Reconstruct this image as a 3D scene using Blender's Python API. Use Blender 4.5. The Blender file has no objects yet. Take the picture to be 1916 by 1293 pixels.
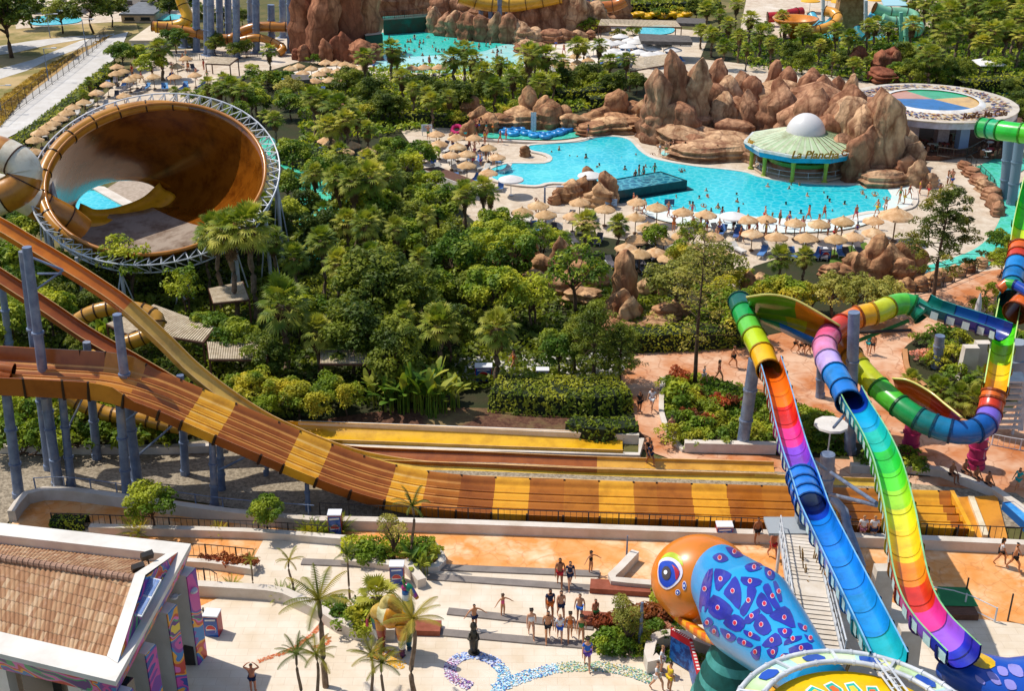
import bpy, math, random
import numpy as np
from mathutils import Vector, Matrix, noise as mnoise
from math import sin, cos, pi, radians as R, atan2, sqrt
sc = bpy.context.scene
col = sc.collection
random.seed(7)
# ---------------------------------------------------------------- camera
F, CX, CY, CH, PITCH = 2300.0, 958.0, 646.5, 40.0, R(25)
cd = bpy.data.cameras.new('camera'); cam = bpy.data.objects.new('camera', cd); col.objects.link(cam)
cam.location = (0, 0, CH); cam.rotation_euler = (R(90) - PITCH, 0, 0)
cd.sensor_fit = 'HORIZONTAL'; cd.sensor_width = 36; cd.lens = 36 * F / 1916; cd.clip_end = 3000; cd.clip_start = .5
sc.camera = cam
def ray(px, py):
    x = (px - CX) / F; y = -(py - CY) / F
    return Vector((x, cos(PITCH) + y * sin(PITCH), -sin(PITCH) + y * cos(PITCH)))
def g(px, py, Z=0.0):                       # where the surveyed plan point lies on level Z
    d = ray(px, py); t = (Z - CH) / d.z
    return Vector((0, 0, CH)) + d * t
def at(px, py, gy, Z=0.0):                  # raised point standing over ground row gy
    d = ray(px, py); Y = g(px, gy, Z).y
    return Vector((0, 0, CH)) + d * (Y / d.y)
def hgt(px, gy, top):
    return at(px, top, gy).z
def mpp(px, gy):
    return g(px, gy).y / cos(PITCH) / F * 1.0 if False else (g(px, gy) - g(px + 1, gy)).length
# ---------------------------------------------------------------- world and sun
SUN_EL = R(58); SAZ = (-.90, .44)
w = bpy.data.worlds.new('World'); sc.world = w; w.use_nodes = True
nt = w.node_tree; bg = nt.nodes['Background']
sky = nt.nodes.new('ShaderNodeTexSky'); sky.sky_type = 'NISHITA'; sky.sun_disc = False
sky.sun_elevation = SUN_EL; sky.sun_rotation = atan2(SAZ[0], SAZ[1]) % (2 * pi)
nt.links.new(sky.outputs[0], bg.inputs[0]); bg.inputs[1].default_value = .15
sl = bpy.data.lights.new('sun', 'SUN'); so = bpy.data.objects.new('sun', sl); col.objects.link(so)
sl.energy = 4.2; sl.angle = R(.5); sl.color = (1, .945, .86)
sd = Vector((SAZ[0] * cos(SUN_EL), SAZ[1] * cos(SUN_EL), sin(SUN_EL)))
so.rotation_euler = sd.to_track_quat('Z', 'Y').to_euler(); so.location = (0, 0, 80)
sc.view_settings.view_transform = 'Standard'; sc.view_settings.look = 'None'; sc.view_settings.exposure = 0
sc.cycles.max_bounces = 5; sc.cycles.diffuse_bounces = 2; sc.cycles.glossy_bounces = 2; sc.cycles.transmission_bounces = 3
sc.cycles.transparent_max_bounces = 6
# ---------------------------------------------------------------- colours, materials
def lin(h):
    h = h.lstrip('#')
    c = [int(h[i:i + 2], 16) / 255 for i in (0, 2, 4)]
    return tuple((x / 12.92 if x <= .04045 else ((x + .055) / 1.055) ** 2.4) for x in c)
def shade(c, k): return tuple(min(1, x * k) for x in c)
MATS = {}
def mat(name, c1, c2=None, sc_=.5, rough=.7, bump=0, bscale=None, spec=.3, attr=False, contrast=(.35, .65), metal=0, rnd=0,
        detail=4, c3=None, c3s=.1, c3c=(.55, .7), coat=0, transl=0, stretch=None, cells=None):
    if name in MATS: return MATS[name]
    m = bpy.data.materials.new(name); m.use_nodes = True; MATS[name] = m
    n = m.node_tree; N = n.nodes; L = n.links; b = N['Principled BSDF']
    c1 = lin(c1) if isinstance(c1, str) else c1
    geo = N.new('ShaderNodeNewGeometry'); vec = geo.outputs['Position']
    if stretch:
        mp = N.new('ShaderNodeMapping'); mp.inputs['Scale'].default_value = stretch; L.new(vec, mp.inputs[0]); vec = mp.outputs[0]
    def nz(s, lo, hi, det=detail):
        t = N.new('ShaderNodeTexNoise'); t.inputs['Scale'].default_value = s; t.inputs['Detail'].default_value = det
        t.inputs['Roughness'].default_value = .65; L.new(vec, t.inputs['Vector'])
        r = N.new('ShaderNodeMapRange'); r.inputs[1].default_value = lo; r.inputs[2].default_value = hi; L.new(t.outputs[0], r.inputs[0])
        return r.outputs[0]
    def mix(a, b_, f, mode='MIX'):
        x = N.new('ShaderNodeMix'); x.data_type = 'RGBA'; x.blend_type = mode
        for k, v in ((0, f), (6, a), (7, b_)):
            if isinstance(v, (tuple, float, int)): x.inputs[k].default_value = v if not isinstance(v, tuple) else (*v, 1)
            else: L.new(v, x.inputs[k])
        return x.outputs[2]
    if attr:
        a = N.new('ShaderNodeVertexColor'); a.layer_name = 'Col'; cur = a.outputs[0]
        if c2 is not None: cur = mix(cur, mix(cur, lin(c2) if isinstance(c2, str) else c2, 1.0, 'MULTIPLY'), nz(sc_, *contrast))
    elif c2 is not None:
        cur = mix(c1, lin(c2) if isinstance(c2, str) else c2, nz(sc_, *contrast))
    else: cur = c1
    if c3 is not None: cur = mix(cur, lin(c3) if isinstance(c3, str) else c3, nz(c3s, *c3c))
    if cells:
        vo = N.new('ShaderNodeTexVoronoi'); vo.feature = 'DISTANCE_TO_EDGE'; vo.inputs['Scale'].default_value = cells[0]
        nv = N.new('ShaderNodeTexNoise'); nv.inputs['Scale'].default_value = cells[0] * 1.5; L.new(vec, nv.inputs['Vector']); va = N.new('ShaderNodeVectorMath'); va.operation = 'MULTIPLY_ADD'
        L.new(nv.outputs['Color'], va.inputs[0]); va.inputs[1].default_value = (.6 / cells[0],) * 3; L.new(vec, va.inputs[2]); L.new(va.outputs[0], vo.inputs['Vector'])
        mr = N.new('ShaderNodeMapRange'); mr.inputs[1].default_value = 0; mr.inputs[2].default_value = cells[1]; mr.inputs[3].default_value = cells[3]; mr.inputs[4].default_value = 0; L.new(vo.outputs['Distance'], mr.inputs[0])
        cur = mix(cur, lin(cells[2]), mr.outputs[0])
    if rnd:
        oi = N.new('ShaderNodeObjectInfo'); hs = N.new('ShaderNodeHueSaturation')
        r = N.new('ShaderNodeMapRange'); r.inputs[3].default_value = 1 - rnd; r.inputs[4].default_value = 1 + rnd
        L.new(oi.outputs['Random'], r.inputs[0]); L.new(r.outputs[0], hs.inputs['Value'])
        r2 = N.new('ShaderNodeMapRange'); r2.inputs[3].default_value = .5 + rnd * .06; r2.inputs[4].default_value = .5 - rnd * .05
        L.new(oi.outputs['Random'], r2.inputs[0]); L.new(r2.outputs[0], hs.inputs['Hue'])
        if isinstance(cur, tuple): hs.inputs['Color'].default_value = (*cur, 1)
        else: L.new(cur, hs.inputs['Color'])
        cur = hs.outputs[0]
    if isinstance(cur, tuple): b.inputs['Base Color'].default_value = (*cur, 1)
    else: L.new(cur, b.inputs['Base Color'])
    b.inputs['Roughness'].default_value = rough; b.inputs['Metallic'].default_value = metal
    b.inputs['Specular IOR Level'].default_value = spec
    if coat: b.inputs['Coat Weight'].default_value = coat; b.inputs['Coat Roughness'].default_value = .12
    if bump:
        bt = N.new('ShaderNodeTexNoise'); bt.inputs['Scale'].default_value = bscale or sc_ * 3; bt.inputs['Detail'].default_value = 5; L.new(vec, bt.inputs['Vector'])
        bp = N.new('ShaderNodeBump'); bp.inputs['Distance'].default_value = bump; bp.inputs['Strength'].default_value = .8; L.new(bt.outputs[0], bp.inputs['Height']); L.new(bp.outputs[0], b.inputs['Normal'])
    if transl:
        tr = N.new('ShaderNodeBsdfTranslucent'); ms = N.new('ShaderNodeMixShader'); ms.inputs[0].default_value = transl
        if isinstance(cur, tuple): tr.inputs[0].default_value = (*cur, 1)
        else: L.new(mix(cur, (1.0, 1.0, .45), 1.0, 'MULTIPLY'), tr.inputs[0])
        L.new(b.outputs[0], ms.inputs[1]); L.new(tr.outputs[0], ms.inputs[2]); L.new(ms.outputs[0], N['Material Output'].inputs[0])
    return m
# ---------------------------------------------------------------- mesh builder
class MB:
    def __init__(s): s.v = []; s.f = []; s.c = []; s.cur = (1, 1, 1)
    def color(s, c): s.cur = lin(c) if isinstance(c, str) else c; return s
    def face(s, idx, c=None): s.f.append(tuple(idx)); s.c.append(c or s.cur)
    def poly(s, pts, c=None):
        n = len(s.v); s.v += [tuple(p) for p in pts]; s.face(range(n, n + len(pts)), c); return s
    def box(s, c, size, rz=0, top=1.0, rx=0, ry=0):
        n = len(s.v); cx, cy, cz = c; a, b, h = size[0] / 2, size[1] / 2, size[2] / 2
        m = Matrix.Rotation(rz, 3, 'Z') @ Matrix.Rotation(ry, 3, 'Y') @ Matrix.Rotation(rx, 3, 'X')
        for z, k in ((-h, 1), (h, top)):
            for x, y in ((-a, -b), (a, -b), (a, b), (-a, b)):
                p = m @ Vector((x * k, y * k, z)); s.v.append((cx + p.x, cy + p.y, cz + p.z))
        for q in ((0, 3, 2, 1), (4, 5, 6, 7), (0, 1, 5, 4), (1, 2, 6, 5), (2, 3, 7, 6), (3, 0, 4, 7)): s.face([n + i for i in q])
        return s
    def bar(s, p, q, wd, hh):                     # a box beam between two points
        p = Vector(p); q = Vector(q); t = (q - p); l = t.length
        if l < 1e-5: return s
        t.normalize(); side = t.cross(Vector((0, 0, 1)))
        if side.length < 1e-3: side = Vector((1, 0, 0))
        side.normalize(); up = side.cross(t); n = len(s.v)
        for e in (p, q):
            for a, b in ((-1, -1), (1, -1), (1, 1), (-1, 1)): s.v.append(tuple(e + side * a * wd / 2 + up * b * hh / 2))
        for f in ((0, 1, 2, 3), (7, 6, 5, 4), (0, 4, 5, 1), (1, 5, 6, 2), (2, 6, 7, 3), (3, 7, 4, 0)): s.face([n + i for i in f])
        return s
    def loft(s, rings, closed=True, cap=False, cols=None, loop=False):
        n = len(s.v); k = len(rings[0]); m = len(rings)
        for r in rings: s.v += [tuple(p) for p in r]
        for i in range(m if loop else m - 1):
            i2 = (i + 1) % m
            for j in range(k if closed else k - 1):
                c = None
                if cols is not None: c = cols(i, j) if callable(cols) else cols[i]
                s.face((n + i * k + j, n + i * k + (j + 1) % k, n + i2 * k + (j + 1) % k, n + i2 * k + j), c)
        if cap:
            s.face([n + j for j in range(k)][::-1], cols[0] if cols and not callable(cols) else None)
            s.face([n + (m - 1) * k + j for j in range(k)], cols[-1] if cols and not callable(cols) else None)
        return s
    def tube(s, pts, r, seg=8, cap=True, cols=None, loop=False):
        pts = [Vector(p) for p in pts]; rr = r if isinstance(r, (list, tuple)) else [r] * len(pts)
        fr = frames(pts, loop); rings = []
        for i, p in enumerate(pts):
            t, sd_, up = fr[i]
            rings.append([p + (sd_ * cos(a) + up * sin(a)) * rr[i] for a in (2 * pi * j / seg for j in range(seg))])
        return s.loft(rings, True, cap and not loop, cols, loop)
    def lathe(s, c, prof, seg=16, cap=False, cols=None):
        c = Vector(c)
        rings = [[c + Vector((r * cos(2 * pi * j / seg), r * sin(2 * pi * j / seg), z)) for j in range(seg)] for r, z in prof]
        return s.loft(rings, True, cap, cols)
    def prism(s, pts, z0, z1, top=True):          # vertical walls round an outline given in xy
        n = len(s.v); k = len(pts)
        for z in (z0, z1): s.v += [(p[0], p[1], z) for p in pts]
        for j in range(k): s.face((n + j, n + (j + 1) % k, n + k + (j + 1) % k, n + k + j))
        if top: s.face([n + k + j for j in range(k)])
        return s
    def build(s, name, m=None, parent=None, smooth=False, loc=None, bev=0):
        me = bpy.data.meshes.new(name)
        off = Vector(loc) if loc is not None else Vector((0, 0, 0))
        me.from_pydata([(v[0] - off.x, v[1] - off.y, v[2] - off.z) for v in s.v], [], s.f)
        ca = me.color_attributes.new('Col', 'FLOAT_COLOR', 'CORNER')
        cnt = np.array([len(f) for f in s.f]); arr = np.array([(*c, 1) for c in s.c], dtype=np.float32)
        ca.data.foreach_set('color', np.repeat(arr, cnt, axis=0).ravel())
        if smooth:
            me.polygons.foreach_set('use_smooth', [True] * len(me.polygons))
            if smooth != 'all': me.set_sharp_from_angle(angle=R(smooth if smooth is not True else 42))
        o = bpy.data.objects.new(name, me); col.objects.link(o)
        if loc is not None: o.location = off
        if m: me.materials.append(m)
        if parent is not None: o.parent = parent
        return o
def frames(pts, loop=False):
    n = len(pts); out = []
    for i in range(n):
        a = pts[i - 1] if (i > 0 or loop) else pts[i]; b = pts[(i + 1) % n] if (i < n - 1 or loop) else pts[i]
        t = (b - a)
        if t.length < 1e-6: t = Vector((0, 0, 1))
        t.normalize(); sd_ = t.cross(Vector((0, 0, 1)))
        if sd_.length < .05: sd_ = out[-1][1].copy() if out else Vector((1, 0, 0))
        sd_.normalize(); up = sd_.cross(t).normalized(); out.append((t, sd_, up))
    return out
def spline(pts, step=1.0, closed=False, n=None):  # Catmull-Rom through the points, resampled evenly
    pts = [Vector(p) for p in pts]; m = len(pts); fine = []
    for i in range(m if closed else m - 1):
        p1, p2 = pts[i], pts[(i + 1) % m]
        p0 = pts[i - 1] if (i > 0 or closed) else p1 * 2 - p2
        p3 = pts[(i + 2) % m] if (i < m - 2 or closed) else p2 * 2 - p1
        for k in range(10):
            t = k / 10
            fine.append(.5 * ((2 * p1) + (p2 - p0) * t + (2 * p0 - 5 * p1 + 4 * p2 - p3) * t * t + (3 * p1 - p0 - 3 * p2 + p3) * t ** 3))
    fine.append(pts[0].copy() if closed else pts[-1].copy())
    L = [0]
    for a, b in zip(fine, fine[1:]): L.append(L[-1] + (b - a).length)
    tot = L[-1]; n = n or max(2, int(round(tot / step))); out = []; j = 0
    for i in range(n if closed else n + 1):
        d = tot * i / n
        while j < len(L) - 2 and L[j + 1] < d: j += 1
        seg = L[j + 1] - L[j]; t = (d - L[j]) / seg if seg > 1e-9 else 0
        out.append(fine[j].lerp(fine[j + 1], min(1, max(0, t))))
    return out
def sweep(mb, pts, prof, closed_prof=False, level=False, cols=None, cap=False, loop=False):
    fr = frames(pts, loop); rings = []
    for p, (t, sd_, up) in zip(pts, fr):
        if level: up = Vector((0, 0, 1))
        rings.append([p + sd_ * a + up * b for a, b in prof])
    mb.loft(rings, closed_prof, cap, cols, loop); return mb
def empty(name, loc, rz=0):
    o = bpy.data.objects.new(name, None); col.objects.link(o); o.location = loc; o.rotation_euler = (0, 0, rz); o.empty_display_size = .3
    return o
def tag(o, label=None, cat=None, group=None, kind=None):
    if label: o['label'] = label
    if cat: o['category'] = cat
    if group: o['group'] = group
    if kind: o['kind'] = kind
    return o
def inv(o, children):
    for c in children: c.parent = o
def child_of(parent, o):                         # parent a world-built mesh under an empty with a transform
    o.parent = parent; o.matrix_parent_inverse = Matrix.Translation(parent.location).inverted() if parent.rotation_euler.z == 0 else (Matrix.Translation(parent.location) @ Matrix.Rotation(parent.rotation_euler.z, 4, 'Z')).inverted()
    return o
def copy_tree(o, parent=None):
    c = o.copy(); col.objects.link(c)
    if parent is not None: c.parent = parent
    for ch in list(o.children): copy_tree(ch, c)
    return c
USED = set()
def place(proto, loc, rz=0, s=1.0, label=None, cat=None, group=None, name=None):
    if proto.name in USED or proto.get('_used'):
        o = copy_tree(proto)
    else: o = proto
    proto['_used'] = 1
    o.location = loc; o.rotation_euler = (0, 0, rz); o.scale = (s, s, s) if not isinstance(s, tuple) else s
    tag(o, label, cat, group)
    return o
ORD = ['first', 'second', 'third', 'fourth', 'fifth', 'sixth', 'seventh', 'eighth', 'ninth', 'tenth', 'eleventh', 'twelfth', 'thirteenth', 'fourteenth', 'fifteenth', 'sixteenth', 'seventeenth', 'eighteenth', 'nineteenth', 'twentieth']
def ords(pts):                                   # words for each point's place from left to right
    idx = sorted(range(len(pts)), key=lambda i: pts[i][0]); out = [''] * len(pts); n = len(pts)
    for k, i in enumerate(idx):
        if k == 0: out[i] = 'leftmost'
        elif k == n - 1: out[i] = 'rightmost'
        elif k <= (n - 1) / 2: out[i] = ORD[k] + ' from the left'
        else: out[i] = ORD[n - 1 - k] + ' from the right'
    return out
def drop_protos():
    dead = [o.name for o in bpy.data.objects if o.get('_proto') and not o.get('_used')]
    for n in dead:
        o = bpy.data.objects[n]
        for c in [c.name for c in o.children_recursive]: bpy.data.objects.remove(bpy.data.objects[c])
        bpy.data.objects.remove(bpy.data.objects[n])
    for o in bpy.data.objects:
        for k in ('_proto', '_used'):
            if k in o: del o[k]
# ================================================================ ground sheets
EARTH = mat('earth', '#6d6238', '#4a4f24', .35, .95, .08, 2.5, c3='#8d7a50', c3s=.06)
DRY = mat('dry_scrub', '#9a8550', '#6f6d35', .25, .95, .1, 2, c3='#b79c6c', c3s=.12, c3c=(.45, .6))
SOIL = mat('bed_soil', '#3a3520', '#2c3517', .5, .95, .05, 4)
DECK = mat('pool_deck_stone', '#d4c4ae', '#bda88f', .8, .85, .01, 6, c3='#dfd3c2', c3s=.1, cells=(.5, .03, '#a08c76', .4))
ROADM = mat('pale_concrete', '#cfcac3', '#bdb6ac', .5, .9, .01, 5, c3='#dcd8d0', c3s=.15, contrast=(.3, .7))
STAMP = mat('stamped_orange_paving', '#c98a5f', '#b96f3c', .35, .8, .012, 3, c3='#d8b090', c3s=.22, c3c=(.42, .62), contrast=(.4, .6), cells=(.55, .035, '#9a5c3a', .55))
STAMP2 = mat('promenade_orange_paving', '#dd9048', '#e2a468', .6, .8, .012, 4, c3='#ecc9a0', c3s=.35, c3c=(.5, .66), contrast=(.4, .6), cells=(.7, .03, '#b5703a', .45))
GRAVEL = mat('gravel', '#a89a84', '#7a6e5c', 6, .95, .03, 14, contrast=(.4, .6), c3='#8e8068', c3s=.3)
MULCH = mat('bark_mulch', '#4d2f22', '#6b4a36', 5, .95, .04, 12, contrast=(.4, .6), c3='#7d6a44', c3s=.25, c3c=(.5, .62))
CURB = mat('white_render', '#d9cfc2', '#c6b8a6', .6, .85, .01, 6)
RISER_SHADE = mat('riser_shade_grey', '#8a8078', '#7a716a', 1.2, .85)  # grey of stair risers in shade, put into the colour
def plaza_mat():
    m = mat('plaza_slabs', '#e2d5c2', '#d6c4aa', .5, .85, .004, 9, c3='#e6dac8', c3s=.13)
    n = m.node_tree; N = n.nodes; L = n.links
    br = N.new('ShaderNodeTexBrick'); br.inputs['Scale'].default_value = 1.0; br.inputs['Brick Width'].default_value = 1.1; br.inputs['Row Height'].default_value = .55
    br.inputs['Mortar Size'].default_value = .012; br.inputs['Color1'].default_value = (1, 1, 1, 1); br.inputs['Color2'].default_value = (.95, .92, .88, 1); br.inputs['Mortar'].default_value = (.8, .74, .68, 1)
    geo = N.new('ShaderNodeNewGeometry'); L.new(geo.outputs['Position'], br.inputs['Vector'])
    b = N['Principled BSDF']; src = b.inputs['Base Color'].links[0].from_socket
    x = N.new('ShaderNodeMix'); x.data_type = 'RGBA'; x.blend_type = 'MULTIPLY'; x.inputs[0].default_value = .8
    L.new(src, x.inputs[6]); L.new(br.outputs[0], x.inputs[7]); L.new(x.outputs[2], b.inputs['Base Color'])
    return m
PLAZA = plaza_mat()
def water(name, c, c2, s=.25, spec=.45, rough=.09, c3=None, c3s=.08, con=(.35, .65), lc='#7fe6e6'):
    m = mat(name, c, c2, s, rough, .05, 2.2, spec=spec, c3=c3, c3s=c3s, contrast=con, cells=(1.1, .16, lc, .38)); return m  # pale cell lines paint caustic light into the water colour
POOLW = water('pool_water', '#12b4c6', '#2cc4cc', .12, c3='#58d2d4', c3s=.06)
WAVEW = water('wave_pool_water', '#1fc0ae', '#38cdbb', .2)
RIVER = water('river_water', '#35b795', '#58cba6', .35)
SHAL = water('shallow_water', '#9fe0dc', '#c7ebe4', .5)
RAILM = mat('dark_iron', '#2b2725', '#3a3531', 1, .5, spec=.4)
def pts_g(pts, z=0): return [g(x, y, z) for x, y in pts]
def sheet(name, pts, z, m, smooth=0, cat=None):
    p = pts_g(pts)
    if smooth: p = spline(p, smooth, True)
    a = sum(p[i].x * p[(i + 1) % len(p)].y - p[(i + 1) % len(p)].x * p[i].y for i in range(len(p)))
    if a < 0: p = p[::-1]
    mb = MB(); mb.poly([(q.x, q.y, z) for q in p]); o = mb.build(name, m)
    tag(o, kind='structure'); return o
def curb(name, pts, wd, h, m, smooth=0, closed=False, z=0, label=None, cat=None, parent=None, group=None):
    p = pts_g(pts)
    if smooth: p = spline(p, smooth, closed)
    mb = MB(); a = wd / 2
    sweep(mb, p, [(-a, z), (-a, z + h), (a, z + h), (a, z)], False, True, loop=closed)
    if not closed:
        for k in (0, -1):
            fr = frames(p)[k]; q = p[k]
            mb.poly([q + fr[1] * s * a + Vector((0, 0, zz)) for s, zz in ((-1, z), (-1, z + h), (1, z + h), (1, z))])
    o = mb.build(name, m, parent)
    if label: tag(o, label, cat, group)
    elif parent is None: tag(o, kind='structure')
    return o
gm = MB(); gm.poly([(-900, -60, 0), (900, -60, 0), (900, 2200, 0), (-900, 2200, 0)]); tag(gm.build('ground', EARTH), kind='structure')
sheet('scrub_ground', [(-300, 420), (-300, -60), (230, -40), (260, 60), (215, 75), (0, 240)], .02, DRY)
sheet('dirt_track', [(-40, 140), (0, 128), (60, 112), (110, 92), (150, 76), (215, 62), (205, 72), (150, 90), (95, 110), (50, 132), (-40, 160)], .04, ROADM)
sheet('dirt_path', [(-40, 92), (60, 76), (130, 68), (205, 64), (150, 74), (90, 84), (30, 98), (-40, 108)], .045, ROADM)
sheet('garden_soil', [(380, 170), (560, 115), (680, 130), (880, 105), (1010, 95), (1190, 130), (1230, 180), (1190, 215), (1000, 215), (880, 215), (800, 240), (750, 245), (790, 300), (790, 330), (870, 400), (930, 450), (1000, 480), (1130, 500), (1240, 520), (1380, 600), (1380, 640), (1190, 650), (1190, 780), (900, 840), (560, 850), (0, 860), (-200, 860), (-200, 450), (60, 470), (300, 480), (500, 440), (520, 300), (480, 240), (400, 190)], .06, SOIL)
sheet('pool_deck', [(60, 320), (150, 220), (235, 140), (300, 95), (450, 85), (560, 60), (1100, 40), (1340, 60), (1400, 120), (1700, 140), (2050, 160), (2300, 400), (2100, 480), (1680, 540), (1400, 540), (1000, 480), (900, 440), (860, 380), (760, 340), (700, 260), (760, 240), (840, 220), (700, 120), (560, 130), (420, 170), (330, 200), (180, 300), (80, 400), (40, 400)], .04, DECK)
sheet('service_road', [(-80, 305), (-80, 250), (0, 216), (60, 170), (155, 97), (213, 66), (240, 60), (225, 95), (213, 112), (130, 185), (60, 235), (0, 266)], .10, ROADM)
sheet('verge_strip', [(-60, 246), (0, 213), (60, 167), (150, 97), (208, 66), (212, 66), (156, 99), (66, 169), (0, 221), (-60, 256)], .12, mat('ochre_curb', '#c9a46a', '#b89054', .8, .9))
sheet('stamped_paving', [(1175, 655), (1390, 648), (1500, 560), (1680, 528), (1916, 500), (2150, 470), (2150, 1000), (1640, 930), (1280, 870), (1195, 840), (1188, 780), (1130, 715), (1060, 700)], .08, STAMP, 0)
sheet('promenade', [(20, 985), (50, 945), (75, 932), (300, 935), (480, 960), (640, 990), (1230, 1000), (2200, 1035), (2200, 1220), (1730, 1190), (1400, 1140), (1180, 1100), (830, 1080), (560, 1090), (380, 1150), (320, 1150), (300, 1040), (100, 1010)], .08, STAMP2)
sheet('gravel_yard', [(-150, 850), (0, 848), (300, 835), (640, 800), (1200, 862), (1900, 925), (2000, 990), (1400, 985), (640, 985), (470, 958), (300, 930), (75, 925), (30, 960), (0, 1000), (-150, 1000)], .085, GRAVEL)
sheet('mulch_bed', [(560, 800), (640, 782), (760, 768), (900, 766), (1040, 776), (1100, 800), (1195, 812), (1190, 826), (900, 815), (640, 812)], .1, MULCH, 1)
sheet('concrete_path', [(860, 672), (960, 668), (1080, 660), (1180, 655), (1140, 720), (1040, 725), (930, 716), (860, 708)], .09, ROADM, 1)
sheet('plaza', [(318, 1190), (350, 1150), (415, 1120), (455, 1085), (495, 1010), (650, 1016), (700, 1040), (830, 1062), (1115, 1079), (1130, 1102), (1230, 1112), (1450, 1100), (1640, 1120), (1720, 1150), (1916, 1172), (2200, 1180), (2200, 1500), (-200, 1500), (-200, 1290), (318, 1290)], .12, PLAZA)
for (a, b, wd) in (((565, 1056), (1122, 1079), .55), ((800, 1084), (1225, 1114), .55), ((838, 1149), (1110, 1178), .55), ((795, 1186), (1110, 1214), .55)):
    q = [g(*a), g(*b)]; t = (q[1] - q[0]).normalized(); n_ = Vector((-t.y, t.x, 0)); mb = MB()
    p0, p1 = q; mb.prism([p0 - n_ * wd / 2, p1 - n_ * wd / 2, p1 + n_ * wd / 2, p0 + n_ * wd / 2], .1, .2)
    tag(mb.build('riser_shade_band', RISER_SHADE), kind='structure')  # low grey slab painted as the shaded riser of a step
# gardens inside the stamped paving
GRASS = mat('lawn', '#5f7a28', '#3f5a1c', 1.2, .95, .05, 8, c3='#7d8a35', c3s=.4)
sheet('garden_soil', [(1240, 712), (1300, 700), (1420, 735), (1560, 780), (1590, 862), (1440, 855), (1280, 850), (1240, 775)], .1, SOIL)
sheet('garden_soil', [(1690, 655), (1730, 628), (1800, 612), (1930, 600), (1930, 720), (1850, 790), (1770, 770), (1740, 735), (1705, 705), (1690, 680)], .1, SOIL, 1)
sheet('garden_soil', [(1590, 830), (1700, 840), (1745, 880), (1740, 895), (1600, 885)], .1, SOIL)
sheet('garden_soil', [(1385, 640), (1360, 560), (1410, 500), (1500, 470), (1680, 500), (1690, 530), (1640, 560), (1560, 600), (1480, 620)], .1, SOIL)
sheet('garden_soil', [(1400, 520), (1220, 460), (1100, 440), (1000, 430), (960, 470), (1000, 520), (1200, 560)], .1, SOIL)
sheet('lawn', [(1555, 470), (1620, 455), (1640, 480), (1600, 500), (1550, 500)], .12, GRASS)
sheet('garden_soil', [(1330, 60), (1500, 70), (1640, 40), (1760, 10), (2100, -60), (2200, 160), (2000, 230), (1880, 200), (1700, 170), (1500, 130), (1400, 120), (1310, 110)], .12, SOIL)
sheet('soil_under_rocks', [(730, 230), (800, 205), (980, 190), (1120, 170), (1220, 180), (1215, 225), (1080, 235), (1000, 240), (900, 235)], .13, SOIL)
sheet('concrete_forecourt', [(150, 385), (230, 335), (330, 330), (420, 380), (350, 420), (200, 440)], .09, mat('fine_gravel', '#b7a592', '#9c8a77', 3, .95, .02, 12))
# ---------------------------------------------------------------- water
MAINP = [(907, 322), (930, 312), (957, 307), (1017, 307), (1029, 298), (1017, 290), (990, 284), (988, 274), (1040, 270), (1084, 267), (1114, 259), (1151, 257), (1181, 264), (1201, 284), (1228, 299), (1296, 312), (1360, 319), (1400, 325), (1426, 334), (1476, 342), (1553, 347), (1640, 348), (1700, 350), (1712, 367), (1707, 388), (1672, 397), (1620, 402), (1560, 416), (1480, 416), (1400, 411), (1300, 402), (1240, 398), (1213, 391), (1190, 372), (1150, 358), (1110, 350), (1034, 345), (1004, 351), (955, 347), (920, 338)]
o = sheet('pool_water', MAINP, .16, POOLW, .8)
sheet('shallow_beach', [(1200, 385), (1240, 393), (1300, 399), (1400, 407), (1480, 412), (1560, 412), (1620, 398), (1655, 400), (1640, 414), (1600, 428), (1540, 436), (1440, 438), (1340, 428), (1260, 420), (1210, 405)], .18, mat('wet_white_floor', '#cfe6e0', '#e6e6dc', .4, .35, spec=.5, contrast=(.3, .6)), 1)
sheet('shallow_beach', [(1700, 352), (1712, 367), (1707, 388), (1672, 397), (1650, 390), (1668, 372), (1662, 355)], .181, mat('wet_white_floor', '#cfe6e0'), 1)
curb('pool_coping', MAINP[:28] , .55, .12, CURB, .8, False, .1)
curb('pool_coping', MAINP[-6:] + MAINP[:1], .55, .12, CURB, .8, False, .1)
sheet('river_water', [(868, 250), (900, 243), (1000, 247), (1080, 236), (1096, 240), (1090, 255), (1040, 263), (960, 262), (900, 258)], .16, RIVER, .8)
curb('pool_coping', [(860, 262), (940, 266), (1040, 270), (1100, 262), (1160, 240)], .5, .2, CURB, 1, z=.1)
WAVEP = [(713, 62), (760, 58), (812, 54), (842, 62), (874, 72), (920, 80), (965, 84), (978, 96), (960, 112), (900, 122), (820, 124), (760, 122), (712, 112), (706, 85)]
sheet('wave_pool_water', WAVEP, .14, WAVEW, 0)
sheet('shallow_water', [(712, 112), (760, 108), (830, 104), (900, 98), (950, 84), (1010, 86), (1010, 110), (960, 126), (880, 136), (780, 138), (700, 128)], .16, SHAL, 1)
sheet('sand_beach', [(690, 122), (780, 130), (880, 128), (960, 118), (1005, 96), (1060, 78), (1150, 80), (1210, 90), (1230, 118), (1100, 122), (1000, 140), (880, 150), (760, 152), (640, 150), (560, 160), (540, 140), (600, 128)], .15, mat('pale_beach', '#e3d6c5', '#d8c9b4', .5, .8), 1)
sheet('river_water', [(500, 255), (530, 275), (556, 296), (620, 335), (650, 380), (640, 440), (600, 500), (560, 470), (560, 400), (555, 340), (510, 300), (485, 270)], .14, RIVER, 1)
sheet('river_water', [(1672, 532), (1700, 510), (1760, 492), (1820, 470), (1855, 440), (1875, 400), (1890, 350), (1990, 340), (1960, 420), (1905, 470), (1850, 498), (1780, 512), (1720, 528), (1690, 540)], .14, RIVER, 1)
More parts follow.
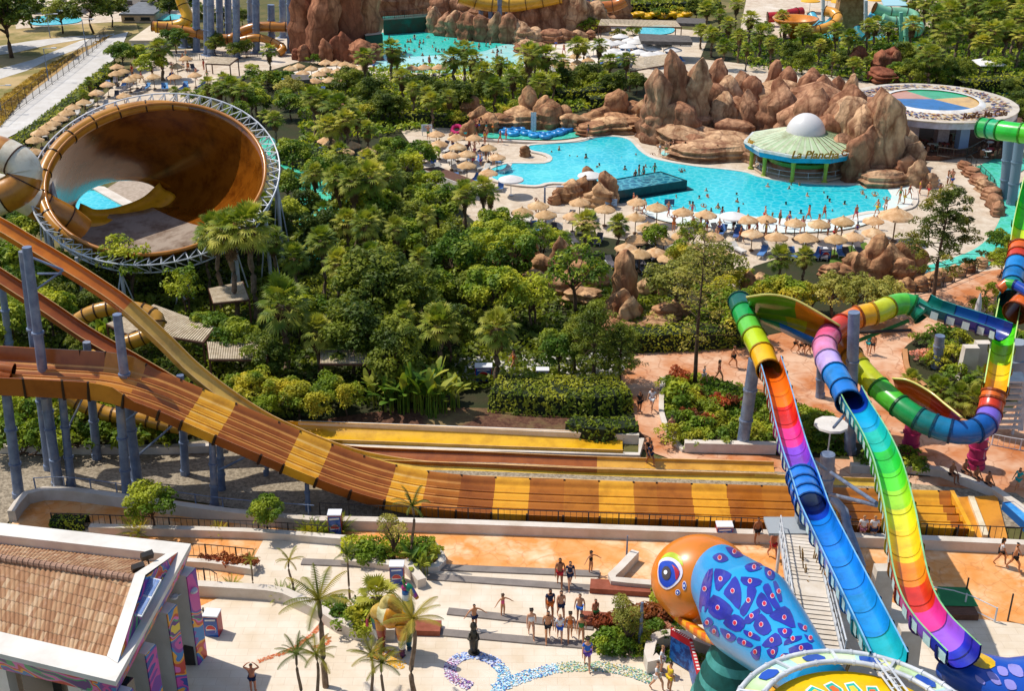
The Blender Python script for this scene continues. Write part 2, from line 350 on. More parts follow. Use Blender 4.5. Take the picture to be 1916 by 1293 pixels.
sheet('river_water', [(1818, 322), (1840, 308), (1875, 296), (1935, 300), (1900, 330), (1880, 352), (1850, 350)], .14, RIVER, 1)
sheet('pool_water', [(1236, 290), (1262, 278), (1320, 280), (1385, 290), (1398, 303), (1340, 303), (1270, 300)], .2, SHAL, 1)
sheet('splash_pool_water', [(95, 395), (160, 355), (185, 357), (250, 392), (235, 408), (175, 425), (130, 430)], .14, POOLW)
curb('pool_coping', [(160, 354), (186, 356), (252, 393)], 1.2, .2, CURB, z=.1)
for q in ([(1820, 166), (1840, 148), (1870, 150), (1916, 158), (1990, 160), (1960, 176), (1860, 176)], [(1196, 55), (1240, 47), (1262, 55), (1250, 64), (1200, 66)], [(55, 40), (95, 28), (150, 34), (140, 44), (70, 48)], [(280, 32), (310, 27), (345, 30), (335, 38), (290, 38)], [(150, -20), (380, -30), (420, -14), (260, -6)]):
    sheet('pool_water', q, .16, POOLW, 1)
sheet('resort_paving', [(30, 54), (160, 44), (300, 36), (430, 24), (460, -30), (20, -20)], .05, DECK)
sheet('resort_paving', [(1385, 56), (1400, -20), (1760, -24), (1740, 52), (1640, 74), (1450, 72)], .15, DECK)
for q in ([(1530, 66), (1560, 60), (1640, 62), (1650, 74), (1560, 78)], [(1660, 84), (1720, 80), (1740, 92), (1680, 96)]): sheet('pool_water', q, .18, POOLW, 1)
# ================================================================ plants
def sunny(h):
    r, g_, b = lin(h); return (r * 1.95, g_ * 1.62, b * .85)
def leafm(n, c1, c2, c3=None, rnd=.3, tr=.36): return mat(n, sunny(c1), sunny(c2), .9, .55, rnd=rnd, spec=.25, contrast=(.38, .62), detail=2, transl=tr, c3=sunny(c3) if c3 else None, c3s=.35, c3c=(.45, .62))
LF = dict(mid=leafm('leaf_mid', '#56752a', '#34521a', '#8a9a3c'), dark=leafm('leaf_dark', '#445a26', '#2c401a', '#6a7a34'), olive=leafm('leaf_olive', '#76804a', '#545f32', '#8f9462'),
          pine=leafm('leaf_pine', '#4f6130', '#364620', '#75753a'), bright=leafm('leaf_bright', '#66802a', '#45601c', '#989a3c'), fan=leafm('palm_leaf', '#667a34', '#46602a', '#8c9450', .25),
          banana=leafm('banana_leaf', '#50702c', '#365a24', '#808c48', .2), red=leafm('red_leaf', '#6e3a2a', '#4c2c20', '#8a4a30', .2), flower=leafm('pink_flower', '#b88a98', '#8a6a78', '#7a8a4a', .2), hedge=leafm('hedge_leaf', '#62752a', '#425a1c', '#86903a', .12), dry=leafm('dry_leaf', '#8e7a52', '#6f5d3c', '#a5945f', .15))
BARK = mat('bark', '#6a5442', '#4a3a2e', 3, .95, .03, 8, rnd=.15)
PBARK = mat('palm_bark', '#8a7561', '#65523f', 4, .95, .03, 10, rnd=.12)
SKIRT = mat('dead_fronds', '#7c6040', '#563f28', 2, .95, .03, 6, rnd=.15, c3='#a48555', c3s=.8)
def leaf_cloud(pts, nrm, size, rs, droop=.0, aspect=.55):
    """one rhombic leaf per point, facing roughly along its normal"""
    pts = np.asarray(pts); nrm = np.asarray(nrm); n = len(pts)
    d = nrm + rs.normal(0, .55, (n, 3)); d /= np.linalg.norm(d, axis=1, keepdims=True) + 1e-9
    t = np.cross(d, rs.normal(0, 1, (n, 3))); t /= np.linalg.norm(t, axis=1, keepdims=True) + 1e-9
    b = np.cross(d, t); s = size * rs.uniform(.6, 1.35, (n, 1))
    v = np.stack([pts - t * s, pts + b * s * aspect + d * s * .15, pts + t * s, pts - b * s * aspect + d * s * .15], 1).reshape(-1, 3)
    return v
def leaf_obj(name, V, m, parent=None):
    n = len(V) // 4; me = bpy.data.meshes.new(name)
    me.vertices.add(len(V)); me.vertices.foreach_set('co', np.asarray(V, dtype=np.float32).ravel())
    me.loops.add(len(V)); me.loops.foreach_set('vertex_index', np.arange(len(V), dtype=np.int32))
    me.polygons.add(n); me.polygons.foreach_set('loop_start', np.arange(0, len(V), 4, dtype=np.int32))
    me.update(calc_edges=True); me.validate(); me.materials.append(m)
    o = bpy.data.objects.new(name, me); col.objects.link(o)
    if parent is not None: o.parent = parent
    return o
def crown_points(rs, clumps, per):
    P, N = [], []
    for (c, r) in clumps:
        k = max(8, int(per * r * r)); u = rs.normal(0, 1, (k, 3)); u /= np.linalg.norm(u, axis=1, keepdims=True)
        u[:, 2] = np.where(u[:, 2] < -.35, -u[:, 2], u[:, 2])
        rad = r * rs.uniform(.72, 1.08, (k, 1)) * np.array([[1, 1, .8]])
        P.append(np.array(c) + u * rad); N.append(u * .8 + np.array([0, 0, .55]))
    return np.vstack(P), np.vstack(N)
def limb(mb, p, q, r0, r1, bend=.15, rnd=random, seg=6):
    p = Vector(p); q = Vector(q); m = (p + q) / 2 + Vector((rnd.uniform(-1, 1), rnd.uniform(-1, 1), rnd.uniform(-.3, .6))) * (q - p).length * bend
    mb.tube(spline([p, m, q], n=5), [r0 + (r1 - r0) * i / 5 for i in range(6)], seg)
def tree_proto(name, seed, H, trunk, RX, RZ, leaf, size, per, ncl, lm='mid', loose=1.0, tr=.16, multi=1, bark=None):
    rs = np.random.RandomState(seed); rd = random.Random(seed)
    root = empty(name, (0, 0, -50)); root['_proto'] = 1
    t = MB(); cz = H - RZ; clumps = []
    for i in range(ncl):
        a = rd.uniform(0, 2 * pi); el = rd.uniform(-.5, 1); rr = rd.uniform(.45, .95)
        ce = sqrt(max(0, 1 - el * el * .85)); c = (cos(a) * RX * rr * ce, sin(a) * RX * rr * ce, cz + el * RZ * rr * .95)
        clumps.append((c, RX * rd.uniform(.2, .38) * loose))
    clumps.append(((0, 0, cz + RZ * .5), RX * .4))
    for k in range(multi):
        off = Vector((rd.uniform(-.25, .25), rd.uniform(-.25, .25), 0)) * (multi > 1)
        top = Vector((off.x * 4, off.y * 4, trunk + (cz - trunk) * .6)); limb(t, off, top, tr, tr * .6, .08, rd, 8)
        for i in range(k, min(ncl, 14), multi): limb(t, off.lerp(top, rd.uniform(.6, 1)), clumps[i][0], tr * .45, tr * .12, .15, rd, 5)
    t.build('trunk', bark or BARK, root, smooth='all')
    P, N = crown_points(rs, clumps, per)
    leaf_obj('crown', leaf_cloud(P, N, size, rs), LF[lm], root)
    return root
TP = {}
TP['round'] = [tree_proto('broadleaf_tree', s, 6, 1.6, 2.6, 2.3, 0, .19, 150, 34, 'mid') for s in (1, 2)]
TP['dark'] = [tree_proto('broadleaf_tree', s, 9, 2.2, 3.3, 3.9, 0, .22, 110, 46, 'dark', tr=.2) for s in (3, 4)]
TP['bright'] = [tree_proto('leafy_tree', s, 5, 1.2, 2.3, 1.9, 0, .17, 170, 28, 'bright') for s in (5, 6)]
TP['olive'] = [tree_proto('olive_tree', s, 4.5, 1.2, 2.2, 1.6, 0, .13, 230, 26, 'olive', multi=2) for s in (7,)]
TP['loose'] = [tree_proto('feathery_tree', s, 7, 2.2, 2.7, 2.6, 0, .18, 90, 40, 'mid', .75, multi=2) for s in (8, 9)]
TP['shrub'] = [tree_proto('shrub', s, 1.5, .1, 1.2, .75, 0, .12, 330, 16, 'bright', tr=.05, multi=3) for s in (11,)] + [tree_proto('shrub', 12, 1.6, .1, 1.3, .8, 0, .12, 330, 16, 'mid', tr=.05, multi=3)]
TP['redshrub'] = [tree_proto('shrub', 13, 1.1, .1, .9, .55, 0, .12, 380, 12, 'red', tr=.04, multi=3)]
TP['pinkshrub'] = [tree_proto('shrub', 14, 1.0, .1, .95, .5, 0, .09, 500, 12, 'flower', tr=.04, multi=3)]
def pine_proto(seed, H=13, lm='pine', bare=.35, R0=3.4, per=60):
    rs = np.random.RandomState(seed); rd = random.Random(seed); root = empty('pine_tree', (0, 0, -50)); root['_proto'] = 1
    t = MB(); t.tube(spline([(0, 0, 0), (.15, .1, H * .4), (-.1, 0, H * .75), (0, 0, H)], n=8), [.22, .2, .18, .16, .14, .11, .08, .05, .02], 8)
    cl = []
    for i in range(44):
        f = bare + (1 - bare) * (i / 44) ** .85; z = H * f; a = i * 2.4 + rd.uniform(-.3, .3); L = R0 * (1 - (f - bare) / (1 - bare)) ** .6 * rd.uniform(.6, 1.05) + .3
        q = Vector((cos(a) * L, sin(a) * L, z + rd.uniform(-.2, .9))); limb(t, (0, 0, z), q, .05, .015, .1, rd, 4)
        for k in range(4):
            u = rd.uniform(.4, 1.05); cl.append((tuple(Vector((0, 0, z)).lerp(q, u) + Vector((rd.uniform(-.4, .4), rd.uniform(-.4, .4), rd.uniform(-.1, .3)))), rd.uniform(.3, .6)))
    t.build('trunk', BARK, root, smooth='all')
    P, N = crown_points(rs, cl, per); leaf_obj('crown', leaf_cloud(P, N, .17, rs, aspect=.3), LF[lm], root)
    return root
TP['pine'] = [pine_proto(21)]
TP['widepine'] = [pine_proto(24, 11, 'pine', .3, 4.8, 260)]
TP['sparsepine'] = [pine_proto(22, 15, 'olive', .3, 5.0, 45)]
TP['shaggypine'] = [pine_proto(23, 8, 'dark', .22, 2.9, 120)]
# ---- palms
def fan_blades(V, base, dirn, side, up, L, rd, n=15, droop=.5, wd=.085):
    for k in range(n):
        a = (k / (n - 1) - .5) * 4.4; d = (dirn * cos(a) + side * sin(a)).normalized()
        l = L * (1 - .25 * abs(a) / 2.2) * rd.uniform(.85, 1.1); w_ = up.cross(d).normalized() * wd * L
        p1 = base + d * l * .55 + up * .05; p2 = base + d * l - Vector((0, 0, 1)) * l * droop * rd.uniform(.3, 1)
        V += [base, p1 + w_, p1 - w_ * .0 + up * .03, p1 - w_]; V += [p1 + w_, p2, p2, p1 - w_]
def fan_palm(seed, H, nf=34, L=1.05, skirt=.35, tr=.2, green='fan'):
    rd = random.Random(seed); root = empty('fan_palm', (0, 0, -50)); root['_proto'] = 1
    t = MB(); n = 14
    t.tube([(0.1 * sin(i), .1 * cos(i * 1.3), H * i / n) for i in range(n + 1)], [tr * (1.35 if i == 0 else 1 + .1 * (i % 2)) for i in range(n + 1)], 9)
    t.build('trunk', PBARK, root, smooth='all')
    V = []; st = MB()
    for i in range(nf):
        a = i * 2.39996; f = (i + .5) / nf; el = R(84 - 122 * f) + rd.uniform(-.1, .1)
        d = Vector((cos(a) * cos(el), sin(a) * cos(el), sin(el))); P = Vector((0, 0, H - .1 * f)); pet = L * rd.uniform(.95, 1.35)
        b = P + d * pet; b.z -= .12 * pet * f; st.bar(P, b, .03, .03)
        dd = (d - Vector((0, 0, .1 + .35 * f))).normalized(); side = dd.cross(Vector((0, 0, 1))).normalized() if abs(dd.z) < .98 else Vector((1, 0, 0)); up = side.cross(dd)
        fan_blades(V, b, dd, side, up, L * rd.uniform(.66, .84), rd, 15, .05 + .4 * f)
    cr = leaf_obj('crown', np.array([tuple(v) for v in V]), LF[green], root)
    st.build('leaf_stalks', LF['fan'], cr)
    if skirt:
        V = []; k = int(70 * skirt)
        for i in range(k):
            a = i * 2.39996; z = H - .2 - H * skirt * (i / k) * .8; rr = tr + .1; b = Vector((cos(a) * rr, sin(a) * rr, z))
            dd = Vector((cos(a) * .35, sin(a) * .35, -1)).normalized(); side = Vector((-sin(a), cos(a), 0)); fan_blades(V, b, dd, side, side.cross(dd), L * .85 * (1 - .4 * i / k), rd, 9, .1, .12)
        leaf_obj('dead_frond_skirt', np.array([tuple(v) for v in V]), SKIRT, root)
    return root
TP['palm'] = [fan_palm(31, 6.5, skirt=.45), fan_palm(32, 5.2, skirt=.3, nf=40), fan_palm(33, 7.6, skirt=.4)]
TP['shortpalm'] = [fan_palm(34, 2.2, nf=38, L=1.15, skirt=.5, tr=.25)]
TP['tallpalm'] = [fan_palm(37, 8.6, nf=36, L=1.1, skirt=.35, tr=.2), fan_palm(38, 7.8, nf=40, L=1.15, skirt=.25, tr=.2)]
TP['bigpalm'] = [fan_palm(35, 5.6, nf=38, L=1.12, skirt=.4, tr=.24), fan_palm(36, 4.8, nf=34, L=1.2, skirt=.25, tr=.22)]
def frond(V, P, a, el, L, rd, nl=22, lw=.42, droop=1.0, V2=None):
    d = Vector((cos(a) * cos(el), sin(a) * cos(el), sin(el))); pts = []
    p = P.copy()
    for i in range(nl + 1):
        pts.append(p.copy()); dz = -droop * (i / nl) ** 1.2 * 2.2 / nl * 1.0; d = (d + Vector((0, 0, dz))).normalized(); p = p + d * L / nl
    side = Vector((-sin(a), cos(a), 0))
    for i in range(1, nl + 1):
        q = pts[i]; t = (pts[i] - pts[i - 1]).normalized(); l = lw * L * .5 * sin(pi * min(1, (i + 3) / (nl + 4))) ** .6 * rd.uniform(.85, 1.1)
        for s_ in (-1, 1):
            e = q + side * s_ * l * .8 + t * l * .55 - Vector((0, 0, 1)) * l * .45; w_ = t * L * .019
            V += [q - w_, q + w_, e, e - w_ * .5]
        w2 = side * .025 * (1.4 - i / nl); V += [pts[i - 1] - w2, pts[i - 1] + w2, pts[i] + w2, pts[i] - w2]
def feather_palm(seed, H, nf=11, L=2.0, tr=.13, name='feather_palm', els=(70, -5), lw=.42, green='fan', droop=1.0, nl=22):
    rd = random.Random(seed); root = empty(name, (0, 0, -50)); root['_proto'] = 1
    if H > .3:
        t = MB(); n = 12; t.tube([(.12 * sin(i * .5), 0, H * i / n) for i in range(n + 1)], [tr * (1.3 - .5 * i / n) * (1 + .06 * (i % 2)) for i in range(n + 1)], 8); t.build('trunk', PBARK, root, smooth='all')
    V = []
    for i in range(nf):
        a = i * 2.39996 + rd.uniform(-.2, .2); f = (i + .5) / nf; frond(V, Vector((.12 * sin(6) * (H > .3), 0, H)), a, R(els[0] + (els[1] - els[0]) * f), L * rd.uniform(.85, 1.1), rd, nl, lw, droop)
    leaf_obj('crown', np.array([tuple(v) for v in V]), LF[green], root)
    return root
TP['feather'] = [feather_palm(41, 5.6, 13, 1.7, .10, green='pine', lw=.34), feather_palm(42, 3.6, 12, 1.35, .08, green='pine', lw=.34), feather_palm(43, 4.4, 13, 1.5, .09, green='pine', lw=.34)]
TP['slimpalm'] = [feather_palm(45, 3.6, 11, 1.3, .08, droop=1.3, lw=.3, green='pine')]
TP['cycad'] = [feather_palm(44, .15, 26, 1.1, name='cycad', els=(75, 5), lw=.3, green='bright', droop=.5, nl=14)]
def banana(seed):
    rd = random.Random(seed); root = empty('banana_plant', (0, 0, -50)); root['_proto'] = 1; V = []; st = MB()
    for i in range(13):
        a = rd.uniform(0, 2 * pi); b = Vector((rd.uniform(-.5, .5), rd.uniform(-.5, .5), 0)); el = R(rd.uniform(45, 85)); L = rd.uniform(1.1, 1.7); d = Vector((cos(a) * cos(el), sin(a) * cos(el), sin(el)))
        h = rd.uniform(.7, 1.5); b2 = b + Vector((0, 0, h)) + d * .2; st.tube([b, b2], [.05, .02], 5); side = Vector((-sin(a), cos(a), 0)); p = b2; pw = 0
        for k in range(6):
            d = (d - Vector((0, 0, .16))).normalized(); q = p + d * L / 6; w_ = .24 * sin(pi * (k + 1) / 6.6); V += [p - side * pw, p + side * pw, q + side * w_, q - side * w_]; p = q; pw = w_
    leaf_obj('leaves', np.array([tuple(v) for v in V]), LF['banana'], root); st.build('stems', LF['banana'], root); return root
TP['banana'] = [banana(51), banana(52)]
def topiary(seed):
    rs = np.random.RandomState(seed); root = empty('cloud_pruned_tree', (0, 0, -50)); root['_proto'] = 1; t = MB()
    cl = [((-.55, 0, 2.6), .62), ((.45, .1, 2.9), .6), ((.1, -.2, 1.9), .5), ((.7, 0, 2.1), .45), ((0, 0, 3.1), .45)]
    for c, r in cl: limb(t, (0, 0, .9), (c[0], c[1], c[2] - r * .5), .09, .05)
    t.tube([(0, 0, 0), (.05, 0, .5), (0, 0, 1)], [.14, .12, .1], 7); t.build('trunk', BARK, root, smooth='all')
    P, N = crown_points(rs, cl, 1100); leaf_obj('crown', leaf_cloud(P, N, .07, rs), LF['olive'], root); return root
TP['topiary'] = [topiary(61)]
def hedge(pts, wd, h, label, lm='hedge', dens=26, size=.13, name='hedge', taper=.85, group=None, smooth=1.2):
    """clipped hedge: dark core with leaves all over its faces"""
    p = spline(pts_g(pts), smooth); mb = MB(); a = wd / 2
    core = [(-a * .88, 0), (-a * .88 * taper, h * .9), (0, h * .95), (a * .88 * taper, h * .9), (a * .88, 0)]
    root = empty(name, p[0]); tag(root, label, 'hedge', group)
    sweep(mb, p, core, level=True); c = mb.build('stems', SOILG, None); child_of(root, c)
    rs = np.random.RandomState(len(pts) * 7 + int(wd * 10)); P, N = [], []; fr = frames(p)
    prof = [(-a, 0), (-a * taper, h), (a * taper, h), (a, 0)]
    for i in range(len(p) - 1):
        L = (p[i + 1] - p[i]).length
        for k in range(3):
            (x0, z0), (x1, z1) = prof[k], prof[k + 1]; w_ = sqrt((x1 - x0) ** 2 + (z1 - z0) ** 2); n = rs.poisson(dens * L * w_)
            u = rs.uniform(0, 1, n); v = rs.uniform(0, 1, n)
            for uu, vv in zip(u, v):
                q = p[i].lerp(p[i + 1], uu); s_ = fr[i][1]; bump_ = 1 + .09 * mnoise.noise(q * .8 + Vector((k, 0, 0)))
                P.append(tuple(q + s_ * (x0 + (x1 - x0) * vv) * bump_ + Vector((0, 0, (z0 + (z1 - z0) * vv) * bump_)))); nn = s_ * (-(z1 - z0) if k == 0 else (1 if k == 2 else 0)) ; N.append((nn.x, nn.y, .6 if k != 1 else 1))
    if P: child_of(root, leaf_obj('foliage', leaf_cloud(P, N, size, rs), LF[lm], None))
    return root
SOILG = mat('hedge_core', '#27301a', '#1d2614', 2, .95)
def ground_cover(name, pts, m, n, size, zr=(.05, .5), label=None, up=.6):
    """loose low planting nobody could count"""
    rs = np.random.RandomState(n); q = pts_g(pts); xs = [v.x for v in q]; ys = [v.y for v in q]; P = []
    def inside(x, y):
        c = False; j = len(q) - 1
        for i in range(len(q)):
            if (q[i].y > y) != (q[j].y > y) and x < (q[j].x - q[i].x) * (y - q[i].y) / (q[j].y - q[i].y) + q[i].x: c = not c
            j = i
        return c
    while len(P) < n:
        x, y = rs.uniform(min(xs), max(xs)), rs.uniform(min(ys), max(ys))
        if inside(x, y):
            k = mnoise.noise(Vector((x * .5, y * .5, 3))) * .5 + .5; P.append((x, y, zr[0] + (zr[1] - zr[0]) * k * rs.uniform(.5, 1)))
    N = np.tile([[0, 0, up]], (n, 1)); o = leaf_obj(name, leaf_cloud(P, N, size, rs), m); return tag(o, kind='stuff')
CNT = {}
def plant(kind, pts, label, group, catn=None, cat=None):
    """pts: (px, base row, top row) ; label takes {o} = place in the row"""
    protos = TP[kind]; oo = ords(pts); rd = random.Random(len(pts) + len(label))
    for i, (px, gy, top) in enumerate(pts):
        k = CNT[kind] = CNT.get(kind, 0) + 1; pr = protos[k % len(protos)]
        loc = g(px, gy); H = hgt(px, gy, top); nat = pr.get('_h')
        if nat is None:
            nat = max(max((c.matrix_world.translation.z * 0 + v.co.z) for v in c.data.vertices) for c in pr.children); pr['_h'] = nat
        s = H / nat * (1.22 if kind == 'palm' and gy < 190 else 1); w_ = rd.uniform(.93, 1.1) * ((1.35 if gy < 190 else 1.3) if kind == 'palm' and gy < 330 else (1.25 if gy < 250 else 1))
        o = place(pr, (loc.x, loc.y, .05), rd.uniform(0, 6.28), (s * w_, s * w_, s), label.replace('{o}', oo[i]), cat or kind, group if len(pts) > 1 else None)
        if '_h' in o and o is not pr: del o['_h']
def big(kind, pts, label, group, cat, wid):
    """broad trees: wid scales the crown sideways"""
    n0 = len(bpy.data.objects)
    plant(kind, pts, label, group, None, cat)
PALM = ('palm tree',)
# road side and top left
big('dark', [(22, 108, -45), (175, 62, -30), (118, 62, -5), (60, 52, -20), (210, 50, -18), (-20, 95, -40)], 'tall dark tree beside the dirt track, {o}', 'trees beyond the service road', 'tree', 1)
big('dark', [(320, 40, -12), (352, 36, -20), (300, 22, -30)], 'dark tree beside the far pool buildings, {o}', 'trees by the far buildings', 'tree', 1)
big('round', [(232, 132, 78), (262, 128, 84), (300, 118, 90), (330, 100, 52), (345, 82, 40), (215, 118, 84), (285, 150, 100)], 'rounded green tree near the flat roofed white building, {o}', 'trees round the flat roofed building', 'tree', 1)
big('palm', [(306, 150, 82), (508, 155, 92), (172, 188, 150), (160, 205, 165)], 'fan palm near the straw parasol deck, {o}', 'palms near the deck', 'palm tree', 1)
big('dark', [(405, 105, 60), (440, 112, 78), (462, 108, 72), (362, 88, 66), (420, 48, 10), (455, 50, 14), (390, 60, 8)], 'bushy tree under the far brown slides, {o}', 'trees under the far slides', 'tree', 1)
big('olive', [(545, 195, 142)], 'silvery olive tree beside the thatched bar', None, 'tree', 1)
big('shrub', [(480, 160, 128), (510, 170, 128), (525, 168, 130), (590, 120, 98), (470, 135, 118)], 'clipped round bush between the parasols, {o}', 'bushes between the parasols', 'bush', 1)
# ring of palms round the big bowl's far side
big('palm', [(395, 215, 140), (415, 225, 150), (440, 225, 138), (462, 235, 150), (330, 200, 160), (352, 205, 162), (500, 262, 202), (518, 275, 206), (480, 215, 150), (425, 205, 132)], 'fan palm behind the giant bowl slide, {o}', 'palms behind the bowl slide', 'palm tree', 1)
big('round', [(450, 250, 190), (475, 225, 160), (380, 210, 165), (535, 205, 165), (500, 215, 180), (545, 225, 175)], 'round leafy tree behind the bowl slide, {o}', 'leafy trees behind the bowl slide', 'tree', 1)
# belt between wave pool and main pool
big('palm', [(733, 155, 85), (744, 152, 100), (686, 180, 103), (755, 205, 125), (850, 175, 100), (870, 165, 88), (885, 178, 105), (905, 190, 110), (935, 178, 115), (990, 185, 94), (1020, 178, 96), (1000, 160, 100), (1050, 165, 110), (1080, 140, 78), (1120, 145, 82), (1092, 130, 80), (1140, 160, 108), (1170, 170, 108), (1130, 182, 140), (1010, 215, 130), (1035, 200, 135), (960, 205, 125), (925, 215, 140)], 'fan palm between the wave pool and the lower pool, {o}', 'palms below the wave pool', 'palm tree', 1)
big('palm', [(592, 260, 158), (612, 262, 165), (640, 280, 170), (652, 300, 200), (600, 240, 180), (620, 300, 210), (672, 285, 205), (690, 300, 222), (655, 240, 190), (775, 230, 150), (800, 225, 158), (810, 240, 168), (785, 205, 148), (842, 235, 165)], 'fan palm above the stone walled river, {o}', 'palms above the river', 'palm tree', 1)
big('dark', [(700, 215, 140), (650, 185, 125), (720, 230, 170), (745, 228, 175), (860, 218, 150), (890, 205, 150), (830, 205, 150), (920, 188, 140), (980, 175, 125), (1060, 180, 125), (1100, 170, 115), (1150, 185, 130), (1190, 178, 135), (800, 190, 138), (680, 170, 130)], 'dense dark tree in the belt below the wave pool, {o}', 'dark trees below the wave pool', 'tree', 1)
big('bright', [(730, 225, 190), (850, 240, 205), (975, 225, 185), (950, 230, 198), (690, 232, 190), (615, 205, 170), (830, 225, 190)], 'light green bushy tree in the belt of palms, {o}', 'light trees among the palms', 'tree', 1)
# right background
rd_ = random.Random(5); L_ = []
for (x, y, t) in [(1320, 62, 10), (1345, 75, 25), (1360, 95, 40), (1330, 108, 58), (1380, 118, 62), (1400, 90, 30), (1420, 112, 55), (1375, 60, 5), (1440, 130, 75), (1352, 130, 80), (1465, 100, 52), (1460, 70, 25), (1310, 92, 50), (1395, 132, 88)]: L_.append((x, y, t))
big('palm', L_, 'fan palm behind the rock mountain on its left side, {o}', 'palms behind the rock mountain', 'palm tree', 1)
L_ = [(1560, 108, 52), (1585, 118, 62), (1618, 110, 45), (1632, 98, 40), (1500, 95, 50), (1530, 125, 80), (1660, 90, 48), (1595, 150, 112), (1555, 145, 105), (1620, 138, 110)]
big('palm', L_, 'fan palm below the children\'s slides, {o}', 'palms below the children\'s slides', 'palm tree', 1)
L_ = [(1700, 60, -5), (1725, 70, 0), (1745, 95, 22), (1770, 80, 10), (1795, 60, -10), (1822, 75, -5), (1850, 90, 8), (1880, 75, -12), (1905, 95, 10), (1760, 130, 52), (1785, 120, 45), (1720, 140, 82), (1735, 165, 95), (1810, 115, 42), (1845, 125, 50), (1875, 120, 48), (1900, 130, 62), (1700, 105, 40), (1690, 35, -30), (1740, 32, -30), (1860, 40, -35), (1830, 130, 72), (1890, 108, 30), (1715, 30, -25)]
big('palm', L_, 'fan palm in the thick grove at the far right, {o}', 'palms in the right hand grove', 'palm tree', 1)
big('dark', [(1500, 140, 90), (1480, 120, 75), (1540, 112, 70), (1570, 135, 92), (1690, 130, 75), (1770, 160, 105), (1700, 165, 110), (1745, 150, 100), (1800, 155, 110), (1905, 70, 10), (1670, 60, 20), (1810, 40, -10), (1300, 40, -5), (1340, 38, 2), (1905, 215, 165), (1890, 185, 145), (1880, 240, 190), (1912, 245, 185)], 'dark rounded tree among the palms on the right, {o}', 'dark trees on the right', 'tree', 1)
big('round', [(1720, 155, 112), (1680, 150, 115), (1755, 165, 122), (1650, 115, 78), (1525, 95, 62), (1860, 150, 105), (1830, 55, 15), (1770, 50, 5), (1425, 75, 40)], 'mid green rounded tree in the far right grove, {o}', 'green trees in the far right grove', 'tree', 1)
big('shrub', [(1110, 62, 30), (1090, 56, 28), (1160, 72, 52), (1186, 66, 46), (1105, 46, 22), (1235, 35, 12), (1265, 30, 8)], 'low bush behind the wave pool rocks, {o}', 'bushes behind the wave pool', 'bush', 1)
# central thicket
big('dark', [(720, 560, 455), (760, 640, 480), (690, 650, 470), (600, 500, 395), (800, 560, 470), (660, 710, 560), (740, 740, 600), (520, 480, 380), (580, 430, 350), (650, 430, 330), (700, 420, 320), (750, 400, 320), (780, 470, 370), (830, 520, 420), (880, 600, 500), (650, 380, 290), (720, 360, 280), (760, 480, 390), (840, 690, 560)], 'tall dark leafy tree in the dense central thicket, {o}', 'dark trees in the central thicket', 'tree', 1)
big('palm', [(660, 420, 320), (720, 400, 300), (745, 460, 360), (870, 430, 330), (905, 420, 330), (918, 430, 340), (690, 360, 275), (710, 350, 268), (770, 410, 345), (735, 370, 290), (610, 470, 372), (700, 500, 380), (655, 500, 385), (580, 400, 320), (500, 440, 358), (640, 350, 260), (840, 400, 340), (625, 400, 310), (485, 500, 410)], 'fan palm rising out of the central thicket, {o}', 'palms in the central thicket', 'palm tree', 1)
big('round', [(790, 330, 262), (760, 350, 280), (740, 320, 255), (800, 395, 320), (700, 460, 350), (820, 450, 350), (760, 500, 410), (850, 560, 440), (940, 500, 410), (960, 540, 430), (920, 470, 390), (900, 530, 430), (930, 620, 500), (540, 460, 370), (560, 640, 540), (810, 600, 500), (540, 390, 320), (600, 350, 290), (550, 330, 260)], 'bushy sunlit tree at the edge of the thicket, {o}', 'sunlit trees of the thicket', 'tree', 1)
big('loose', [(1080, 590, 445), (1000, 620, 510), (1010, 490, 410), (1050, 480, 430), (925, 560, 460), (1290, 480, 410), (1040, 500, 425), (970, 470, 400), (1110, 540, 480)], 'loose feathery tree among the tan rocks, {o}', 'feathery trees among the rocks', 'tree', 1)
big('bigpalm', [(540, 700, 500), (600, 715, 580), (825, 705, 560), (930, 720, 570)], 'large fan palm with a dead frond skirt before the thicket, {o}', 'large palms before the thicket', 'palm tree', 1)
big('tallpalm', [(418, 590, 392), (446, 605, 385), (482, 610, 372), (395, 560, 420), (520, 560, 420), (668, 470, 305), (700, 465, 295), (640, 455, 300), (872, 455, 340), (905, 450, 325), (735, 440, 300), (595, 420, 300), (560, 600, 450), (640, 620, 460), (700, 600, 450), (790, 590, 455), (610, 560, 420), (745, 540, 400), (690, 540, 390), (800, 500, 380), (655, 690, 560), (760, 690, 560)], 'tall slim fan palm at the left of the thicket, {o}', 'tall slim palms', 'palm tree', 1)
big('round', [(1045, 710, 620)], 'small branching tree with bright leaves on the pale path', None, 'tree', 1)
big('loose', [(248, 575, 440), (352, 600, 492)], 'airy green tree in front of the bowl slide, {o}', 'airy trees by the bowl slide', 'tree', 1)
big('round', [(400, 660, 585), (450, 690, 600), (20, 560, 450), (50, 600, 500), (100, 640, 540), (150, 570, 500), (20, 680, 560), (110, 560, 470), (60, 480, 395), (20, 460, 390)], 'leafy tree behind the brown slide columns, {o}', 'leafy trees behind the columns', 'tree', 1)
big('dark', [(60, 560, 450), (120, 620, 520), (30, 640, 540), (170, 620, 540), (500, 720, 620), (150, 680, 620)], 'dark tree in the shade under the tall slides, {o}', 'shaded trees under the slides', 'tree', 1)
big('shaggypine', [(1110, 720, 560), (1160, 720, 600), (1075, 700, 590)], 'shaggy dark conifer at the paving corner, {o}', 'shaggy conifers', 'tree', 1)
big('sparsepine', [(1300, 722, 425)], 'tall sparse pine with bare grey branches', None, 'pine tree', 1)
big('widepine', [(1745, 568, 345)], 'tall leaning pine beside the green river', None, 'pine tree', 1)
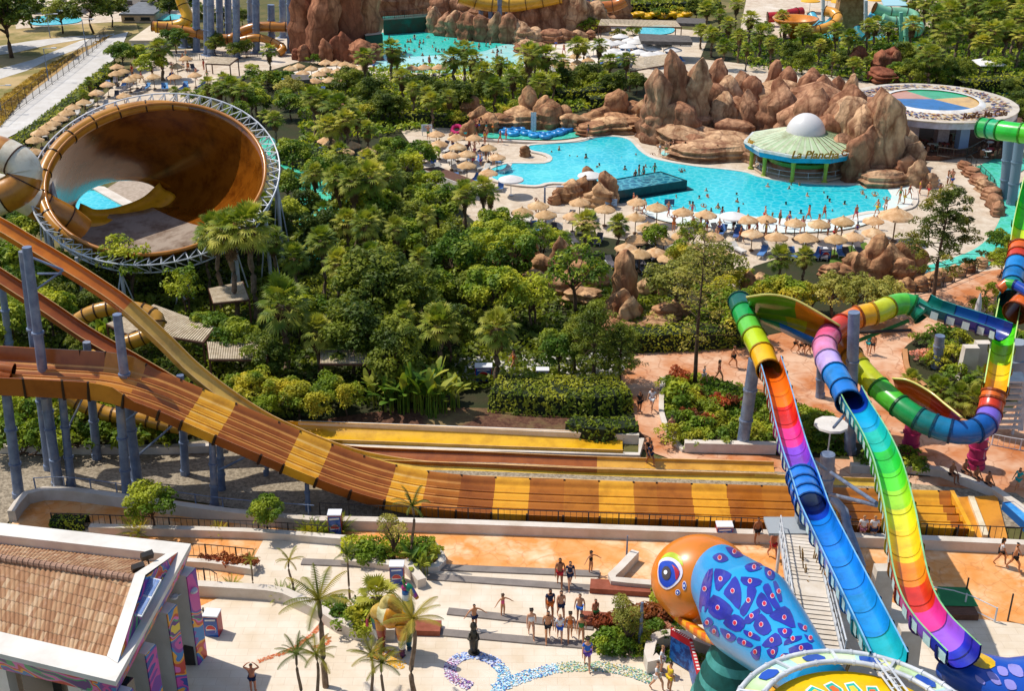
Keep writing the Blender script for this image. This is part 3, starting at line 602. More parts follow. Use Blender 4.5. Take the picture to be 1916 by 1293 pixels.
big('olive', [(1610, 610, 515), (1560, 600, 510), (1650, 590, 520)], 'grey green olive tree behind the rainbow bowl, {o}', 'olive trees behind the rainbow bowl', 'tree', 1)
big('bigpalm', [(1455, 540, 452), (1500, 540, 455), (1095, 480, 385), (1155, 480, 395)], 'fan palm beside the tan rock fins, {o}', 'palms beside the rock fins', 'palm tree', 1)
big('bright', [(1475, 600, 520), (1440, 590, 515), (1520, 590, 530), (1385, 560, 500), (1340, 620, 520), (1370, 640, 545), (1270, 520, 450), (1225, 480, 420)], 'yellow green bush tree near the rock fins, {o}', 'yellow green trees near the rock fins', 'tree', 1)
big('olive', [(1260, 600, 480), (1330, 560, 450)], 'thin grey leaved tree by the sparse pine, {o}', 'grey leaved trees', 'tree', 1)
big('bright', [(480, 770, 690), (520, 780, 705), (560, 790, 710), (590, 800, 730), (450, 760, 700), (500, 800, 740), (620, 770, 700), (650, 780, 715)], 'mounded yellow green bush above the racing slide, {o}', 'bushes above the racing slide', 'bush', 1)
big('banana', [(700, 760, 690), (722, 770, 700), (745, 775, 690), (765, 770, 680), (790, 772, 675), (812, 778, 690), (835, 770, 695), (855, 765, 700), (735, 755, 680), (775, 755, 665), (815, 752, 672), (395, 700, 640), (420, 690, 630), (190, 660, 590), (160, 650, 600), (240, 690, 640)], 'clump of broad paddle leaves, {o}', 'banana plants', 'banana plant', 1)
big('shrub', [(30, 850, 780), (60, 845, 785), (140, 845, 780), (200, 840, 780), (260, 840, 775), (300, 835, 785), (100, 850, 790), (330, 840, 800), (20, 800, 740), (130, 800, 745), (180, 790, 740), (220, 800, 745), (290, 800, 755), (380, 810, 775), (420, 800, 770), (350, 790, 750), (60, 800, 740)], 'wild green bush under the brown slides, {o}', 'bushes under the brown slides', 'bush', 1)
# gardens on the right
big('shrub', [(1255, 740, 700), (1275, 760, 715), (1300, 770, 730), (1330, 780, 745), (1275, 800, 765), (1310, 815, 780), (1350, 800, 765), (1390, 810, 775), (1420, 830, 795), (1350, 835, 800), (1295, 838, 805), (1460, 830, 790), (1500, 840, 795), (1540, 835, 795), (1530, 810, 770), (1400, 770, 740), (1260, 830, 790), (1450, 800, 760)], 'leafy bush in the garden left of the steel pillar, {o}', 'bushes in the pillar garden', 'bush', 1)
big('redshrub', [(1270, 720, 690), (1300, 755, 725), (1345, 770, 740), (1375, 765, 740), (1320, 800, 775), (1290, 790, 765)], 'rust red bush in the pillar garden, {o}', 'red bushes in the pillar garden', 'bush', 1)
big('shrub', [(1720, 650, 620), (1755, 640, 605), (1790, 650, 610), (1760, 670, 635), (1800, 690, 640), (1835, 680, 640), (1750, 690, 655), (1790, 720, 680), (1870, 690, 650), (1900, 660, 620), (1900, 720, 670), (1630, 880, 845), (1670, 885, 850), (1710, 888, 855), (1655, 865, 830), (1695, 865, 835)], 'green bush in the round garden bed, {o}', 'bushes in the round bed', 'bush', 1)
big('pinkshrub', [(1728, 678, 652), (1900, 640, 615)], 'purple flowering bush in the round bed, {o}', 'flowering bushes in the round bed', 'bush', 1)
big('shortpalm', [(1700, 740, 690), (1745, 745, 700), (1790, 770, 715), (1820, 780, 720), (1760, 755, 705), (1840, 740, 680)], 'low palm behind the orange half bowl, {o}', 'low palms behind the half bowl', 'palm tree', 1)
big('round', [(1860, 480, 430), (1890, 490, 440), (1870, 520, 465)], 'leafy tree by the green river on the right, {o}', 'trees by the right river', 'tree', 1)
big('shrub', [(1850, 560, 525), (1835, 590, 555)], 'round bush before the shaded seating, {o}', 'bushes before the seating', 'bush', 1)
# plaza
big('round', [(290, 1000, 908), (503, 1000, 930)], 'small tree in a ring of railing on the orange terrace, {o}', 'small trees on the orange terrace', 'tree', 1)
big('cycad', [(248, 1000, 965), (262, 1004, 970), (410, 1000, 978), (575, 1000, 972), (590, 1005, 975), (610, 1003, 975), (435, 1105, 1080), (525, 1120, 1092), (545, 1118, 1095), (638, 1000, 965)], 'spiky cycad rosette along the terrace edge, {o}', 'cycads on the terrace', 'cycad', 1)
big('slimpalm', [(775, 1052, 918), (475, 1105, 1035), (548, 1120, 1030)], 'slim young palm near the terrace planters, {o}', 'slim young palms', 'palm tree', 1)
big('feather', [(610, 1290, 1075), (776, 1302, 1115), (655, 1125, 1018), (565, 1330, 1195), (600, 1345, 1190), (700, 1340, 1200), (720, 1345, 1215)], 'feather palm with arching fronds on the white plaza, {o}', 'feather palms on the plaza', 'palm tree', 1)
big('topiary', [(737, 1050, 965), (1160, 1195, 1115), (1175, 1215, 1140)], 'cloud pruned grey green tree in a planter, {o}', 'cloud pruned trees', 'tree', 1)
big('shortpalm', [(708, 1160, 1080)], 'dark fan palm with yellow lower leaves in the curved planter', None, 'palm tree', 1)
big('banana', [(775, 1072, 1020), (795, 1080, 1035)], 'paddle leaved plant at the planter corner, {o}', 'paddle leaved plants', 'banana plant', 1)
big('shrub', [(668, 1050, 1020), (690, 1050, 1015), (712, 1055, 1025), (800, 1055, 1020), (785, 1050, 1012), (645, 1160, 1120), (668, 1180, 1130), (690, 1182, 1140), (620, 1150, 1118), (1140, 1215, 1180), (1120, 1220, 1190), (1165, 1225, 1195), (1205, 1215, 1180), (1225, 1200, 1165), (1235, 1120, 1090), (1250, 1140, 1105), (1190, 1200, 1168), (1160, 1205, 1175)], 'leafy green bush in the plaza planters, {o}', 'green bushes in the plaza planters', 'bush', 1)
big('redshrub', [(1132, 1180, 1150), (1148, 1175, 1148), (1200, 1160, 1130), (1222, 1165, 1135), (1240, 1165, 1140), (400, 1060, 1040), (425, 1062, 1040), (448, 1064, 1042), (470, 1066, 1043), (380, 1058, 1042)], 'dark red leaved bush in a planter, {o}', 'dark red bushes', 'bush', 1)
big('pinkshrub', [(650, 1165, 1145), (635, 1160, 1140), (720, 1160, 1140), (1215, 1195, 1175), (1240, 1190, 1170), (1225, 1180, 1165)], 'pale pink flowering bush in a planter, {o}', 'pink flowering bushes', 'bush', 1)
# hedges
hedge([(-60, 336), (10, 296), (66, 254), (140, 196), (215, 130)], 2.2, 1.2, 'long clipped hedge running beside the pale service road', dens=12, size=.2)
hedge([(1180, 652), (1280, 648), (1395, 640)], 2.4, 1.6, 'straight clipped hedge behind the orange paving', dens=26)
hedge([(928, 748), (1000, 756), (1100, 758), (1165, 750)], 4.2, 1.5, 'broad flat topped hedge mass above the mulch bed', dens=48)
hedge([(1065, 812), (1120, 822), (1188, 815)], 1.8, 1.2, 'short low hedge above the yellow run out', dens=30)
hedge([(1040, 190), (1090, 188), (1145, 180)], 3, 1.7, 'clipped hedge behind the tan rocks, left one', dens=10, size=.2)
hedge([(1100, 202), (1140, 200)], 3, 1.6, 'short clipped hedge in front of the longer one', dens=10, size=.2)
hedge([(1130, 26), (1240, 22), (1345, 20)], 4, 2, 'far hedge behind the yellow ring row', dens=5, size=.3)
big('dark', [(1150, 14, -14), (1185, 12, -16), (1225, 14, -12), (1260, 12, -16), (1290, 14, -10), (1320, 14, -12), (1205, 24, 6), (1300, 26, 4)], 'tree on the far lawn behind the cliff, {o}', 'trees on the far lawn', 'tree', 1)
hedge([(1790, 175), (1860, 172), (1930, 168)], 3, 2, 'dark hedge behind the white square parasol', dens=8, size=.22)
hedge([(540, 300), (600, 320), (680, 350)], 4, 2.2, 'wild hedge on the stone river wall', 'mid', dens=12, size=.2)
hedge([(760, 232), (880, 238)], 2, 1.6, 'hedge left of the tube river', dens=10, size=.2)
hedge([(100, 986), (165, 988)], 1.0, .7, 'low green hedge behind the terrace railing', 'mid', dens=60, size=.09)
ground_cover('ground_cover', [(1245, 712), (1300, 702), (1420, 737), (1560, 780), (1585, 858), (1440, 852), (1280, 848), (1242, 775)], LF['mid'], 9000, .14, (.1, .6))
ground_cover('undergrowth', [(0, 480), (300, 500), (520, 440), (760, 340), (900, 450), (1000, 500), (1180, 540), (1380, 610), (1190, 650), (1180, 700), (900, 735), (640, 768), (560, 790), (300, 830), (0, 850)], LF['dark'], 42000, .24, (.1, 1.2))
ground_cover('undergrowth', [(560, 150), (700, 130), (1000, 120), (1200, 150), (1100, 210), (900, 225), (700, 260), (560, 280)], LF['mid'], 12000, .3, (.1, 1.4))
ground_cover('undergrowth', [(1300, 50), (1440, 78), (1650, 66), (1712, 0), (2000, -20), (2050, 180), (1860, 200), (1700, 165), (1400, 130)], LF['mid'], 14000, .35, (.1, 1.6))
ground_cover('dry_weeds', [(0, 240), (0, 190), (40, 160), (100, 120), (200, 72), (208, 66), (150, 97), (60, 167)], LF['dry'], 5000, .2, (.05, .7))
ground_cover('undergrowth', [(640, 1022), (815, 1022), (820, 1060), (640, 1055)], LF['mid'], 2600, .1, (.5, .9))
ground_cover('undergrowth', [(1110, 1200), (1150, 1150), (1290, 1130), (1320, 1250), (1120, 1235)], LF['mid'], 4000, .1, (.1, .6))
# ================================================================ slides
from mathutils.bvhtree import BVHTree
GEL = mat('slide_fibreglass', (1, 1, 1), '#c9b9a0', .8, .3, .008, 1.2, spec=.45, attr=True, contrast=(.45, .8), coat=.25)
GELB = mat('bowl_fibreglass', (1, 1, 1), '#8a6a50', .5, .16, .04, .5, spec=.5, attr=True, contrast=(.45, .75), coat=.35, c3=None)
STEEL = mat('galvanised_steel', '#8190a8', '#5f6d88', 1.5, .5, .01, 6, metal=.25, spec=.5, c3='#97979a', c3s=.4)
STEELW = mat('white_steel', '#d6d8da', '#b4b8bd', 1.5, .45, spec=.5)
JOINT = mat('dark_flange', '#3a2413', '#2a1a10', 2, .5)
JOINTC = mat('coloured_flange', (1, 1, 1), '#b0a090', 1, .4, attr=True)
def proj(p):
    v = Vector(p) - Vector((0, 0, CH)); d = v.y * cos(PITCH) - v.z * sin(PITCH); u = v.y * sin(PITCH) + v.z * cos(PITCH)
    return CX + F * v.x / d, CY - F * u / d
def seg_spline(pts, step):
    pts = [Vector(p) for p in pts]; s = spline(pts, step); seg = []; k = 0
    # index of the control stretch each sample belongs to
    L = [0]
    full = spline(pts, step / 6)
    cum = [0]
    for a, b in zip(full, full[1:]): cum.append(cum[-1] + (b - a).length)
    marks = []; j = 0
    for c in pts:
        best = min(range(j, len(full)), key=lambda i: (full[i] - c).length_squared); marks.append(cum[best]); j = best
    d = 0; out = []
    for i in range(len(s)):
        if i: d += (s[i] - s[i - 1]).length
        while k < len(pts) - 2 and d + step * .5 >= marks[k + 1]: k += 1
        out.append(k)
    return s, out
def circ(r, n=16, a0=0, a1=2 * pi, closed=True):
    return [(r * cos(a0 + (a1 - a0) * i / (n if closed else n - 1)), r * sin(a0 + (a1 - a0) * i / (n if closed else n - 1))) for i in range(n)]
def tube_slide(name, nodes, r, label, parent=None, step=.5, ring=2.2, ringcol=None, cat='water slide', group=None, part='tube', openends=True):
    """nodes (px, py, Z, colour); closed fibreglass tube with flanges at the joints"""
    P = [g(a, b, z) if z is not None else None for a, b, z, c in nodes]; cols = [lin(c) for *_, c in nodes]
    s, seg = seg_spline(P, step); root = parent
    if root is None: root = empty(name, s[0]); tag(root, label, cat, group)
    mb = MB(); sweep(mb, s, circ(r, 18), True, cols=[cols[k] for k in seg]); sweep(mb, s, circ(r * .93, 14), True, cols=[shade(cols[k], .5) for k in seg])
    child_of(root, mb.build(part, GEL, smooth=50))
    jb = MB(); fr = frames(s); last = -9; acc = 0
    for i in range(len(s)):
        if i: acc += (s[i] - s[i - 1]).length
        if (i and seg[i] != seg[i - 1] and acc > .7) or acc > ring or i in (0, len(s) - 1):
            c = shade(cols[seg[i]], .45) if ringcol is None else lin(ringcol); acc = 0; t, sd_, up = fr[i]
            for q in (s[i],):
                rings = [[q + t * dz + (sd_ * cos(a) + up * sin(a)) * rr for a in (2 * pi * j / 18 for j in range(18))] for dz, rr in ((-.07, r * 1.0), (-.07, r * 1.09), (.07, r * 1.09), (.07, r * 1.0))]
                jb = MB(); jb.loft(rings, True, cols=[c] * 4); child_of(root, jb.build('joint_flange', JOINTC))
    return root, s
def uprof(w, h, th=.07, k=10, flat=.55):
    inn = [(-w, h)] + [(-w * (1 - .0) * cos(pi * i / k) , h * .62 * (1 - sin(pi * i / k)) ) for i in range(k + 1)] + [(w, h)]
    inn = [(a, b if i in (0, k + 2) else b) for i, (a, b) in enumerate(inn)]
    out = [(a * (1 + th / w), b - th if 0 < i < k + 2 else b) for i, (a, b) in enumerate(inn)][::-1]
    return inn, out
def channel(name, nodes, w, h, label=None, parent=None, step=.5, lip='#ffffff', cat='water slide', windows=None, inner_dark=None, outcol=None, part='channel', flange=True, group=None, P=None):
    P = P or [g(a, b, z) for a, b, z, c in nodes]; cols = [lin(n[-1]) for n in nodes]
    s, seg = seg_spline(P, step); root = parent
    if root is None: root = empty(name, s[0]); tag(root, label, cat, group)
    inn, out = uprof(w, h); mb = MB(); prof = inn + out; ni = len(inn); lc = lin(lip) if lip else None
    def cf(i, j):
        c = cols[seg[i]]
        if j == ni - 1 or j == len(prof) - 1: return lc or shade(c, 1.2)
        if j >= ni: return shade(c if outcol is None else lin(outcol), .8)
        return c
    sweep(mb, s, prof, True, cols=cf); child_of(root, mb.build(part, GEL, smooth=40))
    fr = frames(s)
    if flange:                                       # outside stiffening ribs at the joints
        jb = MB()
        for i in range(0, len(s), max(1, int(2.0 / step))):
            t, sd_, up = fr[i]; rp = [(a * 1.06, b - .05) for a, b in out]
            rings = [[s[i] + t * dz + sd_ * a * q + up * (b * (1 if q == 1 else 1) - (q - 1) * .5) for a, b in rp] for dz, q in ((-.05, 1), (-.05, 1.1), (.05, 1.1), (.05, 1))]
            c = shade(cols[seg[i]], .6); jb = MB(); jb.loft(rings, False, cols=[c] * 4); jb.loft([[s[i] + t * dz + sd_ * a * .985 + up * (b + .012) for a, b in inn] for dz in (-.035, .035)], False, cols=[c] * 2); child_of(root, jb.build('joint_flange', JOINTC))
    if windows:                                      # translucent panes let into one wall, and small brackets
        wb = MB(); side_, d0, d1, wc = windows; acc = 0; n = max(1, int(.9 / step)); fb = MB()
        for i in range(0, len(s) - n, int(1.4 / step) or 1):
            a, b = s[i], s[i + n]; ta, sa, ua = fr[i]; tb, sb, ub = fr[i + n]
            for q in ((d0, d1),):
                wb = MB()
                off = side_ * (w - .025); wb.poly([a + sa * off + ua * h * q[0], b + sb * off + ub * h * q[0], b + sb * off + ub * h * q[1], a + sa * off + ua * h * q[1]], lin(wc))
                off = side_ * (w + .1); wb.poly([a + sa * off + ua * h * q[0], b + sb * off + ub * h * q[0], b + sb * off + ub * h * q[1], a + sa * off + ua * h * q[1]], lin(wc)); child_of(root, wb.build('window_pane', GEL))
    return root, s
def pipe(name, p, q, r, label, cat='support column', m=None, group=None, cap=True, r2=None, base=True):
    root = empty(name, p); tag(root, label, cat, group); mb = MB(); p = Vector(p); q = Vector(q)
    n = max(2, int((q - p).length / 2)); mb.tube([p.lerp(q, i / n) for i in range(n + 1)], [r + ((r2 or r) - r) * i / n for i in range(n + 1)], 14)
    child_of(root, mb.build('shaft', m or STEEL, smooth=50))
    fb = MB()
    if base: fb.lathe(p - Vector((0, 0, .02)), [(r * 1.9, 0), (r * 1.9, .08), (r * 1.15, .1), (r * 1.12, .45), (0.01, .46)], 12)
    for f in (.33, .66):
        c = p.lerp(q, f); fb.tube([c, c + (q - p).normalized() * .12], r * 1.16, 14)
    child_of(root, fb.build('flange', m or STEEL)); return root
# ---- the racing slide with its four lanes
GOLD, BRN, DKB, ORG = '#f0ae2a', '#b86e1c', '#a65c1c', '#d48c2a'
RC = [(-120, 706, 932), (-30, 708, 930), (50, 712, 928), (130, 716, 926), (190, 720, 924), (240, 730, 924), (300, 750, 926), (360, 776, 928), (430, 806, 931), (500, 836, 934), (570, 866, 937), (640, 893, 940), (710, 915, 943), (780, 930, 946), (860, 939, 948), (940, 944, 950), (1100, 950, 955), (1300, 956, 961), (1500, 962, 967), (1700, 968, 973), (1792, 971, 976)]
def racer():
    P = [at(x, y, gy) for x, y, gy in RC]; s = spline(P, .7); root = empty('racing_slide', g(640, 940)); tag(root, 'wide four lane racing slide in brown and gold bands', 'water slide')
    W = 1.72; lane = []; n = 4; lw = 2 * W / n; k = 6
    for a in range(n):
        for i in range(k + (a == n - 1)):
            x = -W + a * lw + lw * i / k; lane.append((x, .30 * abs(cos(pi * i / k)) ** 1.6))
    mb = MB(); bounds = [(-200, DKB), (165, ORG), (243, DKB), (350, GOLD), (413, DKB), (530, GOLD), (590, DKB), (710, GOLD), (777, BRN), (842, '#a65e18'), (908, GOLD), (975, BRN), (1037, '#c27a20'), (1099, GOLD), (1166, '#c27a20'), (1230, BRN), (1293, GOLD), (1363, BRN), (1425, '#c27a20'), (1487, GOLD), (1560, BRN), (1620, '#c27a20'), (1681, GOLD), (1760, BRN)]
    def colr(px):
        c = bounds[0][1]
        for b, q in bounds:
            if px >= b: c = q
        return c
    pxs = [proj(p)[0] for p in s]
    def wall(px): return 1.15 if px < 225 else (1.15 - .5 * min(1, (px - 225) / 40))
    fr = frames(s); rings = []; m_ = len(lane)
    for p, (t, sd_, up), px in zip(s, fr, pxs):
        h = wall(px); prof = [(-W - .26, h)] + [(-W - .06, .42)] + lane + [(W + .06, .42), (W + .26, h), (W + .33, h), (W + .15, .3), (W, -.15), (-W, -.15), (-W - .15, .3), (-W - .33, h)]
        rings.append([p + sd_ * -a + up * b for a, b in prof])
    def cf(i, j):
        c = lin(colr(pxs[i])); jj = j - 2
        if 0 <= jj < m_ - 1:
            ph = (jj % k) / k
            hot = jj % k in (0, k - 1)  # ridge highlights and darker troughs are painted into the lane colours
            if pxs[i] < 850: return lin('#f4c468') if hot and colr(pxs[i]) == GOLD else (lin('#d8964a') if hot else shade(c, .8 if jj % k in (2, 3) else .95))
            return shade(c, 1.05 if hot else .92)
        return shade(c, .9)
    mb.loft(rings, True, False, cf); child_of(root, mb.build('lanes', GEL, smooth=60))
    for a in range(1, n):
        rb = MB()                               # rounded pale gold lane dividers above the drop
        off = -W + a * lw; pts = [p + fr[i][1] * off + fr[i][2] * .31 for i, p in enumerate(s)]
        rb.tube(pts, .06, 6, cols=[shade(lin(GOLD if colr(x) == GOLD else '#c8803a'), 1) if x < 800 else shade(lin(colr(x)), .8) for x in pxs]); child_of(root, rb.build('lane_divider', GEL, smooth='all'))
    jb = MB(); last = 0
    for i in range(1, len(s) - 1):
        if pxs[i] - last > 62 or colr(pxs[i]) != colr(pxs[i - 1]):
            last = pxs[i]; t, sd_, up = fr[i]; h = wall(pxs[i]); jb = MB()
            for zz in (W + .3,): jb.bar(s[i] - sd_ * -zz + up * (h + .02), s[i] - sd_ * -(W + .1) + up * -.16, .12, .12); jb.bar(s[i] - sd_ * zz + up * (h + .02), s[i] - sd_ * (W + .1) + up * -.16, .12, .12)
            jb.bar(s[i] + sd_ * W - up * .2, s[i] - sd_ * W - up * .2, .14, .14); child_of(root, jb.build('joint_flange', JOINT))
    eb = MB(); e = s[-1]; t = fr[-1][0]; sd_ = fr[-1][1]; eb.color(GOLD)
    eb.bar(e + t * .15 + sd_ * 2.2 + Vector((0, 0, .35)), e + t * .15 - sd_ * 2.2 + Vector((0, 0, .35)), .25, .5)
    eb.color('#d8902a').poly([e + t * a + sd_ * b + Vector((0, 0, .1)) for a, b in ((.2, 2.2), (2.2, 2.4), (3.0, -2.6), (.2, -2.2))])
    eb.color('#e8d8b8').bar(e + t * 1.0 + sd_ * 2.1 + Vector((0, 0, .2)), e + t * 1.3 - sd_ * 2.1 + Vector((0, 0, .2)), .35, .2)
    child_of(root, eb.build('end_basin', GEL)); return root
racer()
# three of the open tube mouths at the head of the racing slide
for i, (x, y) in enumerate(((8, 690), (4, 702), (2, 716))):
    P = [at(x - 60, y - 6, 927 + i * 3), at(x, y, 928 + i * 3), at(x + 18, y + 3, 928 + i * 3)]; mb = MB(); mb.color(DKB).tube(P, .42, 12, cap=False); mb.color('#3a1c08').tube(P, .36, 12, cap=False)
    tag(mb.build('slide_mouth', GEL, smooth='all'), ['far', 'middle', 'near'][i] + ' brown tube mouth feeding the racing slide', 'slide mouth', 'tube mouths of the racing slide')
# ---- speed slides
def speed(name, nodes, label, w=.72, h=.42, brk=None):
    P = [at(x, y, gy) for x, y, gy, c in nodes]
    root, s = channel(name, nodes, w, h, label, lip='#e0b070', P=P, step=.8, flange=False)
    return root
speed('speed_slide', [(-60, 402, 858, '#d8801c'), (0, 432, 860, '#d8801c'), (50, 462, 861, '#d4781a'), (100, 492, 863, '#d07418'), (150, 523, 865, '#cc701a'), (200, 556, 866, '#c86c1a'), (236, 583, 867, '#d8aa4a'), (300, 642, 869, '#dcb050'), (350, 692, 871, '#dcb050'), (400, 733, 873, '#dcb050'), (450, 768, 875, '#d8ac4c'), (500, 798, 877, '#d8ac4c'), (550, 821, 879, '#dcb044'), (600, 842, 880, '#dcb044'), (675, 866, 882, '#deb444'), (775, 883, 886, '#deb444'), (850, 888, 889, '#e0ba44'), (1000, 893, 894, '#e0ba44'), (1300, 905, 906, '#e0bc48'), (1690, 920, 921, '#e0bc48')], 'steep open speed slide, orange above and pale gold below')
speed('speed_slide', [(-60, 490, 838, '#a85a18'), (0, 528, 840, '#a85a18'), (80, 580, 842, '#a05214'), (160, 634, 844, '#a05214'), (240, 680, 846, '#a05214'), (323, 728, 849, '#a05214'), (400, 770, 852, '#a05214'), (480, 806, 855, '#8f4410'), (560, 838, 857, '#8f4410'), (640, 854, 860, '#8f4410'), (700, 859, 862, '#9a5216'), (900, 867, 869, '#9a5216'), (1110, 876, 878, '#d8a03c'), (1450, 886, 888, '#d8a03c')], 'steep dark brown speed slide behind the racing slide')
speed('run_out_channel', [(520, 818, 822, '#d8a41c'), (700, 824, 828, '#e0ac1c'), (900, 832, 835, '#e0ac1c'), (1165, 841, 844, '#d8a41c')], 'bright yellow run out channel beside the mulch bed', 1.1, .6)
# gold side channel along the yellow one, flared end of the pale gold run-out
for nm, pts, wd, h, lab in (('retaining_wall', [(560, 806), (900, 818), (1195, 830)], .3, .7, 'long low white wall above the yellow run out'), ('retaining_wall', [(640, 846), (900, 854), (1195, 862), (1200, 832)], .35, .5, 'low white wall between the yellow and brown run outs'), ('retaining_wall', [(0, 848), (150, 850), (300, 850), (420, 846)], .4, .6, 'low pale wall behind the slide columns'), ('retaining_wall', [(1280, 846), (1450, 850)], .5, .8, 'short thick pale wall below the pillar garden'), ('retaining_wall', [(1590, 884), (1700, 886), (1760, 892), (1860, 930), (1900, 958), (1940, 990)], .5, .6, 'white seat wall where bathers sit by the shaded paving')):
    curb(nm, pts, wd, h, CURB, 0, False, 0, lab, 'wall', None, None)
# ---- columns of the brown slides
cols_ = [((50, 462), (108, 912), .40), ((42, 470), (92, 880), .36), ((12, 738), (36, 932), .42), ((84, 744), (112, 918), .38), ((116, 742), (134, 912), .34), ((219, 588), (258, 908), .40), ((224, 758), (239, 940), .38), ((162, 640), (182, 860), .36), ((337, 702), (347, 890), .34), ((397, 828), (402, 950), .3), ((411, 830), (415, 918), .3), ((574, 905), (577, 958), .2), ((2, 520), (24, 700), .36), ((158, 640), (176, 720), .2), ((500, 868), (498, 892), .18), ((245, 760), (252, 905), .3)]
oo = ords([c[1] for c in cols_])
for i, ((x, y), (bx, by), r) in enumerate(cols_):
    pipe('support_column', g(bx, by), at(x, y, by), r * .78, 'blue grey steel column under the brown slides, ' + oo[i], group='steel columns under the brown slides', r2=r * .66)
for i, (a, b, gy) in enumerate([((55, 480), (118, 505), 880), ((70, 540), (118, 506), 880), ((70, 512), (115, 512), 880), ((250, 860), (330, 790), 900), ((120, 815), (155, 745), 905), ((232, 790), (290, 745), 920), ((410, 880), (470, 850), 930)]):
    mb = MB(); mb.tube([at(*a, gy), at(*b, gy)], .07, 6); tag(mb.build('brace', STEEL), 'thin steel brace under the brown slides, ' + ords([(1, 0), (2, 0), (3, 0), (4, 0), (0, 0), (5, 0), (6, 0)])[i], 'brace', 'braces under the brown slides')
# ---- golden tube slide looping in the shade
def atube(name, nodes, r, label, ring=1.2, gold='#c08a2a'):
    s = spline([at(*n_) for n_ in nodes], .4); root = empty(name, s[0]); tag(root, label, 'water slide'); mb = MB(); mb.color(gold); sweep(mb, s, circ(r, 12), True, cap=True); child_of(root, mb.build('tube', GEL, smooth=50))
    jb = MB(); fr = frames(s); jb.color('#5a3a10')
    for i in range(0, len(s), max(1, int(ring / .4))):
        t = fr[i][0]; jb = MB(); jb.color('#5a3a10').tube([s[i] - t * .05, s[i] + t * .05], r * 1.1, 12); child_of(root, jb.build('joint_flange', JOINTC))
    return root
atube('tube_slide', [(146, 600, 700), (175, 584, 700), (215, 576, 698), (262, 580, 695), (292, 594, 700), (294, 612, 705), (270, 630, 712), (236, 642, 715)], .55, 'golden tube slide looping behind the speed slides')
atube('tube_slide', [(110, 672, 760), (160, 670, 762), (210, 660, 765)], .5, 'short golden tube stretch above the racing slide top')
atube('tube_slide', [(125, 742, 830), (165, 762, 832), (205, 776, 834), (260, 782, 838), (320, 796, 842), (354, 800, 846)], .5, 'golden tube slide passing low under the racing slide')
# ---- rainbow slides
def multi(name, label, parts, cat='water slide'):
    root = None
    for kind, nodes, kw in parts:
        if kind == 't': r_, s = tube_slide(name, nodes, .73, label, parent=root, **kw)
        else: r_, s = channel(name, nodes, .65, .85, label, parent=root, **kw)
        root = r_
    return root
WN = (-1, .35, .85, '#bfe0dc'); WP = (1, .35, .85, '#bfe0dc')
multi('rainbow_slide', 'left rainbow slide, green tube then red, purple and blue channel', [
    ('t', [(1383, 564, 7.9, '#0f5f52'), (1390, 583, 7.8, '#129a44'), (1399, 604, 7.6, '#63c040'), (1410, 628, 7.4, '#b6cf22'), (1425, 658, 7.2, '#f0b418'), (1438, 692, 7.0, '#f0a418')], {}),
    ('c', [(1438, 688, 6.6, '#e86a10'), (1452, 735, 6.6, '#f0780e'), (1460, 765, 6.7, '#d41c0a'), (1468, 800, 6.9, '#e82a8c'), (1478, 838, 7.1, '#8440d0'), (1488, 872, 7.3, '#1860d8'), (1500, 905, 7.5, '#1464d4'), (1516, 955, 7.8, '#0f3cb0'), (1522, 972, 7.9, '#137cdc'), (1550, 1030, 8.2, '#1484de'), (1590, 1112, 8.7, '#128ed8'), (1628, 1190, 9.2, '#14aab4'), (1660, 1258, 9.6, '#18b4ac')], dict(lip='#78b4dc', windows=WP)),
    ('t', [(1499, 895, 7.9, '#1876dc'), (1507, 920, 8.0, '#1876dc'), (1517, 948, 8.2, '#1876dc')], dict(ring=.8, part='covered_stretch'))])
multi('rainbow_slide', 'middle rainbow slide, lilac and blue tube then green, yellow, red channel', [
    ('t', [(1728, 590, 7.6, '#178a66'), (1712, 574, 8.0, '#2cb04c'), (1690, 568, 8.2, '#5cc43a'), (1664, 574, 8.2, '#c8cf20'), (1640, 585, 8.2, '#eeb418'), (1608, 592, 8, '#e2761a'), (1580, 606, 7.8, '#d63c1a'), (1553, 626, 7.8, '#ea6290'), (1543, 648, 7.9, '#e88cba'), (1548, 672, 7.9, '#c4a8ea'), (1561, 698, 8, '#1480d2'), (1578, 728, 8, '#1070c4'), (1588, 752, 8, '#1070c4')], {}),
    ('c', [(1586, 746, 7.6, '#0c3ea8'), (1600, 775, 7.7, '#12a4d0'), (1622, 812, 7.9, '#14b8a4'), (1640, 846, 8.1, '#24c02c'), (1656, 885, 8.3, '#58d81c'), (1666, 920, 8.5, '#9cd818'), (1674, 955, 8.7, '#d8d814'), (1681, 990, 8.8, '#f0c814'), (1690, 1050, 9.1, '#ea8a16'), (1700, 1104, 9.3, '#d0300e'), (1716, 1150, 9.5, '#dc3490'), (1742, 1190, 9.7, '#9a5cd8'), (1772, 1222, 9.9, '#2430b8'), (1800, 1250, 10, '#1038b0')], dict(lip='#8cc88a', windows=WP))])
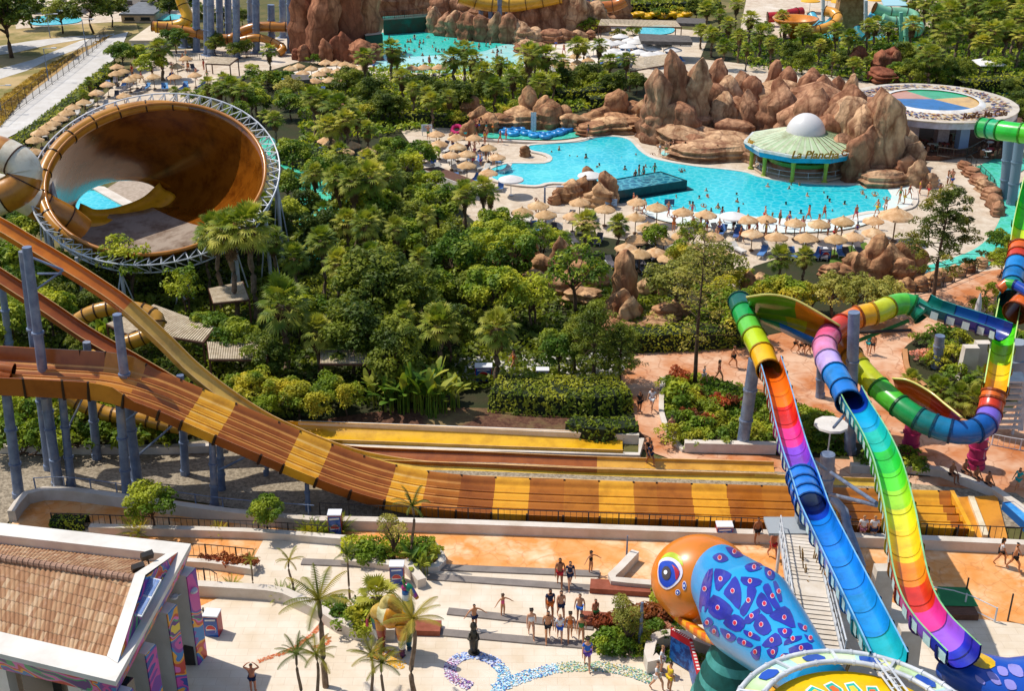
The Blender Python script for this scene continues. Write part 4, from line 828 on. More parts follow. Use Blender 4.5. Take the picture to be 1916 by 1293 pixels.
multi('rainbow_slide', 'right rainbow slide, curling teal tube joined to a steep green channel', [
    ('t', [(1577, 642, 6.2, '#c07a14'), (1592, 664, 6, '#a87612'), (1608, 688, 5.6, '#c8d01e'), (1640, 722, 5, '#4cc02a'), (1678, 756, 4.6, '#12964a'), (1712, 780, 4.3, '#127a78'), (1745, 796, 4.1, '#1278a4'), (1785, 808, 4, '#125ea4'), (1820, 808, 4.1, '#1458a8'), (1845, 792, 4.3, '#7a62c8'), (1852, 770, 4.6, '#d63c1c'), (1856, 752, 5, '#e86e1c'), (1860, 736, 5.4, '#f09a20')], {}),
    ('c', [(1860, 740, 4.9, '#f0a61a'), (1864, 716, 5.2, '#f0c81a'), (1869, 684, 5.7, '#b4dc1c'), (1874, 650, 6.2, '#54d41c'), (1882, 606, 6.8, '#16b83c'), (1889, 566, 7.2, '#0d6a54'), (1892, 548, 7.4, '#0d6a54')], dict(lip='#c8e88a')),
    ('t', [(1890, 560, 7.9, '#0f7a8a'), (1894, 535, 8.2, '#1276c0'), (1898, 512, 8.5, '#1a82cc'), (1902, 494, 8.8, '#cf3a14'), (1906, 476, 9.1, '#e0641a'), (1908, 464, 9.3, '#e0641a')], {}),
    ('c', [(1907, 466, 8.8, '#f0c81a'), (1910, 446, 9.3, '#c4dc1c'), (1914, 425, 9.8, '#54d41c'), (1924, 380, 11, '#16c03c'), (1940, 320, 12.5, '#128e5a')], dict(lip='#c8e88a'))])
channel('window_slide', [(1722, 580, 7.7, '#12786c'), (1745, 592, 7.5, '#10646c'), (1780, 604, 7.4, '#124c88'), (1815, 615, 7.3, '#143c90'), (1860, 630, 7.2, '#1c2c80'), (1875, 636, 7.2, '#3a2c80')], .8, .95, 'dark teal and navy slide with a row of pale windows', lip='#2a9a90', windows=(1, .25, .8, '#cfe4dc'))
tube_slide('green_tube_slide', [(1836, 238, 9.5, '#14a040'), (1852, 240, 9.6, '#14b070'), (1875, 244, 9.7, '#2cc83a'), (1905, 248, 9.8, '#5ada2a'), (1975, 256, 10, '#5ada2a')], .92, 'bright green tube slide above the cafe terrace', ring=2.4)
tube_slide('decorated_tube', [(1870, 540, 9, '#d8641e'), (1884, 530, 9.4, '#3aa832'), (1902, 534, 9.4, '#1848b0'), (1925, 548, 9.2, '#e88a1e')], .34, 'thin striped ornament tube arching over the right slide', cat='ornament')
tube_slide('orange_tube_slide', [(1900, 585, 8, '#d8641e'), (1925, 560, 8.4, '#e87a1e'), (1960, 555, 8.6, '#e87a1e')], .8, 'orange tube slide bending out at the right edge')
def trough(name, curves, label, colf, cat='water slide'):
    rows = [spline([g(x, y, z) for x, y, z in c], n=24) for c in curves]
    mb = MB(); mb.loft([[r[i] for r in rows] for i in range(25)], False, cols=colf); o = mb.build('shell', GEL, smooth='all')
    sm = o.modifiers.new('thick', 'SOLIDIFY'); sm.thickness = .08
    root = empty(name, rows[0][0]); tag(root, label, cat); child_of(root, o)
    rb = MB(); rb.color('#d8d070').tube(rows[0], .07, 6); child_of(root, rb.build('rim', GEL, smooth='all')); return root
def cb(i, j):
    f = i / 24
    if j >= 4: return lin('#148a5a') if f < .25 else (lin('#1470cc') if f < .8 else lin('#c0a0e0'))
    if j <= 1: return lin('#4d8a10') if f < .5 else (lin('#d07a14') if f < .8 else lin('#c84a12'))
    return lin('#9ccc14') if f < .35 else (lin('#e8cc10') if f < .62 else lin('#e8901a'))
trough('slide_bowl', [[(1396, 556, 10), (1440, 551, 10.2), (1485, 560, 10), (1530, 584, 9.4), (1572, 610, 8.6)], [(1400, 568, 8.8), (1440, 570, 9), (1488, 578, 8.9), (1530, 598, 8.5), (1568, 616, 8)], [(1404, 584, 7.6), (1445, 588, 7.6), (1490, 596, 7.5), (1532, 610, 7.4), (1563, 624, 7.4)],
    [(1410, 592, 6.9), (1450, 600, 6.6), (1490, 610, 6.6), (1528, 624, 6.8), (1556, 632, 7.0)], [(1420, 594, 7.4), (1458, 604, 7.2), (1492, 618, 7.2), (1524, 632, 7.2), (1550, 641, 7.3)], [(1424, 604, 6.4), (1460, 620, 6.2), (1492, 636, 6.2), (1522, 648, 6.4), (1547, 652, 6.8)]], 'green and orange rainbow bowl wall swinging between two slides', cb)
trough('half_bowl', [[(1670, 708, 5.6), (1700, 712, 5.8), (1738, 732, 5.6), (1768, 756, 5.4), (1800, 782, 5.2)], [(1674, 722, 4.4), (1702, 728, 4.4), (1738, 748, 4.3), (1765, 768, 4.2), (1794, 788, 4.2)], [(1680, 740, 3.5), (1706, 748, 3.4), (1736, 764, 3.4), (1760, 780, 3.4), (1786, 796, 3.4)], [(1690, 752, 3.4), (1712, 762, 3.3), (1740, 780, 3.3), (1760, 792, 3.3), (1780, 802, 3.3)]],
    'orange and red half bowl beside the teal tube', lambda i, j: lin('#e8721a') if i < 12 else (lin('#dc4416') if i < 20 else lin('#e85a80')))
# supports of the rainbow slides
for nm, top, gy, bx, r, c, lab in (('support_column', (1412, 672), 842, 1388, .40, None, 'tall grey steel pillar under the left rainbow slide'), ('support_column', (1598, 584), 850, 1590, .36, None, 'steel mast rising beside the red slide junction'), ('support_column', (1549, 850), 985, 1540, .42, None, 'thick steel pillar between the two lower channels'),
        ('support_column', (1759, 628), 690, 1752, .36, None, 'steel pillar in the round garden bed'), ('support_column', (1709, 790), 850, 1702, .5, '#a82c5a', 'magenta pillar under the teal tube'), ('support_column', (1834, 818), 876, 1824, .52, '#a82c5a', 'magenta pillar with a white drawn figure near the seat wall'), ('support_column', (1888, 262), 372, 1880, .55, '#6c8494', 'left of two slim blue grey pillars under the green tube'), ('support_column', (1908, 262), 384, 1892, .5, '#6c8494', 'right of two slim blue grey pillars under the green tube'), ('support_column', (1538, 640), 745, 1534, .3, None, 'grey pillar under the rainbow bowl'), ('support_column', (1905, 640), 740, 1897, .6, '#8f99a6', 'pale grey pillar at the right edge behind the slide')):
    m = STEEL if c is None else mat('paint' + c.strip('#'), c, None, rough=.5); pipe(nm, g(bx, gy), at(*top, gy), r, lab, m=m)
def strut(name, pts, r, label, m=None, cat='brace', group=None):
    mb = MB(); mb.tube([g(*p) for p in pts], r, 8); return tag(mb.build(name, m or STEEL, smooth=50), label, cat, group)
strut('brace', [(1555, 885, 5.5), (1640, 942, 7.6)], .11, 'upper pale strut from the thick pillar to the yellow channel'); strut('brace', [(1553, 925, 4), (1640, 946, 7.5)], .11, 'lower pale strut from the thick pillar to the yellow channel')
strut('brace', [(1545, 880, 5.5), (1500, 846, 7)], .11, 'pale strut from the thick pillar to the purple channel'); strut('brace', [(1600, 640, 6), (1700, 600, 7.2)], .13, 'green diagonal arm from the steel mast', mat('green_steel', '#3c7a3a')); strut('brace', [(1598, 622, 6.6), (1705, 618, 6.8)], .12, 'dark horizontal arm from the steel mast', RAILM)
strut('water_pipe', [(1560, 935, 3), (1580, 958, 3), (1585, 985, 2.6), (1598, 1020, 2.2), (1612, 1060, 1.8), (1612, 1088, .8)], .26, 'thick grey water pipe running between the slides', cat='pipe'); strut('water_pipe', [(1566, 1000, 2.2), (1582, 1040, 2), (1596, 1080, 1.8)], .22, 'shorter grey water pipe beside the thick one', cat='pipe')
strut('brace', [(1700, 795, 3), (1668, 770, 4)], .12, 'green arm from the magenta pillar', mat('green_steel', '#3c7a3a')); strut('brace', [(1592, 762, 6), (1560, 800, 6.6)], .09, 'thin strut below the lilac tube')
def slab(name, px, top, gy, wd, dp, label, rz=0, taper=.85, c=None):
    b = g(px, gy); h = hgt(px, gy, top); mb = MB(); mb.box((b.x, b.y, h / 2), (wd, dp, h), rz, taper); return tag(mb.build(name, c or CURB), label, 'pillar')
slab('concrete_pillar', 1642, 1062, 1148, 1.1, .8, 'white concrete pillar between the blue and orange channels'); slab('concrete_pillar', 1548, 1140, 1235, .9, .6, 'white concrete pillar beside the lattice stair'); slab('concrete_pillar', 1690, 1175, 1255, 1.2, .7, 'white concrete pillar by the pink channel end')
slab('concrete_pillar', 1806, 648, 712, 1.2, .8, 'left white tapered pillar in the round bed'); slab('concrete_pillar', 1828, 640, 705, 1.2, .8, 'right white tapered pillar in the round bed')
# ---- giant bowl
def bowl():
    C = g(293, 327, 9.0); Rm = 9.0; tilt = R(27); V3 = Vector
    # rim plane leans towards the viewer's side, back edge high
    ex = V3((1, 0, 0)); nrm = V3((.05, -sin(tilt), cos(tilt))).normalized(); ey = nrm.cross(ex).normalized(); ex = ey.cross(nrm)
    H = g(222, 378, 3.4); hr = 3.9
    root = empty('giant_bowl_slide', V3((C.x, C.y, 0))); tag(root, 'giant brown funnel slide tilted with a hole over a small pool', 'water slide')
    n = 72; m = 22; rings = []
    for k in range(m + 1):
        f = k / m; rg = []
        for j in range(n):
            a = 2 * pi * j / n; p = C + (ex * cos(a) + ey * sin(a)) * Rm; q = H + V3((cos(a) * hr, sin(a) * hr * .9, .0 + 1.0 * max(0, sin(a)) ))
            bul = sin(pi * f) ** .8; x = p.lerp(q, f)
            x = x + (V3((cos(a), sin(a), 0)) * .9 - V3((0, 0, 1.9))) * bul * (1 - .35 * f); rg.append(x)
        rings.append(rg)
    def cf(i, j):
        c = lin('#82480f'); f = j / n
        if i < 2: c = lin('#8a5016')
        if .62 < f < .93: c = lin('#b0a090') if i > 5 else c           # sky reflection on the near slope, painted into its colour
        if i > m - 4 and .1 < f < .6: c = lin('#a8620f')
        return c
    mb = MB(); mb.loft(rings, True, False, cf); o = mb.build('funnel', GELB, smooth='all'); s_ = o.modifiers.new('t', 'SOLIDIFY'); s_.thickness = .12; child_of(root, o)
    lip = MB(); pr = []
    for j in range(n): a = 2 * pi * j / n; pr.append(C + (ex * cos(a) + ey * sin(a)) * (Rm + .12))
    lip.color('#b8741e'); lip.tube(pr, .16, 8, loop=True); child_of(root, lip.build('rim', GEL, smooth='all'))
    # entry gutter rolled round the left half of the rim
    gb = MB(); jb = MB(); arc = []
    for j in range(52):
        a = R(82 + 152 * j / 51); k = sin(pi * j / 51) ** .5; arc.append((C + (ex * cos(a) + ey * sin(a)) * (Rm + .55 * k) - nrm * .35, .22 + .42 * k))
    gb.color('#c08224'); gb.tube([p for p, _ in arc], [r for _, r in arc], 14, cap=True); child_of(root, gb.build('entry_gutter', GEL, smooth='all')); jb.color('#3a200c')
    for j in range(3, 50, 5):
        p, r = arc[j]; t = (arc[j + 1][0] - p).normalized(); jb = MB(); jb.color('#3a200c').tube([p - t * .06, p + t * .06], r * 1.1, 14); child_of(root, jb.build('joint_flange', JOINTC))
    # spout that curls out of the hole
    sp = [g(140, 402, 3.6), g(170, 413, 3.2), g(210, 412, 3.0), g(250, 402, 3.0), g(285, 386, 3.3), g(314, 360, 4.1)]; s = spline(sp, .4); m2 = MB()
    sweep(m2, s, [(1.1, -.5), (.9, -.1), (.4, .1), (-.2, .15), (-.7, .35), (-1.0, .8)], level=True, cols=[lin('#f0a81e')] * len(s)); so_ = m2.build('spout', GEL, smooth='all'); q = so_.modifiers.new('t', 'SOLIDIFY'); q.thickness = .08; child_of(root, so_)
    # lattice of white tubes round the rim
    lt = MB(); N_ = 60; A = []; B = []; D = []
    for j in range(N_):
        a = 2 * pi * j / N_; u = ex * cos(a) + ey * sin(a); A.append(C + u * (Rm + 1.35) + nrm * .1); B.append(C + u * (Rm + .75) - nrm * 1.5); D.append(C + u * (Rm + .2) - nrm * .3)
    for L_ in (A, B): lt.tube(L_, .07, 5, loop=True)
    for j in range(N_):
        k = (j + 1) % N_
        for p, q in ((A[j], B[j]), (A[j], B[k]), (A[j], D[k]), (B[j], D[j]), (D[j], A[j])): lt.tube([p, q], .045, 4, cap=False)
    child_of(root, lt.build('lattice_frame', STEELW))
    for i, a in enumerate((R(170), R(192), R(214), R(238), R(262), R(290), R(318), R(342), R(8))):
        u = ex * cos(a) + ey * sin(a); p = C + u * (Rm + .9) - nrm * 1.4; b = V3((p.x, p.y, 0)); leg = MB(); leg.tube([b, p], .16, 8)
        leg.tube([b + V3((.8, .3, 0)), p], .06, 5); leg.tube([b + V3((-.8, -.3, 0)), p], .06, 5); child_of(root, leg.build('leg', STEELW))
    return root
bowl()
# entry tubes at the left edge
def atube2(name, nodes, r, label, ring=1.9):
    P = [at(x, y, gy) for x, y, gy, c in nodes]; s, seg = seg_spline(P, .4); cols = [lin(n_[-1]) for n_ in nodes]; root = empty(name, s[0]); tag(root, label, 'water slide')
    mb = MB(); sweep(mb, s, circ(r, 20), True, cols=[cols[k] for k in seg], cap=True); child_of(root, mb.build('tube', GEL, smooth=50)); jb = MB(); jb.color('#4a2a10'); fr = frames(s)
    acc = 9
    for i in range(len(s)):
        if i: acc += (s[i] - s[i - 1]).length
        if acc > ring: acc = 0; t = fr[i][0]; jb = MB(); jb.color('#4a2a10').tube([s[i] - t * .05, s[i] + t * .05], r * 1.05, 20); child_of(root, jb.build('joint_flange', JOINTC))
    return root
W_, B_ = '#e8dcc4', '#b87a28'
atube2('entry_tube', [(-60, 280, 560, B_), (-10, 284, 562, B_), (16, 292, 564, W_), (40, 308, 566, W_), (48, 328, 568, B_), (36, 350, 572, B_), (8, 366, 576, W_), (-40, 385, 580, W_)], 1.35, 'thick brown and cream tube curling at the left edge')
atube2('entry_tube', [(-10, 352, 540, W_), (30, 362, 538, W_), (62, 378, 534, B_), (95, 396, 530, B_), (125, 412, 526, B_), (150, 432, 522, B_)], 1.3, 'brown and cream tube running down into the giant bowl')
# ---- tower ring near the camera
def ring():
    C = g(1612, 1376, 10.2); Ro = 4.4; root = empty('tower_roof', Vector((C.x, C.y, 0))); tag(root, 'round white pipe ring with pastel panels and yellow disc at the bottom edge', 'ride tower')
    n = 96; cr = lambda r, z: [C + Vector((r * cos(2 * pi * j / n), r * sin(2 * pi * j / n), z)) for j in range(n)]
    mb = MB(); mb.color('#e0e0e0').tube(cr(Ro, 0), .10, 8, loop=True).tube(cr(Ro * .80, .25), .10, 8, loop=True).tube(cr(Ro * 1.02, -.35), .07, 6, loop=True)
    child_of(root, mb.build('ring_pipes', STEELW, smooth='all'))
    cl = MB()
    for j in range(0, n, 3):
        for r, z in ((Ro, 0), (Ro * .8, .25)):
            a = 2 * pi * (j + .5) / n; p = C + Vector((r * cos(a), r * sin(a), z)); t = Vector((-sin(a), cos(a), 0)); cl.tube([p - t * .04, p + t * .04], .125, 8)
    for j in range(0, n, 8):
        a = 2 * pi * j / n; cl.bar(C + Vector((Ro * cos(a), Ro * sin(a), .04)), C + Vector((Ro * .8 * cos(a), Ro * .8 * sin(a), .29)), .1, .1)
    child_of(root, cl.build('clamps', STEELW))
    pb = MB(); pal = ['#c8e8b0', '#e8f0a0', '#b8e4d8', '#d8eec0']
    for j in range(n):
        a0, a1 = 2 * pi * j / n, 2 * pi * (j + 1) / n; c = lin(pal[(j // 3) % 4])
        for f0, f1 in ((.81, .99),):
            pb.poly([C + Vector((Ro * f * cos(a), Ro * f * sin(a), (.2 if f < .9 else -.03))) for f, a in ((f0, a0), (f1, a0), (f1, a1), (f0, a1))], c)
    for j in range(2, n, 8):
        a = 2 * pi * (j + 1.0) / n; m_ = C + Vector((Ro * .9 * cos(a), Ro * .9 * sin(a), .11)); t = Vector((-sin(a), cos(a), 0)); u = Vector((cos(a), sin(a), -.24))
        pb.poly([m_ + t * x * .42 + u * y * .26 + Vector((0, 0, .02)) for x, y in ((-1, -.2), (-.6, .9), (.2, 1), (1, .6), (.9, -.6), (.1, -1), (-.8, -.8))], lin('#1c4cb0'))
    child_of(root, pb.build('panels', GEL))
    db = MB(); db.color('#ecc00e').poly(cr(Ro * .79, -.15)); rd = random.Random(3)
    for k in range(9):
        a = R(50 + k * 16); m_ = C + Vector((Ro * .55 * cos(a), Ro * .55 * sin(a), -.135)); u = Vector((cos(a), sin(a), 0)); t = Vector((-u.y, u.x, 0))
        for sc2, cc, zz in ((1, '#e8f0e8', 0), (.8, '#28b8a8', .012), (.5, '#e8722a' if k % 2 else '#f0d040', .024)): db.poly([m_ + t * x * .33 * sc2 + u * y * .5 * sc2 + Vector((0, 0, zz)) for x, y in ((-.8, -1), (-1, .1), (-.2, 1), (.9, .7), (.5, -.3), (.9, -1))], lin(cc))
    child_of(root, db.build('disc', GEL))
    tb = MB(); p0 = C + Vector((1.5, 2.3, .1)); 
    for dx in (-.15, .15):
        for dz in (0, .3): tb.tube([p0 + Vector((dx, 1.2, dz)), p0 + Vector((dx + .9, -3, dz))], .045, 6)
    for k in range(10): a = p0 + Vector((.09 * k, 1.2 - .42 * k, 0)); tb.tube([a + Vector((-.15, 0, 0)), a + Vector((.15, -.2, .3))], .03, 5); tb.tube([a + Vector((.15, 0, 0)), a + Vector((-.15, -.2, .3))], .03, 5)
    child_of(root, tb.build('truss', STEELW))
    leg = MB()
    for a in (40, 140, 220, 320): leg.tube([C + Vector((Ro * .7 * cos(R(a)), Ro * .7 * sin(R(a)), -10.2)), C + Vector((Ro * .7 * cos(R(a)), Ro * .7 * sin(R(a)), -.2))], .3, 10)
    child_of(root, leg.build('tower_legs', STEEL))
ring()
# ---- cobra heads
def loft_body(nodes, seg=32, flat=.75):
    P = [g(x, y, z) for x, y, z, r in nodes]; s = spline(P, n=40); rr = spline([Vector((n_[3], 0, 0)) for n_ in nodes], n=40); fr = frames(s)
    return [[p + fr[i][1] * cos(a) * rr[i].x + fr[i][2] * sin(a) * rr[i].x * flat for a in (2 * pi * j / seg for j in range(seg))] for i, p in enumerate(s)]
def patch(bv, pts, col_, mb, off=.02, n=5, sm=True):
    """a painted patch that follows the curved skin"""
    q = spline([Vector((x, y, 0)) for x, y in pts], n=len(pts) * 3, closed=True) if sm else [Vector((x, y, 0)) for x, y in pts]
    c = sum(q, Vector()) / len(q); rings = []
    for f in (1, .66, .33):
        r = []
        for p in q:
            for k in range(9):
                v = c + (p - c) * f * (1 - .1 * k); h, nn, *_ = bv.ray_cast(Vector((0, 0, CH)), ray(v.x, v.y))
                if h is not None: break
            if h is None: return
            if nn.dot(ray(v.x, v.y)) > 0: nn = -nn
            r.append(h + nn * off)
        rings.append(r)
    mb.loft(rings, True, cols=[col_] * 3); mb.poly(rings[-1], col_)
def z4(x, y): return 1200 + x / 4.13, 980 + y / 4.13
def dot(cx, cy, rx, ry, n=10): return [(cx + rx * cos(2 * pi * i / n), cy + ry * sin(2 * pi * i / n)) for i in range(n)]
def cobra():
    root = empty('cobra_sculpture', g(1400, 1240)); tag(root, 'huge orange and turquoise cobra head sculpture over the slide', 'sculpture')
    rg = loft_body([(1535, 1290, 8.2, 1.2), (1488, 1238, 7.8, 1.12), (1448, 1194, 7.2, 1.38), (1407, 1152, 6.6, 1.75), (1375, 1114, 6.0, 2.05), (1350, 1086, 5.6, 2.12), (1336, 1064, 5.3, 1.85), (1322, 1052, 5.0, 1.2)], 44, 1.0)
    mb = MB(); mb.color('#109ad6').loft(rg, True, True); hood = mb.build('hood', mat('cobra_skin', (1, 1, 1), '#e0f0f4', .6, .35, attr=True, spec=.5, coat=.3), smooth='all'); child_of(root, hood)
    hc = g(1312, 1084, 4.8); hm = MB(); rings = []
    ax = Vector((-.78, .5, -.1)).normalized()
    for i in range(25):
        b = -pi / 2 + pi * i / 24
        rings.append([hc + Vector((cos(b) * cos(a) * 2.42, cos(b) * sin(a) * 2.2, sin(b) * 2.12)) for a in (2 * pi * j / 40 for j in range(40))])
    hm.color('#ea7e12').loft(rings, True); head = hm.build('head', mat('cobra_skin', (1, 1, 1)), smooth='all'); child_of(root, head)
    dg = bpy.context.evaluated_depsgraph_get()
    bv = BVHTree.FromPolygons([Vector(v) for v in mb.v], mb.f); bh = BVHTree.FromPolygons([Vector(v) for v in hm.v], hm.f)
    sp = MB(); PUR = lin('#242a9c'); RED = lin('#c81838'); WHT = lin('#e8d0e0'); SK = lin('#7fd8ec')
    spots = [([(790, 170), (860, 185), (880, 215), (860, 232), (810, 200)], (835, 195)), ([(658, 190), (740, 205), (790, 240), (720, 262)], (718, 222)), ([(558, 265), (600, 235), (640, 245), (668, 280), (610, 300)], (608, 270)), ([(805, 335), (850, 312), (920, 312), (920, 350), (840, 372)], (870, 342)), ([(955, 350), (985, 345), (1025, 390), (1010, 435), (965, 410)], (988, 390)),
        ([(548, 370), (500, 410), (470, 500), (455, 650), (500, 665), (530, 560)], (494, 508)), ([(580, 362), (688, 400), (640, 470), (590, 518), (572, 440)], (615, 432)), ([(725, 425), (765, 520), (752, 650), (690, 590), (645, 540), (680, 480)], (708, 525)), ([(780, 420), (918, 440), (890, 485), (800, 475)], (840, 450)), ([(565, 565), (700, 665), (625, 738), (530, 680)], (595, 652)),
        ([(820, 505), (882, 515), (860, 600), (800, 705), (768, 660), (815, 590)], (830, 598)), ([(930, 545), (980, 600), (1010, 680), (960, 690), (895, 620)], (952, 625)), ([(945, 505), (985, 480), (1020, 560), (1070, 650), (1030, 655), (980, 580)], (1012, 565)), ([(905, 665), (905, 710), (835, 775), (805, 735)], (855, 718)), ([(645, 770), (725, 710), (800, 770), (745, 832)], (728, 770)), ([(930, 710), (1000, 815), (940, 860), (875, 795)], (930, 785)),
        ([(1000, 720), (1120, 655), (1180, 805), (1090, 770)], (1105, 732)), ([(800, 828), (905, 870), (905, 905), (820, 870)], (848, 858)), ([(1060, 820), (1160, 825), (1130, 885), (1085, 870)], (1110, 840)), ([(942, 940), (1040, 855), (1080, 930), (1000, 955)], (1012, 905)), ([(1110, 940), (1140, 890), (1235, 875), (1215, 905)], (1172, 895)), ([(1150, 970), (1280, 930), (1310, 985), (1180, 1012)], (1235, 968)), ([(850, 1000), (920, 950), (905, 1055)], (885, 993)), ([(975, 985), (1055, 962), (1020, 1045)], (1022, 997)),
        ([(620, 815), (728, 870), (700, 910), (650, 885)], (678, 870)), ([(435, 695), (490, 720), (465, 790), (432, 760)], (452, 742)), ([(480, 790), (515, 730), (555, 765), (520, 800)], (513, 765)), ([(530, 830), (572, 790), (602, 875)], (568, 832)), ([(760, 885), (855, 930), (840, 955), (755, 925)], (800, 922)), ([(1040, 1080), (1110, 1005), (1150, 1045)], (1097, 1033)), ([(1210, 775), (1250, 790), (1275, 835), (1225, 815)], (1262, 812)), ([(1260, 862), (1330, 905), (1300, 920)], (1305, 890)), ([(1020, 460), (1050, 470), (1085, 580), (1060, 600)], (1060, 530))]
    for poly, c in spots:
        cc_ = [z4(*p) for p in poly]; mx, my = sum(q[0] for q in cc_) / len(cc_), sum(q[1] for q in cc_) / len(cc_); patch(bv, [(mx + (a - mx) * 1.14, my + (b - my) * 1.14) for a, b in cc_], PUR, sp, .025); cx, cy = z4(*c)
        patch(bv, dot(cx, cy, 4.0, 5.0), WHT, sp, .04, sm=False); patch(bv, dot(cx, cy, 3.0, 3.9), RED, sp, .055, sm=False)
    child_of(root, sp.build('hood_spots', GEL))
    em = MB()
    patch(bh, [z4(*p) for p in ((150, 285), (190, 235), (250, 225), (310, 270), (325, 340), (315, 300), (270, 290), (200, 275))], lin('#b8cc20'), em, .02)
    patch(bh, [z4(*p) for p in ((135, 330), (150, 285), (215, 262), (290, 300), (322, 370), (300, 440), (240, 495), (190, 510), (145, 470), (130, 400))], lin('#e6dce6'), em, .035)
    patch(bh, [z4(*p) for p in ((142, 330), (170, 295), (250, 300), (298, 370), (290, 420), (235, 480), (190, 492), (150, 450), (138, 390))], lin('#1c44b4'), em, .05)
    patch(bh, [z4(*p) for p in ((240, 320), (290, 360), (296, 395), (272, 440), (262, 370))], lin('#b8202c'), em, .065)
    patch(bh, dot(*z4(200, 385), 8.5, 13), lin('#4a3c38'), em, .08, sm=False); patch(bh, dot(*z4(197, 380), 3.2, 4), (1, 1, 1), em, .1, sm=False)
    for (x, y, a, b) in ((333, 480, 4, 9), (283, 532, 5, 6)):
        patch(bh, dot(*z4(x, y), a, b), lin('#e6dce6'), em, .03, sm=False); patch(bh, dot(*z4(x, y), a * .7, b * .75), lin('#1c44b4'), em, .045, sm=False); patch(bh, dot(*z4(x, y), a * .3, b * .35), (1, 1, 1), em, .06, sm=False)
    eye = em.build('eye', GEL); child_of(root, eye)
    tr = MB(); seam = [g(1240, 1090, 3.6)]
    under = spline([g(1236, 1090, 3.2), g(1258, 1140, 3.2), (g(1320, 1190, 4.2)), g(1390, 1218, 5.6), g(1432, 1272, 6.6), g(1470, 1320, 7.2)], .4)
    sweep(tr, under, [(-.25, -.35), (.3, -.1), (.25, .25), (-.2, .1)], True, cols=[lin('#e09a1c'), lin('#d8641a')] * 60, cap=True); child_of(root, tr.build('jaw_edge', GEL, smooth='all'))
    pl = MB()
    for x, y in ((1400, 1250), (1470, 1290)): b = g(x, y); pl.tube([b, b + Vector((0, 0, 5.2))], .25, 10)
    child_of(root, pl.build('post', STEEL))
cobra()
def cobra2():
    root = empty('cobra_sculpture', g(1880, 1350)); tag(root, 'deep blue cobra body with yellow and lilac patches at the lower right', 'sculpture')
    rg = loft_body([(1772, 1250, 8.6, .6), (1796, 1258, 8.8, 1.0), (1835, 1268, 8.9, 1.55), (1885, 1290, 8.6, 2.1), (1950, 1305, 8.3, 2.3), (2040, 1320, 8, 2.2)], 40, .8)
    mb = MB(); mb.color('#1450b8').loft(rg, True, True); child_of(root, mb.build('body', mat('cobra_skin', (1, 1, 1)), smooth='all')); bv = BVHTree.FromPolygons([Vector(v) for v in mb.v], mb.f); sp = MB()
    z = lambda x, y: (1276 + x / 2.986, 860 + y / 2.986)
    for poly, c in ((((1545, 1065), (1620, 1070), (1720, 1110), (1755, 1150), (1700, 1175), (1610, 1140)), '#ecc00e'), (((1690, 1040), (1800, 1035), (1905, 1045), (1905, 1130), (1830, 1140), (1730, 1100)), '#ecc00e'),
            (((1600, 1062), (1660, 1080), (1680, 1100), (1630, 1100)), '#c8b0d8'), (((1760, 1050), (1850, 1060), (1850, 1080), (1790, 1080)), '#c8b0d8'), (((1640, 1205), (1690, 1240), (1690, 1260), (1650, 1240)), '#9a94dc'), (((1700, 1190), (1750, 1200), (1785, 1260), (1740, 1250)), '#9a94dc'), (((1760, 1160), (1810, 1170), (1820, 1210), (1775, 1205)), '#9a94dc'), (((1820, 1150), (1890, 1160), (1905, 1220), (1840, 1200)), '#9a94dc'), (((1800, 1235), (1850, 1240), (1870, 1285), (1820, 1285)), '#9a94dc')):
        patch(bv, [z(*p) for p in poly], lin(c), sp, .03)
    child_of(root, sp.build('body_patches', GEL))
    pl = MB(); b = g(1900, 1420); pl.tube([b, b + Vector((0, 0, 7))], .5, 12); child_of(root, pl.build('post', STEEL))
cobra2()
# striped cone
cp = g(1368, 1345); mb = MB(); n = 22; prof = []
for i in range(n): f = i / n; prof.append((2.25 * (1 - f) ** 1.0 + .06 * (i % 2), 8.4 * f))
prof.append((.02, 8.5)); mb.lathe((cp.x, cp.y, 0), prof, 28, cols=[lin('#0f5a56') if i % 3 else lin('#4fa09a') for i in range(n + 1)]); tag(mb.build('striped_cone', mat('cone_paint', (1, 1, 1), '#a0c8c0', 1.2, .5, attr=True), smooth='all'), 'dark teal ribbed cone beneath the cobra neck', 'ornament')
